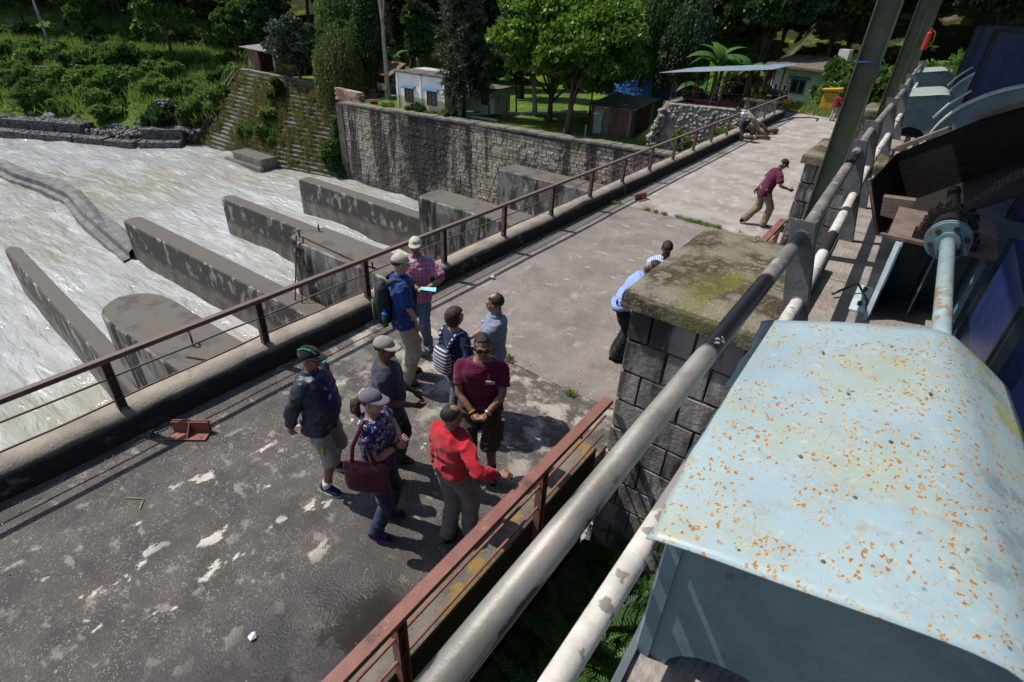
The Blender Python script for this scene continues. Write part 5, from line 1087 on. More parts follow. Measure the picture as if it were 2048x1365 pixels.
def window(par, x, z, w_, h, frame, y=0., panes=2, awn=None, sill=None):
    f = MB()
    for a in ((x-w_/2, x-w_/2+.07, z-h/2, z+h/2), (x+w_/2-.07, x+w_/2, z-h/2, z+h/2), (x-w_/2+.0701, x+w_/2-.0701, z+h/2-.07, z+h/2), (x-w_/2+.0701, x+w_/2-.0701, z-h/2, z-h/2+.07)): f.box(a[0], a[1], y-.07, y-.003, a[2], a[3])
    for k in range(1, panes): xx = x-w_/2+w_*k/panes; f.box(xx-.03, xx+.03, y-.068, y-.004, z-h/2+.0701, z+h/2-.0701)
    o = f.build('window', frame, par)
    for k in range(panes): a = x-w_/2+w_*k/panes; MB().box(a+.08, a+w_/panes-.04, y-.03, y-.006, z-h/2+.075, z+h/2-.075).build('pane', M_pane, o)
    if awn: MB().hexa([(x-w_/2-.2, y-.3, z+h/2+.06), (x+w_/2+.2, y-.3, z+h/2+.06), (x+w_/2+.2, y-.002, z+h/2+.12), (x-w_/2-.2, y-.002, z+h/2+.12), (x-w_/2-.2, y-.3, z+h/2+.10), (x+w_/2+.2, y-.3, z+h/2+.10), (x+w_/2+.2, y-.002, z+h/2+.22), (x-w_/2-.2, y-.002, z+h/2+.22)]).build('awning', awn, o)
    return o
wh = thing('white_house', 'white washed flat roofed house with two blue window awnings behind the wall', 'house', (-32.0, 30.05, -2.75), radians(3.5))
W_, D_, H_ = 4.4, 2.6, 2.34
MB().box(0, W_, 0, D_, .0, .85).build('lower_wall', M_cream, wh); MB().box(.004, W_-.004, .004, D_-.004, .851, H_).build('upper_wall', M_white, wh)
for x in (0, W_/2-.02, W_-.16): MB().box(x, x+.16, -.06, -.001, 0, .85).build('pilaster', M_cream, wh); MB().box(x+.003, x+.157, -.057, -.001, .851, H_-.02).build('pilaster', M_white, wh)
MB().box(-.1, W_+.1, -.12, D_+.1, H_+.001, H_+.10).build('roof_slab', M_roofc, wh); MB().box(.5, 3.8, 1.2, 2.5, H_+.101, H_+.2).build('roof_sheet', mat('roof_tin_pale', (.45, .44, .42), sc=3), wh)
window(wh, 1.15, .92, .78, .86, M_wood_d, 0, 2, M_awn); window(wh, 3.25, .94, .86, .88, M_wood_d, 0, 2, M_awn)
sw = empty('side_wall_frame', (W_, 1.3, 0), pi/2); sw.parent = wh; sw.name = 'side_window'; window(sw, 0, .95, .9, .95, M_wood_d, 0, 2)
ax = thing('house_annex', 'dirty white annex joined behind the right side of the white house', 'house', (-27.9, 32.95, -2.72), radians(6))
MB().box(0, 2.4, 0, 2.2, 0, .6).build('lower_wall', M_cream, ax); MB().box(.003, 2.397, .003, 2.197, .601, 1.55).build('upper_wall', mat('grey_wash', (.5, .49, .46), (.3, .29, .27), sc=2, det=7, gen=True), ax); MB().box(-.15, 2.5, -.2, 2.3, 1.551, 1.64).build('roof', M_roofc, ax)
window(ax, 1.6, .95, .6, .8, M_wood_d, 0, 1)
# tin shed of corrugated sheets
M_tin = mat('rusty_tin', (.16, .085, .06), (.11, .05, .038), rough=.8, sc=3, st=(1, 1, .3), rnd=True, bump=.2, layers=[dict(k='obj', lo=.55, hi=.75, c=(.26, .25, .24), a=.85), dict(sc=4, st=(1, 1, .3), lo=.6, hi=.68, c=(.2, .12, .08), a=.7)])
ts = thing('tin_shed', 'rusty corrugated tin shed with a grey door on the lawn', 'shed', (-17.2, 32.3, -2.75), radians(3))
def corr(x0, x1, z0, z1, y, name, par, mtl, n=None, rot=None):
    n = n or max(4, int((x1-x0)/.055)); vs = []
    for i in range(n+1):
        x = x0+(x1-x0)*i/n; yy = y+(.012 if i % 2 else -.012); vs += [(x, yy, z0), (x, yy, z1)]
    o = MB().add(vs, [(i*2, i*2+2, i*2+3, i*2+1) for i in range(n)]).build(name, mtl, par)
    if rot: o.location = rot[0]; o.rotation_euler = rot[1]
    return o
x = 0.
for k, wd in enumerate((.16, .62, .42, .36, .5, .36, .2)):
    if k == 1: MB().box(x+.03, x+wd-.03, -.04, -.015, .05, 1.35).build('door', mat('grey_door', (.30, .31, .30), (.2, .21, .2), sc=3), ts); corr(x, x+wd, 1.38, 1.8, 0, 'tin_sheet', ts, M_tin)
    else: corr(x+.004, x+wd-.004, .02+.02*(k % 2), 1.8-.03*(k % 3), -.01*(k % 2), 'tin_sheet', ts, M_tin)
    x += wd
for k in range(7): corr(0+.5*k, .49+.5*k, 0, 1.75+.02*k, 0, 'tin_sheet', ts, M_tin, rot=((2.64, .02, 0), (0, 0, pi/2)))
MB().box(-.06, -.001, -.05, .05, 0, 1.85).build('corner_post', M_bark, ts); MB().box(2.645, 2.72, -.06, -.005, 0, 1.85).build('corner_post', M_bark, ts)
MB().hexa([(-.2, -.35, 1.84), (2.9, -.35, 1.84), (2.9, 3.6, 2.1), (-.2, 3.6, 2.1), (-.2, -.35, 1.88), (2.9, -.35, 1.88), (2.9, 3.6, 2.14), (-.2, 3.6, 2.14)]).build('roof_sheet', mat('mossy_roof', (.13, .12, .08), (.06, .065, .025), sc=3, det=7, bump=.5, layers=[dict(sc=2, lo=.6, hi=.66, c=(.45, .44, .42), a=.8)]), ts)
bl = thing('blue_roof_house', 'low brown house with a bright blue sheet roof behind the tin shed', 'house', (-20.2, 40, gz(-18, 40)), radians(2))
MB().box(0, 5, 0, 3.5, -.5, 1.35).build('wall', mat('mud_wall', (.22, .13, .09), (.15, .09, .065), sc=2, bump=.3), bl)
m = MB(); n = 60
for i in range(n):
    x0, x1 = -.4+5.8*i/n, -.4+5.8*(i+1)/n; za, zb = (.02 if i % 2 else 0), (.02 if (i+1) % 2 else 0); m.add([(x0, -.7, 1.36+za), (x1, -.7, 1.36+zb), (x1, 1.75, 2.35+zb), (x0, 1.75, 2.35+za)], [(0, 1, 2, 3)]); m.add([(x0, 1.751, 2.35+za), (x1, 1.751, 2.35+zb), (x1, 4.2, 1.36+zb), (x0, 4.2, 1.36+za)], [(0, 1, 2, 3)])
m.build('roof', mat('blue_sheet', (.03, .14, .42), (.025, .11, .34), rough=.4, sc=2), bl)
# open shelter on the rubble terrace
rb = thing('rubble_wall', 'broken rubble stone wall below the open shelter', 'wall', (0, 0, 0)); rng = random.Random(31)
MB().hexa([(-12.35, 30.75, -3), (-7.6, 30.75, -3), (-7.6, 31.3, -3), (-12.35, 31.3, -3), (-11.9, 30.75, -.12), (-7.6, 30.75, .05), (-7.6, 31.3, .05), (-11.9, 31.3, -.12)]).build('wall_core', mat('rubble_mortar', (.30, .27, .24), (.2, .18, .155), sc=3, bump=.8, bsc=9, gen=True), rb)
M_rub = mat('rubble_stone', (.33, .30, .27), (.2, .18, .16), rough=.9, sc=4, bump=.5, bsc=18, gen=True, layers=[dict(k='isl', lo=.4, hi=1.2, c=(.16, .15, .14), a=.8)])
m = MB()
for _ in range(420):
    z = rng.uniform(-2.6, -.02); x = rng.uniform(-12.2+.17*(z+2.6), -7.7); rock(m, x, 30.74, z, rng.uniform(.08, .17), rng)
for _ in range(170):
    z = rng.uniform(-2.7, -.2); rock(m, -12.3+.17*(z+2.6)+rng.uniform(-.5, .2)*(1-(z+2.7)/3.2), 30.7+rng.uniform(-.4, .5), z, rng.uniform(.1, .24), rng)
tag(m.build('rubble_stones', M_rub, rb), kind='stuff')
for i in range(8): x = -11.85+i*.53; MB().box(x, x+.51, 30.68, 31.4, -.09+i*.022, .0+i*.022).build('top_stone', M_rub, rb, bevel=.03)
M_redp = mat('shelter_red_post', (.19, .035, .03), (.13, .028, .025), rough=.55, sc=5)
sh = thing('open_shelter', 'open shelter with red posts and a flat sheet metal roof at the bridge end', 'shelter', (0, 0, 0))
MB().box(-12.4, -7.2, 31.4, 36, -.9, -.06).build('floor', mat('shelter_floor', (.12, .10, .09), (.07, .06, .05), sc=3, gen=True), sh)
def rz_(x, y): return 1.40+(x+12.4)*.122-(y-31)*.004
for y in (31.5, 33.6, 35.7):
    for x in (-12.1, -10.9, -9.4, -8.3, -7.5):
        MB().tube([(x, y, -.06), (x+(.12 if y < 32 else 0), y, rz_(x, y)-.03)], .04, 8).build('post', M_redp, sh, smooth=True)
for k in range(6):
    xs = np.linspace(-12.7+k*.94, -12.7+(k+1)*.94-.01, 15); vs = []
    for i, x in enumerate(xs): q = .016*(i % 2)+.006*(k % 2); vs += [(x, 30.7, rz_(x, 30.7)+q), (x, 36.6, rz_(x, 36.6)+q)]
    MB().add(vs, [(i*2, i*2+2, i*2+3, i*2+1) for i in range(14)]).build('roof_sheet', mat('pale_blue_tin', (.34, .43, .49), (.26, .33, .38), rough=.4, metal=.3, sc=2, gen=True, layers=[dict(sc=1.5, lo=.62, hi=.7, c=(.3, .2, .14), a=.6)]), sh)
for z in (.35, .75): MB().tube([(-12.1, 31.45, z-.2), (-9.8, 31.42, z-.08), (-7.5, 31.45, z+.05)], .016, 6).build('side_rail', M_rust, sh, smooth=True)
MB().box(-10.9, -8.2, 31.9, 32.3, -.059, .22).build('red_bench', mat('bench_red', (.24, .05, .03), sc=4), sh)
sld = thing('step_ladder', 'grey step ladder standing inside the open shelter', 'ladder', (-9.75, 31.75, -.06))
for s in (-1, 1): MB().beam((s*.24, 0, 0), (s*.14, .3, 1.1), .05, .03).build('rail', M_pole, sld); MB().beam((s*.22, .7, 0), (s*.14, .32, 1.1), .04, .03).build('rear_leg', M_pole, sld)
for i in range(4): z = .22+i*.24; MB().box(-.22+.02*i, .22-.02*i, .02+.06*i, .12+.06*i, z, z+.02).build('tread', M_pole, sld)
o = MB(); rng2 = random.Random(8)
for _ in range(26): o.ell((-10.9+rng2.uniform(-.9, .9), 32.8+rng2.uniform(-.4, .4), .05+rng2.uniform(0, .3)), (.3, .25, .15), 7, 5)
tag(o.build('tarp_heap', mat('black_tarp', (.02, .02, .022), (.04, .04, .04), sc=4, rough=.5)), 'heap of black sheeting lying inside the open shelter', 'heap')
# masonry abutment at the bridge end
ab = thing('abutment_wall', 'pale squared stone abutment wall at the far end of the railing', 'wall', (0, 0, 0))
MB().box(-7.95, -6.48, 31.02, 31.5, -3, .56).build('core', M_mortar, ab); MB().box(-8.05, -6.4, 30.9, 31.6, .561, .69).build('cap_stone', M_cap, ab, bevel=.02)
for r in range(9):
    x = -7.97-(.2 if r % 2 else 0)
    while x < -6.5:
        a_, b_ = max(x, -7.97), min(x+.5, -6.47)
        if b_-a_ > .06: o = link('block', BB[r % 4], ab); o.location = ((a_+b_)/2, 31.02, .38-r*.37); o.scale = (b_-a_-.02, .04, .35)
        x += .5
ph = thing('pale_house', 'small pale house with a dark framed window beyond the bridge end', 'house', (-10.6, 47.0, -1.3), radians(-12))
M_pale = mat('pale_wall', (.55, .54, .49), (.44, .43, .38), rough=.9, sc=1.2, gen=True, bump=.2, layers=[dict(sc=1., st=(1, 1, .3), lo=.6, hi=.72, c=(.3, .29, .26), a=.6)])
MB().box(0, 4.6, 0, 3.5, 0, 2.35).build('wall', M_pale, ph); MB().hexa([(-.5, -.7, 2.38), (5., -.7, 2.38), (5., 4, 2.9), (-.5, 4, 2.9), (-.5, -.7, 2.52), (5., -.7, 2.52), (5., 4, 3.04), (-.5, 4, 3.04)]).build('roof', mat('brown_roof', (.17, .13, .10), (.1, .08, .065), sc=3), ph)
window(ph, 2.0, 1.25, 1.05, .9, mat('blue_grey_frame', (.10, .14, .18), sc=4), 0, 2, mat('grey_canopy', (.18, .19, .18), sc=4)); MB().box(3.4, 3.8, -.02, -.003, 1.15, 1.4).build('wall_notice', M_white, ph)
MB().box(3.2, 3.9, 2.2, 2.9, 2.95, 3.7).build('chimney', M_pale, ph)
la = thing('wall_ladder', 'thin ladder leaning against the pale house', 'ladder', (-11.0, 46.2, -1.3))
for s in (-1, 1): MB().beam((s*.22, 0, 0), (s*.22+.3, .65, 2.7), .06, .04).build('rail', M_iron, la)
for i in range(9): f = (i+.5)/9; MB().tube([(-.22+.3*f, .65*f, 2.7*f), (.22+.3*f, .65*f, 2.7*f)], .02, 6).build('rung', M_iron, la)
lp = thing('lamp_post', 'thin lamp post with a pale lamp head right of the pale house', 'lamp', at(-4.2, 38.5)); MB().tube([(0, 0, -.2), (.35, .1, 3.6)], [.05, .035], 8).build('post', M_iron, lp, smooth=True); MB().box(.26, .46, 0, .2, 3.6, 4.0).build('lamp_head', M_white, lp, bevel=.03)
pj = thing('hand_truck', 'yellow hand pallet truck standing past the end of the railing', 'hand truck', (-6.6, 34.2, -.02), radians(60)); M_yel = mat('truck_yellow', (.55, .33, .04), (.45, .26, .03), rough=.5, sc=5)
for s in (-.2, .2): MB().box(s-.07, s+.07, -1.1, 0, .06, .13).build('fork', M_yel, pj)
MB().box(-.26, .26, .001, .2, .06, .5).build('pump_body', M_yel, pj, bevel=.03); MB().tube([(0, .15, .5), (0, .3, 1.25)], .025, 7).build('handle_shaft', M_iron, pj); MB().tube([(-.16, .3, 1.25), (-.16, .33, 1.42), (.16, .33, 1.42), (.16, .3, 1.25), (-.16, .3, 1.25)], .018, 6).build('handle_loop', M_iron, pj); MB().tube([(-.06, .12, .08), (.06, .12, .08)], .08, 10).build('wheel', M_grease, pj)
gt = thing('end_gate_frame', 'dark pipe gate frame at the far end of the bridge railing', 'gate', (-6.35, 31.6, 0))
for p in (((0, 0, 0), (0, 0, 1.1)), ((-.9, .9, 0), (-.9, .9, 1.0)), ((0, 0, 1.05), (-.9, .9, .95)), ((0, 0, .5), (-.9, .9, .45))): MB().tube(p, .03, 7).build('pipe', M_iron, gt)
# small things behind the high wall
hb = thing('brick_hut', 'ruined brick hut with a sagging tin roof at the top left of the embankment', 'hut', (-57.2, 34.0, -3.2), radians(8)); M_brick = mat('red_brick', (.24, .12, .085), (.16, .08, .06), sc=4, bump=.5, bsc=14, bvor=True, gen=True, layers=[dict(sc=1., lo=.5, hi=.6, c=(.4, .36, .3), a=.8)])
MB().box(0, .35, 0, 3, 0, 2.2).build('wall', M_brick, hb); MB().box(.351, 1.4, 0, .3, 0, 2.1).build('wall', M_brick, hb); MB().box(3.4, 3.7, 0, 3, 0, 2.0).build('wall', M_brick, hb); MB().box(.3, 3.6, 2.7, 3, 0, 2.).build('wall', M_brick, hb)
MB().hexa([(-.5, -.5, 2.3), (4.2, -.5, 2.05), (4.2, 3.4, 2.3), (-.5, 3.4, 2.5), (-.5, -.5, 2.36), (4.2, -.5, 2.11), (4.2, 3.4, 2.36), (-.5, 3.4, 2.56)]).build('roof_sheet', mat('old_tin', (.25, .24, .23), (.14, .13, .12), sc=3), hb)
MB().tube([(1.6, -.1, 0), (1.7, -.1, 1.2), (1.5, -.1, 2.2)], .07, 7).build('door_post', M_rust, hb, smooth=True)
kb = thing('village_hut', 'low hut with a brown sloping roof half hidden by the willow', 'hut', (-42.2, 36.6, -3.3), radians(-5)); MB().box(0, 3, 0, 2.5, 0, 1.6).build('wall', mat('dull_wall', (.2, .18, .16), sc=3), kb); MB().hexa([(-.4, -.6, 1.5), (3.4, -.6, 1.5), (3.4, 1.3, 2.4), (-.4, 1.3, 2.4), (-.4, -.6, 1.56), (3.4, -.6, 1.56), (3.4, 1.3, 2.46), (-.4, 1.3, 2.46)]).build('roof', mat('brown_tiles', (.2, .11, .075), (.12, .08, .06), sc=4, bump=.5, bsc=10), kb)
bw = thing('brick_planter', 'low red brick wall stack at the corner of the high wall', 'bricks', (-39.3, 30.2, -3.4), radians(-6))
for r in range(5):
    for i in range(9): MB().box(.36*i+(.18 if r % 2 else 0), .36*i+.34+(.18 if r % 2 else 0), 0, .5, .3+r*.17, .3+r*.17+.155).build('brick', M_brick, bw)
cl = thing('laundry_line', 'washing line with yellow and white laundry left of the white house', 'laundry', (-39.0, 34.3, -3.15))
for x in (0, 1.4, 3.1): MB().tube([(x, 0, 0), (x, 0, 1.1)], .05, 7).build('pole', M_bark, cl)
MB().tube([(0, 0, 1.05), (1.4, 0, .98), (3.1, 0, 1.05)], .012, 5).build('line', M_wire, cl)
for k, (x, wd, h, c) in enumerate(((.05, .5, .6, (.6, .4, .02)), (.6, .5, .5, (.75, .75, .73)), (1.45, .4, .55, (.1, .1, .12)), (2.3, .6, .55, (.78, .78, .76)))):
    vs = []
    for i in range(6): f = i/5; vs += [(x+wd*f, .03*sin(f*9), 1.0), (x+wd*f, .06*sin(f*11+1), 1.0-h)]
    MB().add(vs, [(i*2, i*2+2, i*2+3, i*2+1) for i in range(5)]).build('garment', mat('cloth_%d' % k, c, sc=4), cl)
for lab, c, x, y, r in (('red plastic basin on the ground left of the white house', (.55, .02, .02), -35.2, 30.6, .34), ('green plastic bucket below the laundry line', (.03, .35, .06), -36.4, 33.4, .2), ('blue plastic tub below the laundry line', (.03, .15, .5), -37.4, 33.2, .24)):
    m = MB(); m.tube([(0, 0, 0), (0, 0, .22), (0, 0, .22), (0, 0, .05)], [r*.75, r, r*.93, r*.72], 14, caps=True); o = m.build('plastic_basin', mat(lab[:5], c, sc=3, rough=.4)); o.location = (x, y, gz(x, y)); tag(o, lab, 'basin')
gb = thing('garden_edging', 'row of small white washed stones edging the garden path', 'edging', (0, 0, 0))
for i in range(58):
    f = i/57; x = -27.6+f*6.2; y = 31.6+f*7.6; MB().box(x-.07, x+.07, y-.06, y+.06, gz(x, y)-.05, gz(x, y)+.14).build('edging_stone', M_pale, gb)
for i in range(30):
    f = i/29; x = -27.6+f*3.6; y = 31.6-f*.1; MB().box(x-.05, x+.05, y-.05, y+.05, gz(x, y)-.05, gz(x, y)+.14).build('edging_stone', M_pale, gb)
o = MB().tube([(-23.2, 31.5, gz(-23.2, 31.5)), (-23.2, 31.5, gz(-23.2, 31.5)+.5), (-23.2, 31.5, gz(-23.2, 31.5)+1.3)], [.16, .1, .02], 7).build('wooden_stake', M_bark); tag(o, 'dark pointed stake on the lawn right of the young tree', 'stake')
o = MB().tube([(-16.6, 30.6, -2.6), (-16.6, 30.6, -1.8)], .05, 7).build('fence_stake', M_barkp); tag(o, 'pale short stake beside the mossy trunk', 'stake')
# ------------------------------------------------------------------ people
def skinmat(name, c): return mat('skin_'+name, c, tuple(x*.8 for x in c), rough=.5, sc=14, spec=.35, bump=.06, bsc=90)
SK = {'dark': skinmat('dark', (.14, .075, .053)), 'mid': skinmat('mid', (.25, .135, .092)), 'tan': skinmat('tan', (.34, .195, .14)), 'light': skinmat('light', (.42, .25, .19))}
HAIRM = mat('hair_black', (.012, .010, .010), (.022, .019, .018), rough=.45, sc=40, st=(1, 1, .3), bump=.7, bsc=70, spec=.4)
HAIRB = mat('hair_brown', (.055, .034, .026), (.03, .019, .015), rough=.5, sc=30, st=(1, 1, .2), bump=.8, bsc=60)
DARK = mat('eye_dark', (.012, .010, .010), sc=5, rough=.3); LIP = mat('lip', (.20, .075, .06), sc=9, rough=.5); GLASS = mat('dark_lens', (.008, .008, .01), sc=5, rough=.08, spec=.7)
def cloth(name, c, c2=None, layers=(), rough=.9, bump=.35, bsc=130, sc=7): return mat(name, c, c2 or tuple(x*.78 for x in c), rough=rough, sc=sc, det=5, bump=bump, bsc=bsc, spec=.15, layers=layers, sheen=.15)
def ik(a, b, l1, l2, hint):
    a, b = Vector(a), Vector(b); d = b-a; L_ = min(d.length, (l1+l2)*.999); d = d.normalized(); b2 = a+d*L_
    x = (l1*l1-l2*l2+L_*L_)/(2*L_); h = sqrt(max(0., l1*l1-x*x)); hv = Vector(hint); hv = (hv-d*hv.dot(d)).normalized()
    return a+d*x+hv*h, b2
def frame(d):
    d = Vector(d).normalized(); up = Vector((0, 0, 1)) if abs(d.z) < .9 else Vector((0, 1, 0)); x = d.cross(up).normalized(); return x, x.cross(d)
def limb_loft(m, pts, rads, n=12):
    rings = []; k = len(pts); px = None
    for i in range(k):
        t = Vector(pts[min(i+1, k-1)])-Vector(pts[max(i-1, 0)]); x, y = frame(t)
        if px is not None:
            x = (px-t.normalized()*px.dot(t.normalized())).normalized(); y = x.cross(t.normalized())
        px = x; r = rads[i]; ra, rb = (r if isinstance(r, tuple) else (r, r)); rings.append((pts[i], x*ra, y*rb))
    m.loft(rings, n, e=2.1)
def hand(m, wrist, d, nrm, side, curl=.7, s=1., spread=.12):
    d = Vector(d).normalized(); nrm = Vector(nrm); nrm = (nrm-d*nrm.dot(d)).normalized(); sd = d.cross(nrm)*side; w_ = Vector(wrist)
    m.loft([(w_-d*.012*s, sd*.026*s, nrm*.02*s), (w_+d*.03*s, sd*.036*s, nrm*.018*s), (w_+d*.075*s, sd*.041*s, nrm*.015*s), (w_+d*.092*s, sd*.038*s, nrm*.011*s)], 12)
    for k, (o, l) in enumerate(((.030, .070), (.010, .080), (-.010, .074), (-.030, .058))):
        p = w_+d*.085*s+sd*o*s; dr = (d+sd*o*spread*8).normalized(); pts = [p-dr*.01]; a = 0.
        for j, f in enumerate((.45, .32, .23)):
            a += curl*(.8 if j == 0 else .75); p = p+(dr*cos(a)+nrm*sin(a))*l*f*s; pts.append(p)
        m.tube(pts, [.0095*s, .009*s, .0082*s, .006*s], 7)
    p = w_+d*.022*s+sd*.03*s; t0 = (d*.55+sd*.75+nrm*.35).normalized(); t1 = (d*.85+sd*.2+nrm*(.3+.5*curl)).normalized(); m.tube([p-t0*.012, p+t0*.032*s, p+t0*.032*s+t1*.03*s, p+t0*.032*s+t1*.052*s], [.013*s, .0115*s, .0095*s, .007*s], 7)
class Person: pass
def person(label, loc, head_dir, h, o):
    P = Person(); s = h/1.75; P.s = s
    rz = atan2(head_dir[1], head_dir[0])-pi/2
    t = thing('person', label, 'person', (loc[0], loc[1], loc[2] if len(loc) > 2 else .0), rz); P.root = t
    Wi = (Matrix.Translation(t.location) @ Matrix.Rotation(rz, 4, 'Z')).inverted()
    def LOC(p): return Wi @ Vector(p)
    P.LOC = LOC
    vx = o.get('vx', 1.); fem = o.get('fem', 0.); belly = o.get('belly', 0.); bw = o.get('bw', 1.)
    hipo = Vector(o.get('hip', (0, 0, 0)))*1.
    bend = o.get('bend', 0.); lean = o.get('lean', 0.); tw = o.get('twist', 0.)
    Mu = Matrix.Translation(hipo+Vector((0, 0, .97*s))) @ Matrix.Rotation(-bend, 4, 'X') @ Matrix.Rotation(lean, 4, 'Y') @ Matrix.Rotation(tw, 4, 'Z') @ Matrix.Translation((0, 0, -.97*s))
    Mp = Matrix.Translation(hipo)
    P.Mu = Mu
    def U(x, y, z): return Mu @ Vector((x*s, y*s, z*s))
    def Uv(x, y, z): return Mu.to_3x3() @ Vector((x*s, y*s, z*s))
    def Pv(x, y, z): return Mp @ Vector((x*s, y*s, z*s))
    # joints
    sw_ = (.155 if fem else .174)*bw
    SHL = {1: U(sw_, -.005, 1.398), -1: U(-sw_, -.005, 1.398)}; HIP = {1: Pv(.09, 0, .92), -1: Pv(-.09, 0, .92)}
    ARM = {}; LEG = {}
    for q, kw, hk in ((1, 'rh', 're'), (-1, 'lh', 'le')):
        tg = o.get(kw)
        if tg is None: wr_ = U(q*.27, .05, .83)
        elif tg[0] == 'w': wr_ = LOC(tg[1:])
        elif tg[0] == 'u': wr_ = U(*tg[1:])
        else: wr_ = Vector(tg)*s
        hint = o.get(hk, (q*.5, -1., -.2)); el, wr_ = ik(SHL[q], wr_, .285*s, .255*s, hint); ARM[q] = (SHL[q], el, wr_)
    for q, kw, kk in ((1, 'rf', 'rk'), (-1, 'lf', 'lk')):
        ft = o.get(kw, (q*.1, 0, 0)); ft = LOC(ft[1:]) if ft[0] == 'w' else Vector((ft[0], ft[1], ft[2] if len(ft) > 2 else 0))*s
        yaw = o.get(kw+'y', -q*.15); an = ft+Vector((0, 0, .085*s)); kn, an = ik(HIP[q], an, .44*s, .425*s, o.get(kk, (0, 1, 0))); LEG[q] = (HIP[q], kn, an, ft, yaw)
    # torso rings: z, half width, half depth, y offset
    W1 = .012*fem
    TR = [(.86, .150+W1*2, .108, 0), (.95, .162+W1*2, .115+belly*.2, belly*.2), (1.06, .150-W1, .105+belly*.8, belly*.8), (1.15, .150-W1, .105+belly*.75, belly*.75), (1.27, .172-W1, .118+fem*.012+belly*.2, belly*.2+fem*.014), (1.36, .170-W1, .112, 0), (1.42, .138, .092, -.005), (1.45, .105, .08, -.008), (1.475, .075, .066, -.012), (1.50, .062, .06, -.012)]
    def torso(m, z0, z1, g, gz=None, flare=0.):
        zs = [z0]+[r[0] for r in TR if z0+.012 < r[0] < z1-.012]+[z1]; rings = []
        for z in zs:
            a = [np.interp(z, [r[0] for r in TR], [r[k] for r in TR]) for k in (1, 2, 3)]; gg = g+flare*max(0, 1.05-z)
            M_ = U if z >= .97 else Pv; V_ = Uv if z >= .97 else (lambda x, y, zz: Vector((x*s, y*s, zz*s)))
            rings.append((M_(0, a[2], z), V_(a[0]*bw+gg, 0, 0), V_(0, a[1]+gg, 0)))
        m.loft(rings, 20, e=2.5)
    vo = .016*vx; sk = SK[o['skin']]
    # body: one mesh (torso, limbs, neck, head, hands)
    b = MB(); torso(b, .86, 1.5, -.012)
    for q in (1, -1):
        a0, a1, a2 = ARM[q]; b.ell(a0.lerp(a1, .06), (.043*s,)*3); limb_loft(b, [a0.lerp(a1, .1), a0.lerp(a1, .5), a1, a1.lerp(a2, .3), a2], [.045*s, .046*s*(1+.1*(1-fem)), .040*s, .042*s, .027*s])
        h0, h1, h2, ft, yw = LEG[q]; limb_loft(b, [h0, h0.lerp(h1, .5), h1, h1.lerp(h2, .35), h2.lerp(h2, .8), h2-Vector((0, 0, .03*s))], [.086*s, .076*s, .056*s, .056*s, .038*s, .036*s])
    hy, hp, hr = o.get('hyaw', 0.), o.get('hpitch', 0.), o.get('hroll', 0.)
    hc = U(0, .012, 1.625); Mh = Matrix.Translation(hc) @ (Mu.to_3x3().to_4x4() if not o.get('levelhead') else Matrix.Identity(4)) @ Matrix.Rotation(hy, 4, 'Z') @ Matrix.Rotation(-hp, 4, 'X') @ Matrix.Rotation(hr, 4, 'Y') @ Matrix.Scale(s*o.get('hs', 1.0), 4)
    P.Mh = Mh
    def H(x, y, z): return Mh @ Vector((x, y, z))
    b.loft([(U(0, -.012, 1.46), Uv(.058, 0, 0), Uv(0, .056, 0)), (U(0, -.006, 1.53), Uv(.052, 0, 0), Uv(0, .054, 0)), (H(0, -.012, -.055), Uv(.05, 0, 0), Uv(0, .055, 0)), (H(0, 0, 0), Uv(.03, 0, 0), Uv(0, .03, 0))], 14)
    bm_ = remesh(b, .017*vx, 3, [sk], 'body')
    hd = MB(); R3 = Mh.to_3x3().normalized(); sc_ = s*o.get('hs', 1.0)
    def he(c, r): hd.ell(H(*c), tuple(x*sc_ for x in r), 14, 10, 0, R3)
    he((0, -.014, .032), (.073, .093, .083)); he((0, .020, -.022), (.062, .070, .082)); he((0, .034, -.078), (.046, .046, .034)); he((0, .072, .018), (.05, .022, .014)); he((.034, .058, -.03), (.024, .024, .026)); he((-.034, .058, -.03), (.024, .024, .026))
    he((0, .097, -.036), (.014, .013, .012)); he((0, .088, -.012), (.009, .012, .026)); he((0, .08, -.068), (.024, .014, .014)); he((.076, -.004, -.012), (.009, .018, .03)); he((-.076, -.004, -.012), (.009, .018, .03)); he((0, -.02, -.07), (.05, .056, .06))
    hm_ = remesh(hd, .0075*max(1., vx*.8), 2, [sk], 'head')
    ex = MB()
    for q in (1, -1):
        a0, a1, a2 = ARM[q]; d = o.get('rd' if q > 0 else 'ld') or (a2-a1); n_ = o.get('rn' if q > 0 else 'ln') or (-q*.9, .35, 0); hand(ex, a2+Vector(d).normalized()*.008, d, n_, q if o.get('flip') is None else -q, o.get('rc' if q > 0 else 'lc', .55), s)
        if o.get('shoe') == 'sandal':
            h0, h1, h2, ft, yw = LEG[q]; c_, s_ = cos(yw), sin(yw); fv = Vector((s_*-1, c_, 0)); sv = Vector((c_, s_, 0))
            ex.loft([(ft+fv*y*s+Vector((0, 0, (.022+hh/2)*s)), sv*w2*s, Vector((0, 0, hh/2*s))) for y, w2, hh in ((-.06, .028, .07), (0, .032, .085), (.06, .038, .055), (.11, .042, .035), (.135, .04, .028))], 12)
            for k in range(5): p = ft+fv*(.13-.006*k*k)*s+sv*(.034-.017*k)*s*q*-1+Vector((0, 0, .033*s)); ex.tube([p, p+fv*(.04-.004*k)*s], [.011*s, .008*s], 6)
    def eyes(m):
        for q in (1, -1):
            m.ell(H(q*.031, .083, .002), (.013*sc_, .006*sc_, .006*sc_), 8, 6, 0, R3); m.ell(H(q*.033, .086, .024), (.02*sc_, .006*sc_, .0045*sc_), 8, 6, 0, R3)
    ee = MB(); eyes(ee)
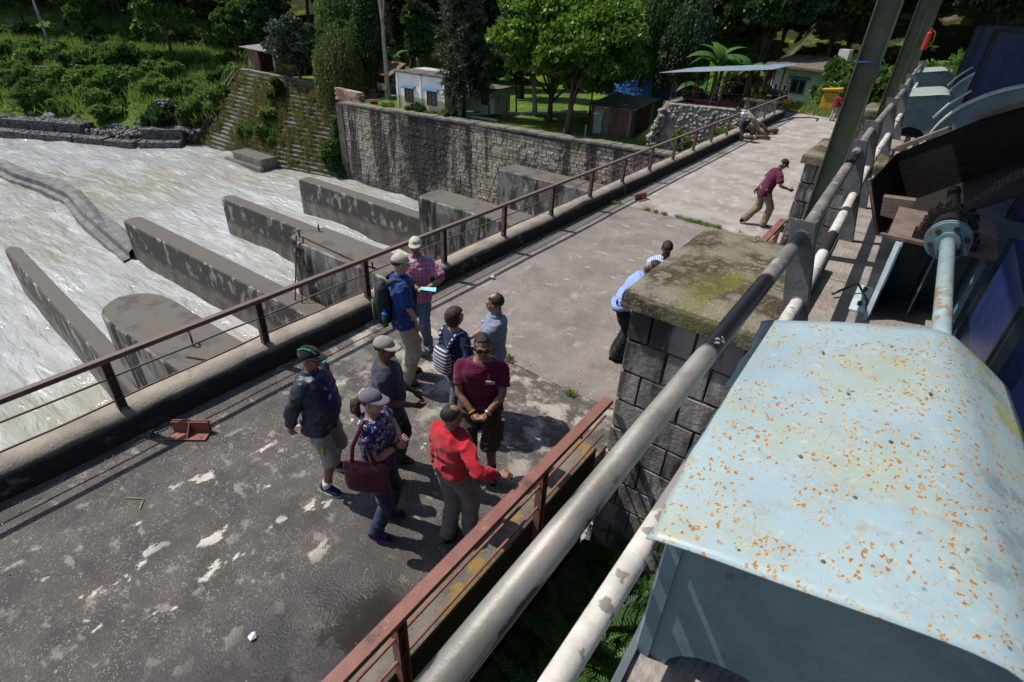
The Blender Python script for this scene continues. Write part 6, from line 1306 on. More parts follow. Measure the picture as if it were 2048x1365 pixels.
    if o.get('stache'): ee.ell(H(0, .093, -.053), (.026*sc_, .008*sc_, .007*sc_), 8, 6, 0, R3)
    if o.get('beard'): ee.ell(H(0, .06, -.088), (.034*sc_, .022*sc_, .02*sc_), 8, 6, 0, R3)
    lp_ = MB(); lp_.ell(H(0, .091, -.066), (.021*sc_, .005*sc_, .0055*sc_), 8, 6, 0, R3)
    # join body meshes into one object
    parts = [(bm_, sk), (hm_, sk), (ex.mesh('x', sk, True), sk), (ee.mesh('x', DARK, True), DARK), (lp_.mesh('x', LIP, True), LIP)]
    V = []; Fq = []; mi = []; base = 0
    for me, mt in parts:
        n = len(me.vertices); co = np.empty(n*3, np.float32); me.vertices.foreach_get('co', co); V.append(co.reshape(-1, 3)); k = {sk: 0, DARK: 1, LIP: 2}[mt]
        for p in me.polygons: Fq.append(tuple(i+base for i in p.vertices)); mi.append(k)
        base += n; bpy.data.meshes.remove(me)
    me = bpy.data.meshes.new('body'); me.from_pydata(np.concatenate(V).tolist(), [], Fq)
    for q in (sk, DARK, LIP): me.materials.append(q)
    me.polygons.foreach_set('material_index', mi); me.polygons.foreach_set('use_smooth', [True]*len(Fq)); me.update()
    P.body = link('body', me, t)
    # clothes
    def garment(name, m, vox, mtl, it=3, wr=.007, wsc=(10, 10, 6), seed=1, par=None):
        g = remesh(m, vox*vx, it, [mtl], name)
        if wr: displace(g, wr, wsc, seed+loc[0], 3); creases(g, wr*1.5, (9, 9, 14), seed+loc[1])
        return link(name, g, par or t)
    P.garment = garment
    g = .016; ov = o.get('top', {})
    for lay in (o['tops'] if 'tops' in o else [ov]):
        m = MB(); gg = lay.get('g', g); torso(m, lay.get('z0', .88), lay.get('z1', 1.462), gg, None, lay.get('flare', .06))
        sl_ = lay.get('sleeve', .6)
        for q in (1, -1):
            a0, a1, a2 = ARM[q]; e = gg*.75; m.ell(a0+Uv(-q*.012, 0, -.016), ((.053+e)*s,)*3)
            if sl_ <= 1: pe = a0.lerp(a1, sl_); limb_loft(m, [a0.lerp(a1, .02), a0.lerp(a1, .35), pe], [(.050+e)*s, (.050+e)*s, (.050+e+.007)*s])
            elif sl_ > 1: pe = a1.lerp(a2, sl_-1); limb_loft(m, [a0.lerp(a1, .02), a0.lerp(a1, .5), a1, a1.lerp(a2, .5*(sl_-1)), pe], [(.050+e)*s, (.047+e)*s, (.042+e)*s, (.040+e)*s, (.032+e)*s])
        ob = garment(lay.get('name', 'shirt'), m, .0125, lay['m'], 3, lay.get('wr', .008), seed=3)
        if lay.get('collar'):
            rings = []
            for z, rr in ((1.455, .082), (1.475, .078), (1.505, .068)): rings.append((U(0, -.010, z), Uv(rr, 0, 0), Uv(0, rr*.95, 0)))
            c_ = MB(); n = 18; vs = []
            for cpt, u, v in rings:
                for j in range(n+1):
                    a = pi/2+.35+(2*pi-.7)*j/n; vs.append(Vector(cpt)+Vector(u)*cos(a)+Vector(v)*sin(a))
            c_.add(vs, [(i*(n+1)+j, i*(n+1)+j+1, (i+1)*(n+1)+j+1, (i+1)*(n+1)+j) for i in range(2) for j in range(n)])
            co_ = c_.build('collar', lay.get('cm', lay['m']), ob, smooth=True); sm = co_.modifiers.new('s', 'SOLIDIFY'); sm.thickness = .006
    # trousers
    m = MB(); pz = o.get('pants', {}); ln = pz.get('len', 2.0); pg = pz.get('g', .016)
    torso(m, .865, pz.get('z1', 1.0), pg-.004)
    for q in (1, -1):
        h0, h1, h2, ft, yw = LEG[q]; ho = h0+Vector((-q*.005*s, 0, .02*s))
        if ln > 1:
            e = h1.lerp(h2+Vector((0, -.01*s, -.03*s)), ln-1); pts = [ho, h0.lerp(h1, .35), h0.lerp(h1, .75), h1, h1.lerp(e, .5), e]; rd = [.096, .09+pg*.4, .074+pg*.5, .064+pg, .058+pg, .05+pg+pz.get('flare', .008)]
        else: e = h0.lerp(h1, ln); pts = [ho, h0.lerp(h1, .4*ln), e]; rd = [.096, .09+pg*.5, .075+pg+.012]
        limb_loft(m, pts, [r*s for r in rd], 14)
    P.pants = garment('trousers' if ln > 1.5 else 'shorts', m, .0135, pz['m'], 3, pz.get('wr', .009), (11, 11, 7), 9)
    if o.get('belt'):
        m = MB(); a = [np.interp(.985, [r[0] for r in TR], [r[k] for r in TR]) for k in (1, 2, 3)]; m.loft([(Pv(0, a[2], z), Vector(((a[0]*bw+.02)*s, 0, 0)), Vector((0, (a[1]+.02)*s, 0))) for z in (.972, 1.005)], 24, e=2.5); m.build('belt', GLASS, t, smooth=True)
    # shoes
    for q in (1, -1):
        h0, h1, h2, ft, yw = LEG[q]; fv = Vector((-sin(yw), cos(yw), 0)); sv = Vector((cos(yw), sin(yw), 0)); lift = o.get('lift', {}).get(q, 0.)
        rt = Matrix.Rotation(-lift, 3, sv) if lift else Matrix.Identity(3)
        def fp_(y, z): return ft+rt @ (fv*y*s+Vector((0, 0, z*s)))
        so_ = MB(); n = 18; vs = []
        prof = [(.05*cos(a)*(1.0-.16*max(0, -sin(a))), .045+.135*sin(a)) for a in np.linspace(0, 2*pi, n, endpoint=False)]
        for z in (.004, .026):
            for x, y in prof: vs.append(fp_(y, z)+rt @ (sv*x*s))
        so_.add(vs, [tuple(range(n-1, -1, -1)), tuple(range(n, 2*n))]+[(i, (i+1) % n, n+(i+1) % n, n+i) for i in range(n)])
        if o.get('shoe') == 'sandal':
            sh_ = so_.build('sandal', o['shoe_m'], t); m = MB()
            for sg_ in (-1, 1): m.tube([fp_(.13, .05), fp_(.085, .085)+sv*sg_*.03*s, fp_(.045, .05)+sv*sg_*.045*s], .009*s, 6)
            m.tube([fp_(-.01, .10)+sv*.04*s, fp_(.03, .105), fp_(-.01, .10)-sv*.04*s], .009*s, 6); m.build('strap', o['shoe_m'], sh_)
        else:
            m = MB(); m.loft([(fp_(y, .022+hh/2), sv*w2*s, rt @ Vector((0, 0, hh/2*s))) for y, w2, hh in ((-.085, .026, .055), (-.06, .040, .09), (-.005, .043, .095), (.05, .045, .075), (.10, .048, .055), (.145, .042, .042), (.172, .022, .025))], 14)
            me = remesh(m, .009*vx, 2, [o['shoe_m']], 'shoe'); sh_ = link('shoe', me, t); so_.build('sole', o.get('sole_m', DARK), sh_)
            if o.get('lace_m'):
                for k in range(4): MB().tube([fp_(.03+.025*k, .103-.011*k)-sv*.028*s, fp_(.035+.025*k, .112-.011*k), fp_(.03+.025*k, .103-.011*k)+sv*.028*s], .007*s, 5).build('lace', o['lace_m'], sh_)
        if o.get('sock_m'):
            m = MB(); limb_loft(m, [h2+Vector((0, 0, -.02*s)), h2.lerp(h1, o.get('sock_h', .2))], [.046*s, .05*s], 12); m.build('sock', o['sock_m'], t, smooth=True)
    # hair, caps, glasses
    def shell(name, fn, mtl, r=(.078, .099, .09), c=(0, -.015, .03), nz_=.03, par=None):
        n, k = 28, 18; vs = []; fs = []
        for i in range(k+1):
            th = pi*i/k
            for j in range(n):
                a = 2*pi*j/n; u = Vector((sin(th)*cos(a), sin(th)*sin(a), cos(th))); f, ex_ = fn(u); f += nz_*(vnoise(np.array([[u.x*7+3, u.y*7+5, u.z*3+9]]))[0]-.5)*(f > 1)
                vs.append(H(c[0]+u.x*r[0]*f, c[1]+u.y*r[1]*f, c[2]+u.z*r[2]*f+ex_))
        for i in range(k):
            for j in range(n): j2 = (j+1) % n; fs.append((i*n+j, (i+1)*n+j, (i+1)*n+j2, i*n+j2))
        return MB().add(vs, fs).build(name, mtl, par or t, smooth=True)
    st = o.get('hair'); hm = o.get('hair_m', HAIRM)
    if st in ('short', 'bald', 'thin'):
        def fn(u):
            line = -.55 if u.y < -.2 else (-.25 if u.y < .35 else .42)
            line = np.interp(u.y, [-1, -.3, .15, .45, 1], [-.62, -.45, -.15, .45, .55]); r = (1.055 if not o.get('cap_m') else (1.02 if u.z < .1 else .93)) if u.z > line else .86
            if st == 'bald' and (u-Vector((0, .30, .95))).length < .62: r = .9
            if st == 'thin': r = min(r, 1.03)
            return r, 0.
        shell('hair', fn, hm)
    elif st == 'bob':
        def fn(u):
            line = np.interp(u.y, [-1, -.1, .2, .5, 1], [-1.2, -1.2, -.5, .4, .5]); r = 1.22 if u.z > line else .85
            return r, (-.06*max(0, -u.z)*(u.y < .25) if u.z < 0 else 0)
        shell('hair', fn, hm, nz_=.10)
    elif st == 'pony':
        def fn(u):
            line = np.interp(u.y, [-1, -.1, .2, .5, 1], [-.9, -.5, -.1, .4, .5]); return ((1.05 if u.z < .05 or not o.get('cap_m') else .93) if u.z > line else .85), 0.
        hr_ = shell('hair', fn, hm); m = MB(); a, b_, c_, d_ = H(0, -.10, .0), H(.01, -.16, -.05), H(.015, -.165, -.13), H(.01, -.13, -.21)
        m.tube([a, b_, c_, d_], [.03*sc_, .05*sc_, .048*sc_, .012*sc_], 12); m.tube([H(.03, -.12, -.02), H(.05, -.14, -.1), H(.045, -.12, -.18)], [.02*sc_, .03*sc_, .008*sc_], 9); pm = remesh(m, .009, 2, [hm], 'ponytail'); displace(pm, .012, (30, 30, 9), 4); link('ponytail', pm, hr_)
    if o.get('cap_m'):
        def fn(u): return (1.0 if u.z > .0 else .80), 0.
        cp_ = shell('cap', lambda u: ((1.0 + (.03 if u.z > .9 else 0)) if u.z > -.02 else .82, 0.), o['cap_m'], (.082, .103, .086), (0, -.012, .034), .0)
        n = 13; vs = []
        for i in range(4):
            f = i/3
            for j in range(n): a = pi*(.12+.76*j/(n-1)); x = .082*cos(a); y = -.012+.100*sin(a); vs.append(H(x*(1+.02*f), y+f*.078*sin((a-.12*pi)/.76 if False else a)**.6, .040-.018*f-.25*(x*x)*3*f))
        br = MB().add(vs, [(i*n+j, i*n+j+1, (i+1)*n+j+1, (i+1)*n+j) for i in range(3) for j in range(n-1)]).build('brim', o.get('brim_m', o['cap_m']), cp_, smooth=True); sm = br.modifiers.new('s', 'SOLIDIFY'); sm.thickness = .006
        MB().ell(H(0, -.012, .123), (.009, .009, .006), 8, 5).build('button', o.get('brim_m', o['cap_m']), cp_)
        if o.get('cap_stripe'): MB().tube([H(x, y, z) for x, y, z in ((.03, .085, .075), (.042, .04, .112), (.045, -.03, .118), (.04, -.09, .09))], .006, 6).build('cap_stripe', o['cap_stripe'], cp_); MB().ell(H(.03, .165, .02), (.03, .016, .006), 10, 6, 0, R3).build('brim_patch', o['cap_stripe'], cp_)
        P.cap = cp_
    if o.get('shades'):
        m = MB()
        for q in (1, -1): m.ell(H(q*.033, .090, .002), (.031*sc_, .010*sc_, .021*sc_), 12, 8, 0, R3); m.beam(H(q*.06, .082, .008), H(q*.08, -.005, .004), .006*sc_, .012*sc_)
        m.beam(H(-.012, .098, .006), H(.012, .098, .006), .006, .006); m.build('sunglasses', GLASS, t, smooth=False)
    if o.get('specs'):
        m = MB()
        for q in (1, -1): m.tube([H(q*.033+.024*cos(a), .094, .0+.018*sin(a)) for a in np.linspace(0, 2*pi, 13)], .0025, 5, caps=False)
        m.build('spectacles', GLASS, t)
    P.U, P.Uv, P.H, P.ARM, P.LEG, P.TR, P.Pv, P.bw = U, Uv, H, ARM, LEG, TR, Pv, bw
    if o.get('badge'):
        x, z = o['badge']; a = [np.interp(z, [r[0] for r in TR], [r[k] for r in TR]) for k in (1, 2, 3)]; y = a[2]+(a[1]+.042)*sqrt(max(.2, 1-(x/(a[0]*bw))**2))
        c = U(x, y, z); q = MB(); xx = Uv(.042, -.018 if x > 0 else .018, .012); zz = Uv(0, 0, .018); yy = Uv(0, .004, 0); q.add([c-xx-zz-yy, c+xx-zz-yy, c+xx-zz+yy, c-xx-zz+yy, c-xx+zz-yy, c+xx+zz-yy, c+xx+zz+yy, c-xx+zz+yy], BOXF); bd = q.build('name_badge', mat('badge_white', (.75, .75, .75), sc=5), t)
        q = MB(); xx2, zz2, o2 = xx*.85, zz*.4, Uv(0, .0055, 0); c2 = c-zz*.45; q.add([c2-xx2-zz2+o2, c2+xx2-zz2+o2, c2+xx2+zz2+o2, c2-xx2+zz2+o2], [(0, 1, 2, 3)]); q.build('badge_print', mat('badge_print', (.05, .06, .08), sc=60, layers=[dict(sc=60, lo=.5, hi=.55, c=(.5, .5, .5))]), bd)
    return P
def band_on(P, q, f, mtl, name, w_=.012, r=.036):
    a0, a1, a2 = P.ARM[q]; c = a1.lerp(a2, f); d = (a2-a1).normalized(); MB().tube([c-d*w_, c+d*w_], r*P.s, 14).build(name, mtl, P.root, smooth=True)

C_navy = cloth('cloth_navy', (.018, .026, .055)); C_khaki = cloth('cloth_khaki', (.38, .32, .24)); C_char = cloth('cloth_charcoal', (.035, .034, .036)); C_black = cloth('cloth_black', (.012, .012, .014))
RUB = mat('rubber_white', (.5, .48, .44), sc=6); RUBD = mat('rubber_dark', (.03, .03, .032), sc=6)
# man in the dark windbreaker
P = person('man in a black and green cap and dark navy windbreaker, hands behind him', (-3.80, 2.30), (.93, .36), 1.70, dict(skin='mid', hair='short', rh=('u', .20, -.20, .90), lh=('u', -.16, -.22, .92), re=(1, -.4, 0), le=(-1, -.4, 0), rc=.9, lc=.9, belly=.05, rf=('w', -3.72, 2.19, 0), lf=('w', -3.92, 2.46, 0), hyaw=.05, hpitch=.05,
    tops=[dict(name='tee_shirt', m=cloth('cloth_purple', (.055, .025, .13)), g=.014, sleeve=.5, z0=.90), dict(name='windbreaker', m=mat('nylon_navy', (.012, .018, .034), (.02, .028, .05), rough=.42, sc=6, bump=.3, bsc=24, spec=.4), g=.026, sleeve=1.93, z0=.80, z1=1.47, flare=.12, wr=.014, collar=True)],
    pants=dict(m=cloth('cloth_beige_shorts', (.36, .32, .25)), len=1.15, g=.035), shoe_m=cloth('shoe_navy', (.012, .02, .05)), sole_m=RUB, sock_m=cloth('sock_white', (.6, .6, .6)), cap_m=cloth('cap_black', (.016, .016, .018)), cap_stripe=cloth('cap_green', (.03, .35, .16))))
# open front of the windbreaker: purple shirt panel bulging through
m = MB(); m.loft([(P.U(0, .062, z), P.Uv(w2, 0, 0), P.Uv(0, d, 0)) for z, w2, d in ((.90, .045, .135), (1.02, .085, .155), (1.12, .095, .160), (1.24, .085, .128), (1.36, .055, .098), (1.44, .035, .065))], 18)
P.garment('shirt_front', m, .012, cloth('cloth_purple', (.05, .02, .12)), 3, .004)
MB().tube([P.U(.07, .155, 1.36), P.U(.055, .175, 1.34)], .012, 6).build('collar_trim', cloth('cap_green', (.03, .35, .16)), P.root); MB().ell(P.U(.05, .195, 1.25), (.025, .008, .03), 10, 6).build('chest_logo', cloth('logo_blue', (.2, .35, .6)), P.root)
m = MB(); c = P.LEG[1][0].lerp(P.LEG[1][1], .62)+Vector((.09, .03, 0)); m.tube([c-Vector((0, 0, .05)), c+Vector((0, .01, .05))], .014, 6); m.build('pocket_zip', cloth('zip_yellow', (.5, .5, .03)), P.root)
# woman with the maroon tote
pr = dict(k='vor', sc=26, st=(1, 1, 1.3), lo=.38, hi=.30, c=(.6, .58, .62), a=.9, warp=.12)
P = person('woman in a grey cap and navy patterned top carrying a maroon tote bag', (-2.93, 2.25), (.86, .5), 1.67, dict(skin='light', fem=1, bw=1.05, hair='pony', hair_m=HAIRB, rh=('w', -2.76, 2.34, 1.09), lh=('w', -2.79, 2.40, 1.12), re=(1, -.5, -.6), le=(-1, -.3, -.5), rc=1., lc=.9, rd=(-.6, .5, .35), ld=(.6, .5, .2), rf=('w', -2.90, 2.11, 0), lf=('w', -3.00, 2.36, 0), hyaw=-.15,
    top=dict(m=cloth('cloth_navy_print', (.02, .015, .10), layers=[dict(pr, msk=[(2, 1.10, 1.2)])]), sleeve=.55, z0=.84, g=.02), pants=dict(m=cloth('denim_dark', (.018, .03, .075)), g=.014, len=1.93), shoe_m=cloth('shoe_black', (.018, .018, .025)), sole_m=cloth('sole_purple', (.16, .03, .22)), lace_m=cloth('lace_magenta', (.38, .03, .42)), cap_m=cloth('cap_grey', (.15, .14, .17))))
band_on(P, 1, .86, RUBD, 'watch')
bag = thing('tote_bag', 'maroon tote bag hanging from the shoulder of the woman in the grey cap', 'bag', P.root.matrix_world.translation if False else P.root.location, P.root.rotation_euler[2]); M_tote = mat('tote_maroon', (.075, .010, .028), (.055, .008, .022), rough=.5, sc=6, bump=.3, bsc=14, spec=.3)
m = MB(); m.loft([(Vector((.245, -.01, z)), Vector((.0, w2*.9, 0)), Vector((d, 0, 0))) for z, w2, d in ((.76, .18, .035), (.80, .205, .055), (.94, .215, .05), (1.06, .215, .03), (1.10, .21, .012))], 24, e=3.2); me = remesh(m, .011, 2, [M_tote], 'bag_body'); displace(me, .012, (9, 9, 9), 6); bb = link('bag_body', me, bag)
for y0 in (-.12, .08): MB().tube([(.255, y0, 1.08), (.235, y0*.6-.03, 1.25), (.185, -.03, 1.42), (.16, -.02, 1.475), (.135, -.03, 1.42)], .011, 7, flat=1.6).build('strap', M_tote, bag, smooth=True)
# man in the navy t-shirt
P = person('man in a beige cap, slate t-shirt and sandals behind the tote bag woman', (-3.39, 2.82), (.8, .6), 1.72, dict(skin='dark', hair='short', rh=('u', .10, .26, 1.02), lh=('u', -.12, .24, 1.02), belly=.03, bw=1.06, rf=('w', -3.33, 2.66, 0), lf=('w', -3.47, 2.93, 0), hyaw=-.25, hpitch=.05,
    top=dict(m=cloth('cloth_slate', (.04, .047, .075)), sleeve=.72, z0=.86, g=.022), pants=dict(m=C_char, g=.02, len=1.95), shoe='sandal', shoe_m=RUBD, cap_m=cloth('cap_beige', (.33, .29, .23)), brim_m=cloth('brim_beige', (.40, .36, .30))))
# man in red
P = person('man in a red long sleeved shirt seen from behind, pointing to the right', (-2.36, 2.60), (-.02, 1.), 1.57, dict(skin='mid', hair='bald', rh=('w', -1.93, 2.70, 1.0), lh=('u', -.27, .02, .80), re=(.6, -.8, -.3), rd=(.9, .3, .1), rn=(0, .2, -1), rc=.9, belly=.04, bw=1.06, rf=('w', -2.22, 2.68, 0), lf=('w', -2.36, 2.53, 0), rfy=-.5, hyaw=-.45, hpitch=.12, twist=-.1, belt=True,
    top=dict(m=cloth('cloth_red', (.46, .022, .035), (.36, .015, .025)), sleeve=1.9, z0=.955, g=.028, flare=.0, wr=.014, collar=True), pants=dict(m=cloth('cloth_taupe', (.19, .155, .145)), g=.026, len=2.0, z1=1.01), shoe_m=C_black))
MB().tube([P.ARM[1][2]+Vector((.055, .07, -.02)), P.ARM[1][2]+Vector((.06, .07, -.035))], .008, 8).build('ring', mat('gold', (.6, .4, .05), sc=4, metal=.8, rough=.3), P.root)
# man in maroon henley
P = person('man in sunglasses, maroon short sleeved shirt and cargo shorts facing the camera', (-2.68, 3.40), (.56, -.83), 1.76, dict(skin='mid', hair='thin', rh=('u', .055, .23, .98), lh=('u', -.055, .24, .98), re=(1, -.3, -.2), le=(-1, -.3, -.2), rd=(-.8, .35, -.3), ld=(.8, .35, -.3), rc=.9, lc=.9, bw=1.16, rf=(.17, .02, 0), lf=(-.13, .04, 0), hyaw=.12, hpitch=.1, shades=True, badge=(-.09, 1.30),
    top=dict(m=cloth('cloth_maroon_knit', (.115, .010, .042), (.085, .007, .03), layers=[dict(k='band', ax=2, per=.022, lo=.004, hi=.0015, c=(.05, .004, .018), a=.8)]), sleeve=.68, z0=.87, g=.02), pants=dict(m=cloth('cloth_olive', (.065, .055, .042)), g=.036, len=1.05, wr=.014), shoe_m=cloth('shoe_stripe', (.02, .022, .04), layers=[dict(k='band', ax=1, per=.04, lo=.012, hi=.006, c=(.5, .08, .1), a=.8)]), sole_m=RUBD, sock_m=cloth('sock_black', (.02, .02, .025)), sock_h=.25))
band_on(P, -1, .84, mat('watch_steel', (.6, .6, .6), sc=5, metal=.8, rough=.3), 'watch', .014, .038); band_on(P, 1, .88, mat('band_yellow', (.6, .35, .02), sc=5), 'wristband', .007, .036)
for q in (1, -1):
    c = P.LEG[q][0].lerp(P.LEG[q][1], .62); m = MB(); m.loft([(c+Vector((q*.115, 0, z)), Vector((.022, 0, 0)), Vector((0, .065, 0))) for z in (-.08, -.05, .07, .085)], 12, e=4); m.build('cargo_pocket', cloth('cloth_olive', (.06, .05, .04)), P.pants, smooth=True)
# woman with the striped backpack
ST = cloth('cloth_stripe_navy_white', (.62, .62, .64), (.55, .55, .57), layers=[dict(k='band', ax=2, per=.042, lo=.008, hi=.012, c=(.03, .035, .10))])
P = person('woman with short brown hair and a navy and white striped backpack, seen from behind', (-3.40, 3.82), (.12, .99), 1.60, dict(skin='tan', fem=1, bw=1.06, hair='bob', hair_m=HAIRB, lh=('u', -.25, .03, .82), rh=('u', .20, .22, 1.1), rf=(.09, 0, 0), lf=(-.1, .02, 0), hyaw=-.25,
    top=dict(m=cloth('cloth_deep_navy', (.016, .026, .075)), sleeve=.75, z0=.85, g=.022), pants=dict(m=cloth('cloth_grey_trousers', (.10, .10, .11)), g=.014), shoe_m=RUBD))
MB().tube([P.H(.09*cos(a), -.03+.03*sin(a)*0, .075+.045*sin(a)) for a in np.linspace(0, pi, 12)], .006, 6).build('hair_band', DARK, P.root)
bp = thing('backpack', 'small navy and white striped backpack on the back of the brown haired woman', 'backpack', P.root.location, P.root.rotation_euler[2])
m = MB(); m.loft([(Vector((0, -.185, z)), Vector((w2, 0, 0)), Vector((0, d, 0))) for z, w2, d in ((.86, .10, .03), (.90, .125, .055), (1.02, .13, .06), (1.12, .12, .05), (1.19, .09, .025))], 18, e=3); link('bag_body', remesh(m, .012, 2, [ST], 'bag_body'), bp)
for q in (1, -1): MB().tube([(q*.06, -.16, 1.17), (q*.09, -.135, 1.26), (q*.105, -.07, 1.345), (q*.105, .02, 1.34)], .014, 7, flat=1.7).build('strap', ST, bp, smooth=True)
# polo man
P = person('balding man in a pale blue grey polo shirt with a white badge, talking', (-3.16, 4.22), (-.82, -.42), 1.70, dict(skin='tan', hair='bald', rh=('u', .04, .30, 1.10), lh=('u', -.08, .27, 1.06), re=(1, -.3, -.5), le=(-1, -.3, -.5), rc=.4, lc=.5, belly=.03, rf=(.1, 0, 0), lf=(-.1, 0, 0), hpitch=.15, badge=(.08, 1.34),
    top=dict(m=cloth('cloth_pale_blue', (.21, .24, .34), (.17, .195, .28)), sleeve=.72, z0=.86, g=.024, collar=True), pants=dict(m=cloth('cloth_shorts_grey', (.22, .2, .18)), len=1.05, g=.03), shoe_m=RUBD))
band_on(P, -1, .85, RUBD, 'watch')
# backpack man
P = person('tall man in a cream cap and blue shirt wearing a dark green backpack', (-4.50, 4.10), (.62, .78), 1.82, dict(skin='light', hair='short', hair_m=HAIRB, rh=('w', -4.30, 4.16, .80), lh=('u', -.24, .08, .9), rf=('w', -4.42, 3.98, 0), lf=('w', -4.58, 4.2, 0), hyaw=.05, hpitch=.1, belly=.02,
    top=dict(m=cloth('cloth_royal_blue', (.016, .045, .19), (.012, .034, .15)), sleeve=.85, z0=.84, g=.026, collar=True, wr=.013), pants=dict(m=C_khaki, g=.032, len=2.02, wr=.012), shoe_m=cloth('shoe_brown', (.12, .085, .06)), cap_m=cloth('cap_cream', (.52, .47, .38))))
bp = thing('backpack', 'dark green hiking backpack with a blue bottle on the tall man in blue', 'backpack', P.root.location, P.root.rotation_euler[2]); M_bp = mat('backpack_green', (.018, .032, .030), (.012, .02, .02), rough=.6, sc=7, bump=.4, bsc=30)
m = MB(); m.loft([(Vector((0, -.235, z)), Vector((w2, 0, 0)), Vector((0, d, 0))) for z, w2, d in ((.92, .10, .05), (.96, .135, .085), (1.1, .15, .105), (1.28, .145, .10), (1.42, .12, .07), (1.48, .07, .03))], 20, e=3); me = remesh(m, .012, 2, [M_bp], 'bag_body'); displace(me, .010, (9, 9, 9), 2); bb = link('bag_body', me, bp)
m = MB(); m.loft([(Vector((0, -.335, z)), Vector((w2, 0, 0)), Vector((0, .03, 0))) for z, w2 in ((.98, .07), (1.02, .10), (1.16, .105), (1.24, .07))], 16, e=3); link('front_pocket', remesh(m, .011, 2, [M_bp], 'front_pocket'), bp)
TAN_ = cloth('piping_tan', (.36, .28, .17)); MB().tube([(.105*cos(a), -.362, 1.10+.13*sin(a)) for a in np.linspace(.1, pi-.1, 12)], .006, 6).build('piping', TAN_, bp); MB().tube([(.09*cos(a), -.325, 1.30+.08*sin(a)) for a in np.linspace(.2, pi-.2, 10)], .006, 6).build('piping', TAN_, bp)
for q in (1, -1): MB().tube([(q*.09, -.17, 1.46), (q*.115, -.08, 1.52), (q*.125, .04, 1.49), (q*.13, .15, 1.36), (q*.14, .14, 1.2), (q*.17, .0, 1.05), (q*.13, -.18, 1.0)], .02, 8, flat=1.5).build('strap', M_bp, bp, smooth=True)
bt = thing('water_bottle', 'water bottle with a bright blue lid in the side pocket of the green backpack', 'bottle', P.root.location, P.root.rotation_euler[2]); MB().tube([(.155, -.23, .95), (.155, -.23, 1.1)], .037, 14).build('bottle_body', mat('bottle_dark', (.02, .06, .05), sc=4, rough=.3), bt, smooth=True); MB().tube([(.155, -.23, 1.1), (.155, -.23, 1.125), (.155, -.23, 1.145), (.155, -.23, 1.17)], [.038, .038, .018, .016], 14).build('lid', mat('lid_blue', (.02, .16, .6), sc=4, rough=.35), bt)
# pink checked shirt
CHK = [dict(k='band', ax=0, per=.05, lo=.007, hi=.004, c=(.05, .03, .12), a=.9), dict(k='band', ax=2, per=.055, lo=.007, hi=.004, c=(.05, .03, .12), a=.9), dict(k='band', ax=2, per=.014, lo=.005, hi=.002, c=(.55, .25, .36), a=.5)]
P = person('smiling man in a cream cap, sunglasses and pink checked shirt holding a brochure', (-4.88, 4.74), (.5, -.86), 1.74, dict(skin='mid', hair='short', rh=('u', -.10, .30, 1.14), lh=('u', -.20, .27, 1.15), re=(1, -.3, -.4), le=(-1, -.2, -.3), rd=(-1, .5, .1), ld=(.3, .9, .1), rn=(0, .2, 1), ln=(0, .2, 1), rc=.4, lc=.5, rf=(.08, .08, 0), lf=(-.1, -.05, 0), shades=True, stache=True, hyaw=.2, badge=(-.10, 1.33),
    top=dict(m=cloth('cloth_pink_check', (.50, .17, .26), (.43, .14, .22), layers=CHK), sleeve=.85, z0=.84, g=.024, collar=True), pants=dict(m=cloth('denim_mid', (.07, .12, .21), (.10, .16, .26)), g=.014, len=2.0), shoe_m=cloth('shoe_grey', (.10, .10, .12), layers=[dict(sc=30, lo=.52, hi=.56, c=(.5, .5, .5))]), sole_m=RUB, cap_m=cloth('cap_lime_cream', (.52, .50, .36))))
c = P.H(0, .092, .075); MB().beam(c+P.Uv(-.025, 0, 0), c+P.Uv(.025, 0, 0), .006, .018).build('cap_emblem', cloth('emblem_grey', (.12, .13, .13)), P.root)
br = thing('brochure', 'folded blue and white brochure held by the man in pink', 'brochure', P.root.location, P.root.rotation_euler[2]); c = Vector((-.235, .36, 1.16))
for k, (dz, col) in enumerate(((0, (.75, .78, .78)), (.012, (.10, .42, .62)), (.022, (.25, .55, .70)))):
    a = k*.12; MB().add([c+Vector((-.10*cos(a), -.06, dz)), c+Vector((.10, -.07+a*.1, dz)), c+Vector((.10, .09, dz+.03)), c+Vector((-.12, .07+a*.1, dz+.02))], [(0, 1, 2, 3)]).build('sheet', mat('paper_%d' % k, col, tuple(min(1, x*1.3) for x in col), sc=20, rough=.5), br)
# two men behind the pier
P = person('man in a blue and white striped shirt looking down behind the mossy pier', (-2.42, 7.2), (.45, -.89), 1.66, dict(skin='dark', hair='short', rh=('u', .06, .3, 1.05), lh=('u', -.1, .28, 1.05), re=(1, -.3, -.3), le=(-1, -.3, -.3), hpitch=.65, bend=.12, belly=.03, specs=True,
    top=dict(m=cloth('cloth_fine_stripe', (.52, .56, .70), (.46, .5, .64), layers=[dict(k='band', ax=0, per=.026, lo=.008, hi=.004, c=(.16, .22, .48), a=.85)]), sleeve=.8, z0=.86, g=.026, collar=True), pants=dict(m=C_char, g=.02), shoe_m=C_black))
P = person('stooping man in a bright light blue shirt and black trousers beside the pier', (-2.58, 6.42), (.85, .5), 1.68, dict(skin='dark', hair='short', rh=('u', .05, .32, 1.1), lh=('u', -.08, .3, 1.1), hip=(.0, -.04, -.02), bend=.55, hpitch=.7, rf=(.10, -.02, 0), lf=(-.10, 0, 0),
    top=dict(m=cloth('cloth_sky_blue', (.27, .38, .72), (.22, .32, .62)), sleeve=1.9, z0=.90, g=.026, collar=True), pants=dict(m=C_black, g=.022), shoe_m=C_black))
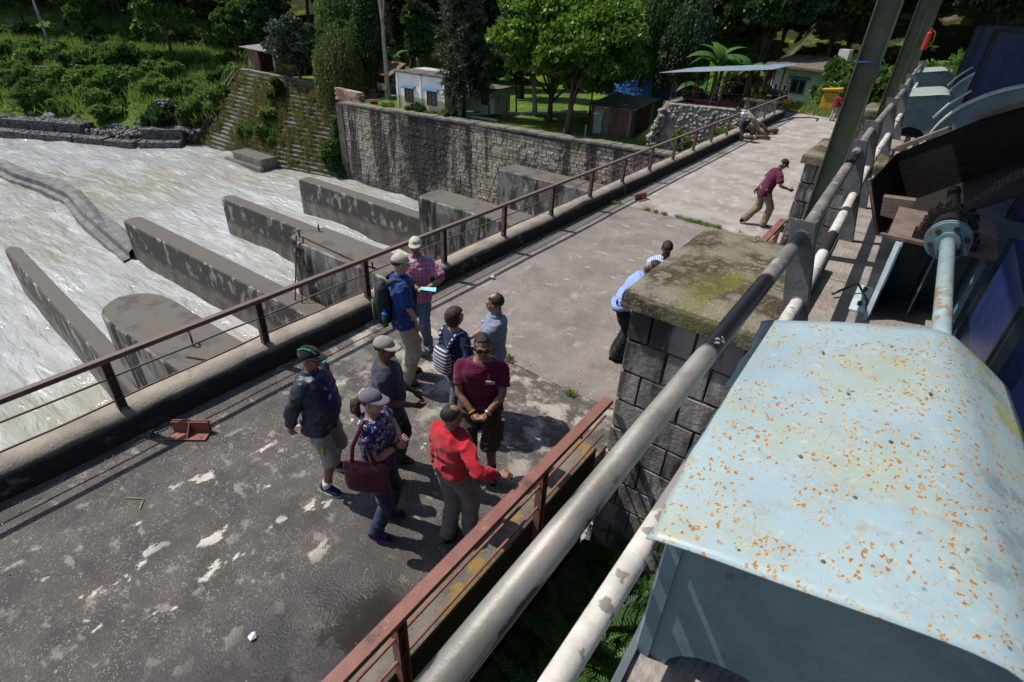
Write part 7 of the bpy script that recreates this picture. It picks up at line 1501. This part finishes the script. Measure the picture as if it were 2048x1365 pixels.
# walker in maroon
P = person('man in a flat cap and maroon polo stepping towards the second masonry pier', (-2.62, 13.85), (.80, .60), 1.68, dict(skin='mid', hair='short', rh=('w', -2.12, 13.86, .98), lh=('w', -2.84, 13.72, .78), re=(.5, -1, -.3), rf=(.12, .14, 0), lf=(-.12, -.26, .04), lift={-1: -.4}, hip=(0, .0, -.03), bend=.42, hpitch=.35, vx=1.2, lk=(0, 1, .2),
    top=dict(m=cloth('cloth_maroon', (.10, .014, .045)), sleeve=.75, z0=.80, g=.03, collar=True), pants=dict(m=cloth('cloth_brown_khaki', (.22, .16, .11)), g=.03), shoe_m=C_black, sole_m=RUB, cap_m=cloth('flat_cap', (.035, .02, .02))))
# man leaning on the railing
P = person('man in a white striped shirt and dark shorts leaning far over the railing', (-5.90, 23.75), (-.85, -.52), 1.5, dict(skin='mid', hair='short', rh=('u', .12, .25, 1.22), lh=('u', -.12, .3, 1.22), bend=.95, hpitch=.1, vx=1.5, belly=.05, bw=1.1, hip=(0, -.08, -.02),
    top=dict(m=cloth('cloth_white_stripe', (.66, .66, .68), layers=[dict(k='band', ax=2, per=.11, lo=.018, hi=.012, c=(.03, .035, .08))]), sleeve=.7, z0=.92, g=.03), pants=dict(m=cloth('cloth_dark_shorts', (.02, .022, .04)), len=1.0, g=.035), shoe_m=C_black, sole_m=RUB))
P = person('small figure in a red jacket and grey trousers at the far end of the deck', (-4.05, 32.3), (.35, .93), 1.3, dict(skin='dark', hair='short', vx=1.7, rh=('u', .2, .2, 1.15), top=dict(m=cloth('cloth_dark_red', (.17, .015, .03)), sleeve=1.9, z0=.85, g=.03), pants=dict(m=cloth('cloth_pale_grey', (.30, .27, .24)), g=.02), shoe_m=RUB))
o = MB().hexa([(-.5, -.3, 1.0), (.5, -.3, 1.05), (.5, .3, 1.05), (-.5, .3, 1.0), (-.55, -.35, 1.12), (.4, -.35, 1.25), (.4, .35, 1.25), (-.55, .35, 1.12)]).box(-.4, .4, -.22, .22, 0, .999).build('yellow_cart', M_yel, bevel=.04); o.location = (-4.75, 35.2, -.03); tag(o, 'yellow covered box beside the figure in the red jacket', 'box')
CAMO = cloth('cloth_camo', (.10, .11, .06), (.17, .15, .10), layers=[dict(sc=14, lo=.52, hi=.56, c=(.04, .04, .03)), dict(sc=11, lo=.55, hi=.58, c=(.2, .18, .13))], sc=12)
P = person('soldier in camouflage standing behind the wall coping beside the white house', (-26.2, 30.25, float(lawn_z(-26.2))), (.6, -.8), 1.3, dict(skin='dark', hair='short', vx=2., rh=('u', .08, .25, 1.1), lh=('u', -.08, .25, 1.05), top=dict(m=CAMO, sleeve=1.9, z0=.82, g=.03), pants=dict(m=CAMO, g=.03), shoe_m=C_black, cap_m=CAMO))
for k, (x, y, c) in enumerate(((-7.9, 36.6, (.1, .16, .35)), (-7.35, 36.4, (.25, .22, .2)))):
    P = person(('seated figure in a blue shirt beyond the end gate', 'seated figure in a grey shirt beyond the end gate')[k], (x, y, gz(x, y)), (.6, -.8), 1.5, dict(skin='dark', hair='short', vx=2.2, hip=(0, -.1, -.45), rf=(.12, .3, 0), lf=(-.12, .3, 0), rk=(0, .5, 1), lk=(0, .5, 1), rh=(.12, .25, .55), lh=(-.12, .25, .55), top=dict(m=cloth('cloth_far_%d' % k, c), sleeve=.7, z0=.86), pants=dict(m=C_char), shoe_m=C_black))
    st_ = MB().box(-.2, .2, -.2, .2, 0, .38).build('stool', M_wood); st_.location = (x, y-.02, gz(x, y)); tag(st_, ('low wooden stool under the seated figure in blue', 'low wooden stool under the seated figure in grey')[k], 'stool')

# ------------------------------------------------------------------ link everything
for o in PENDING: COL.objects.link(o)
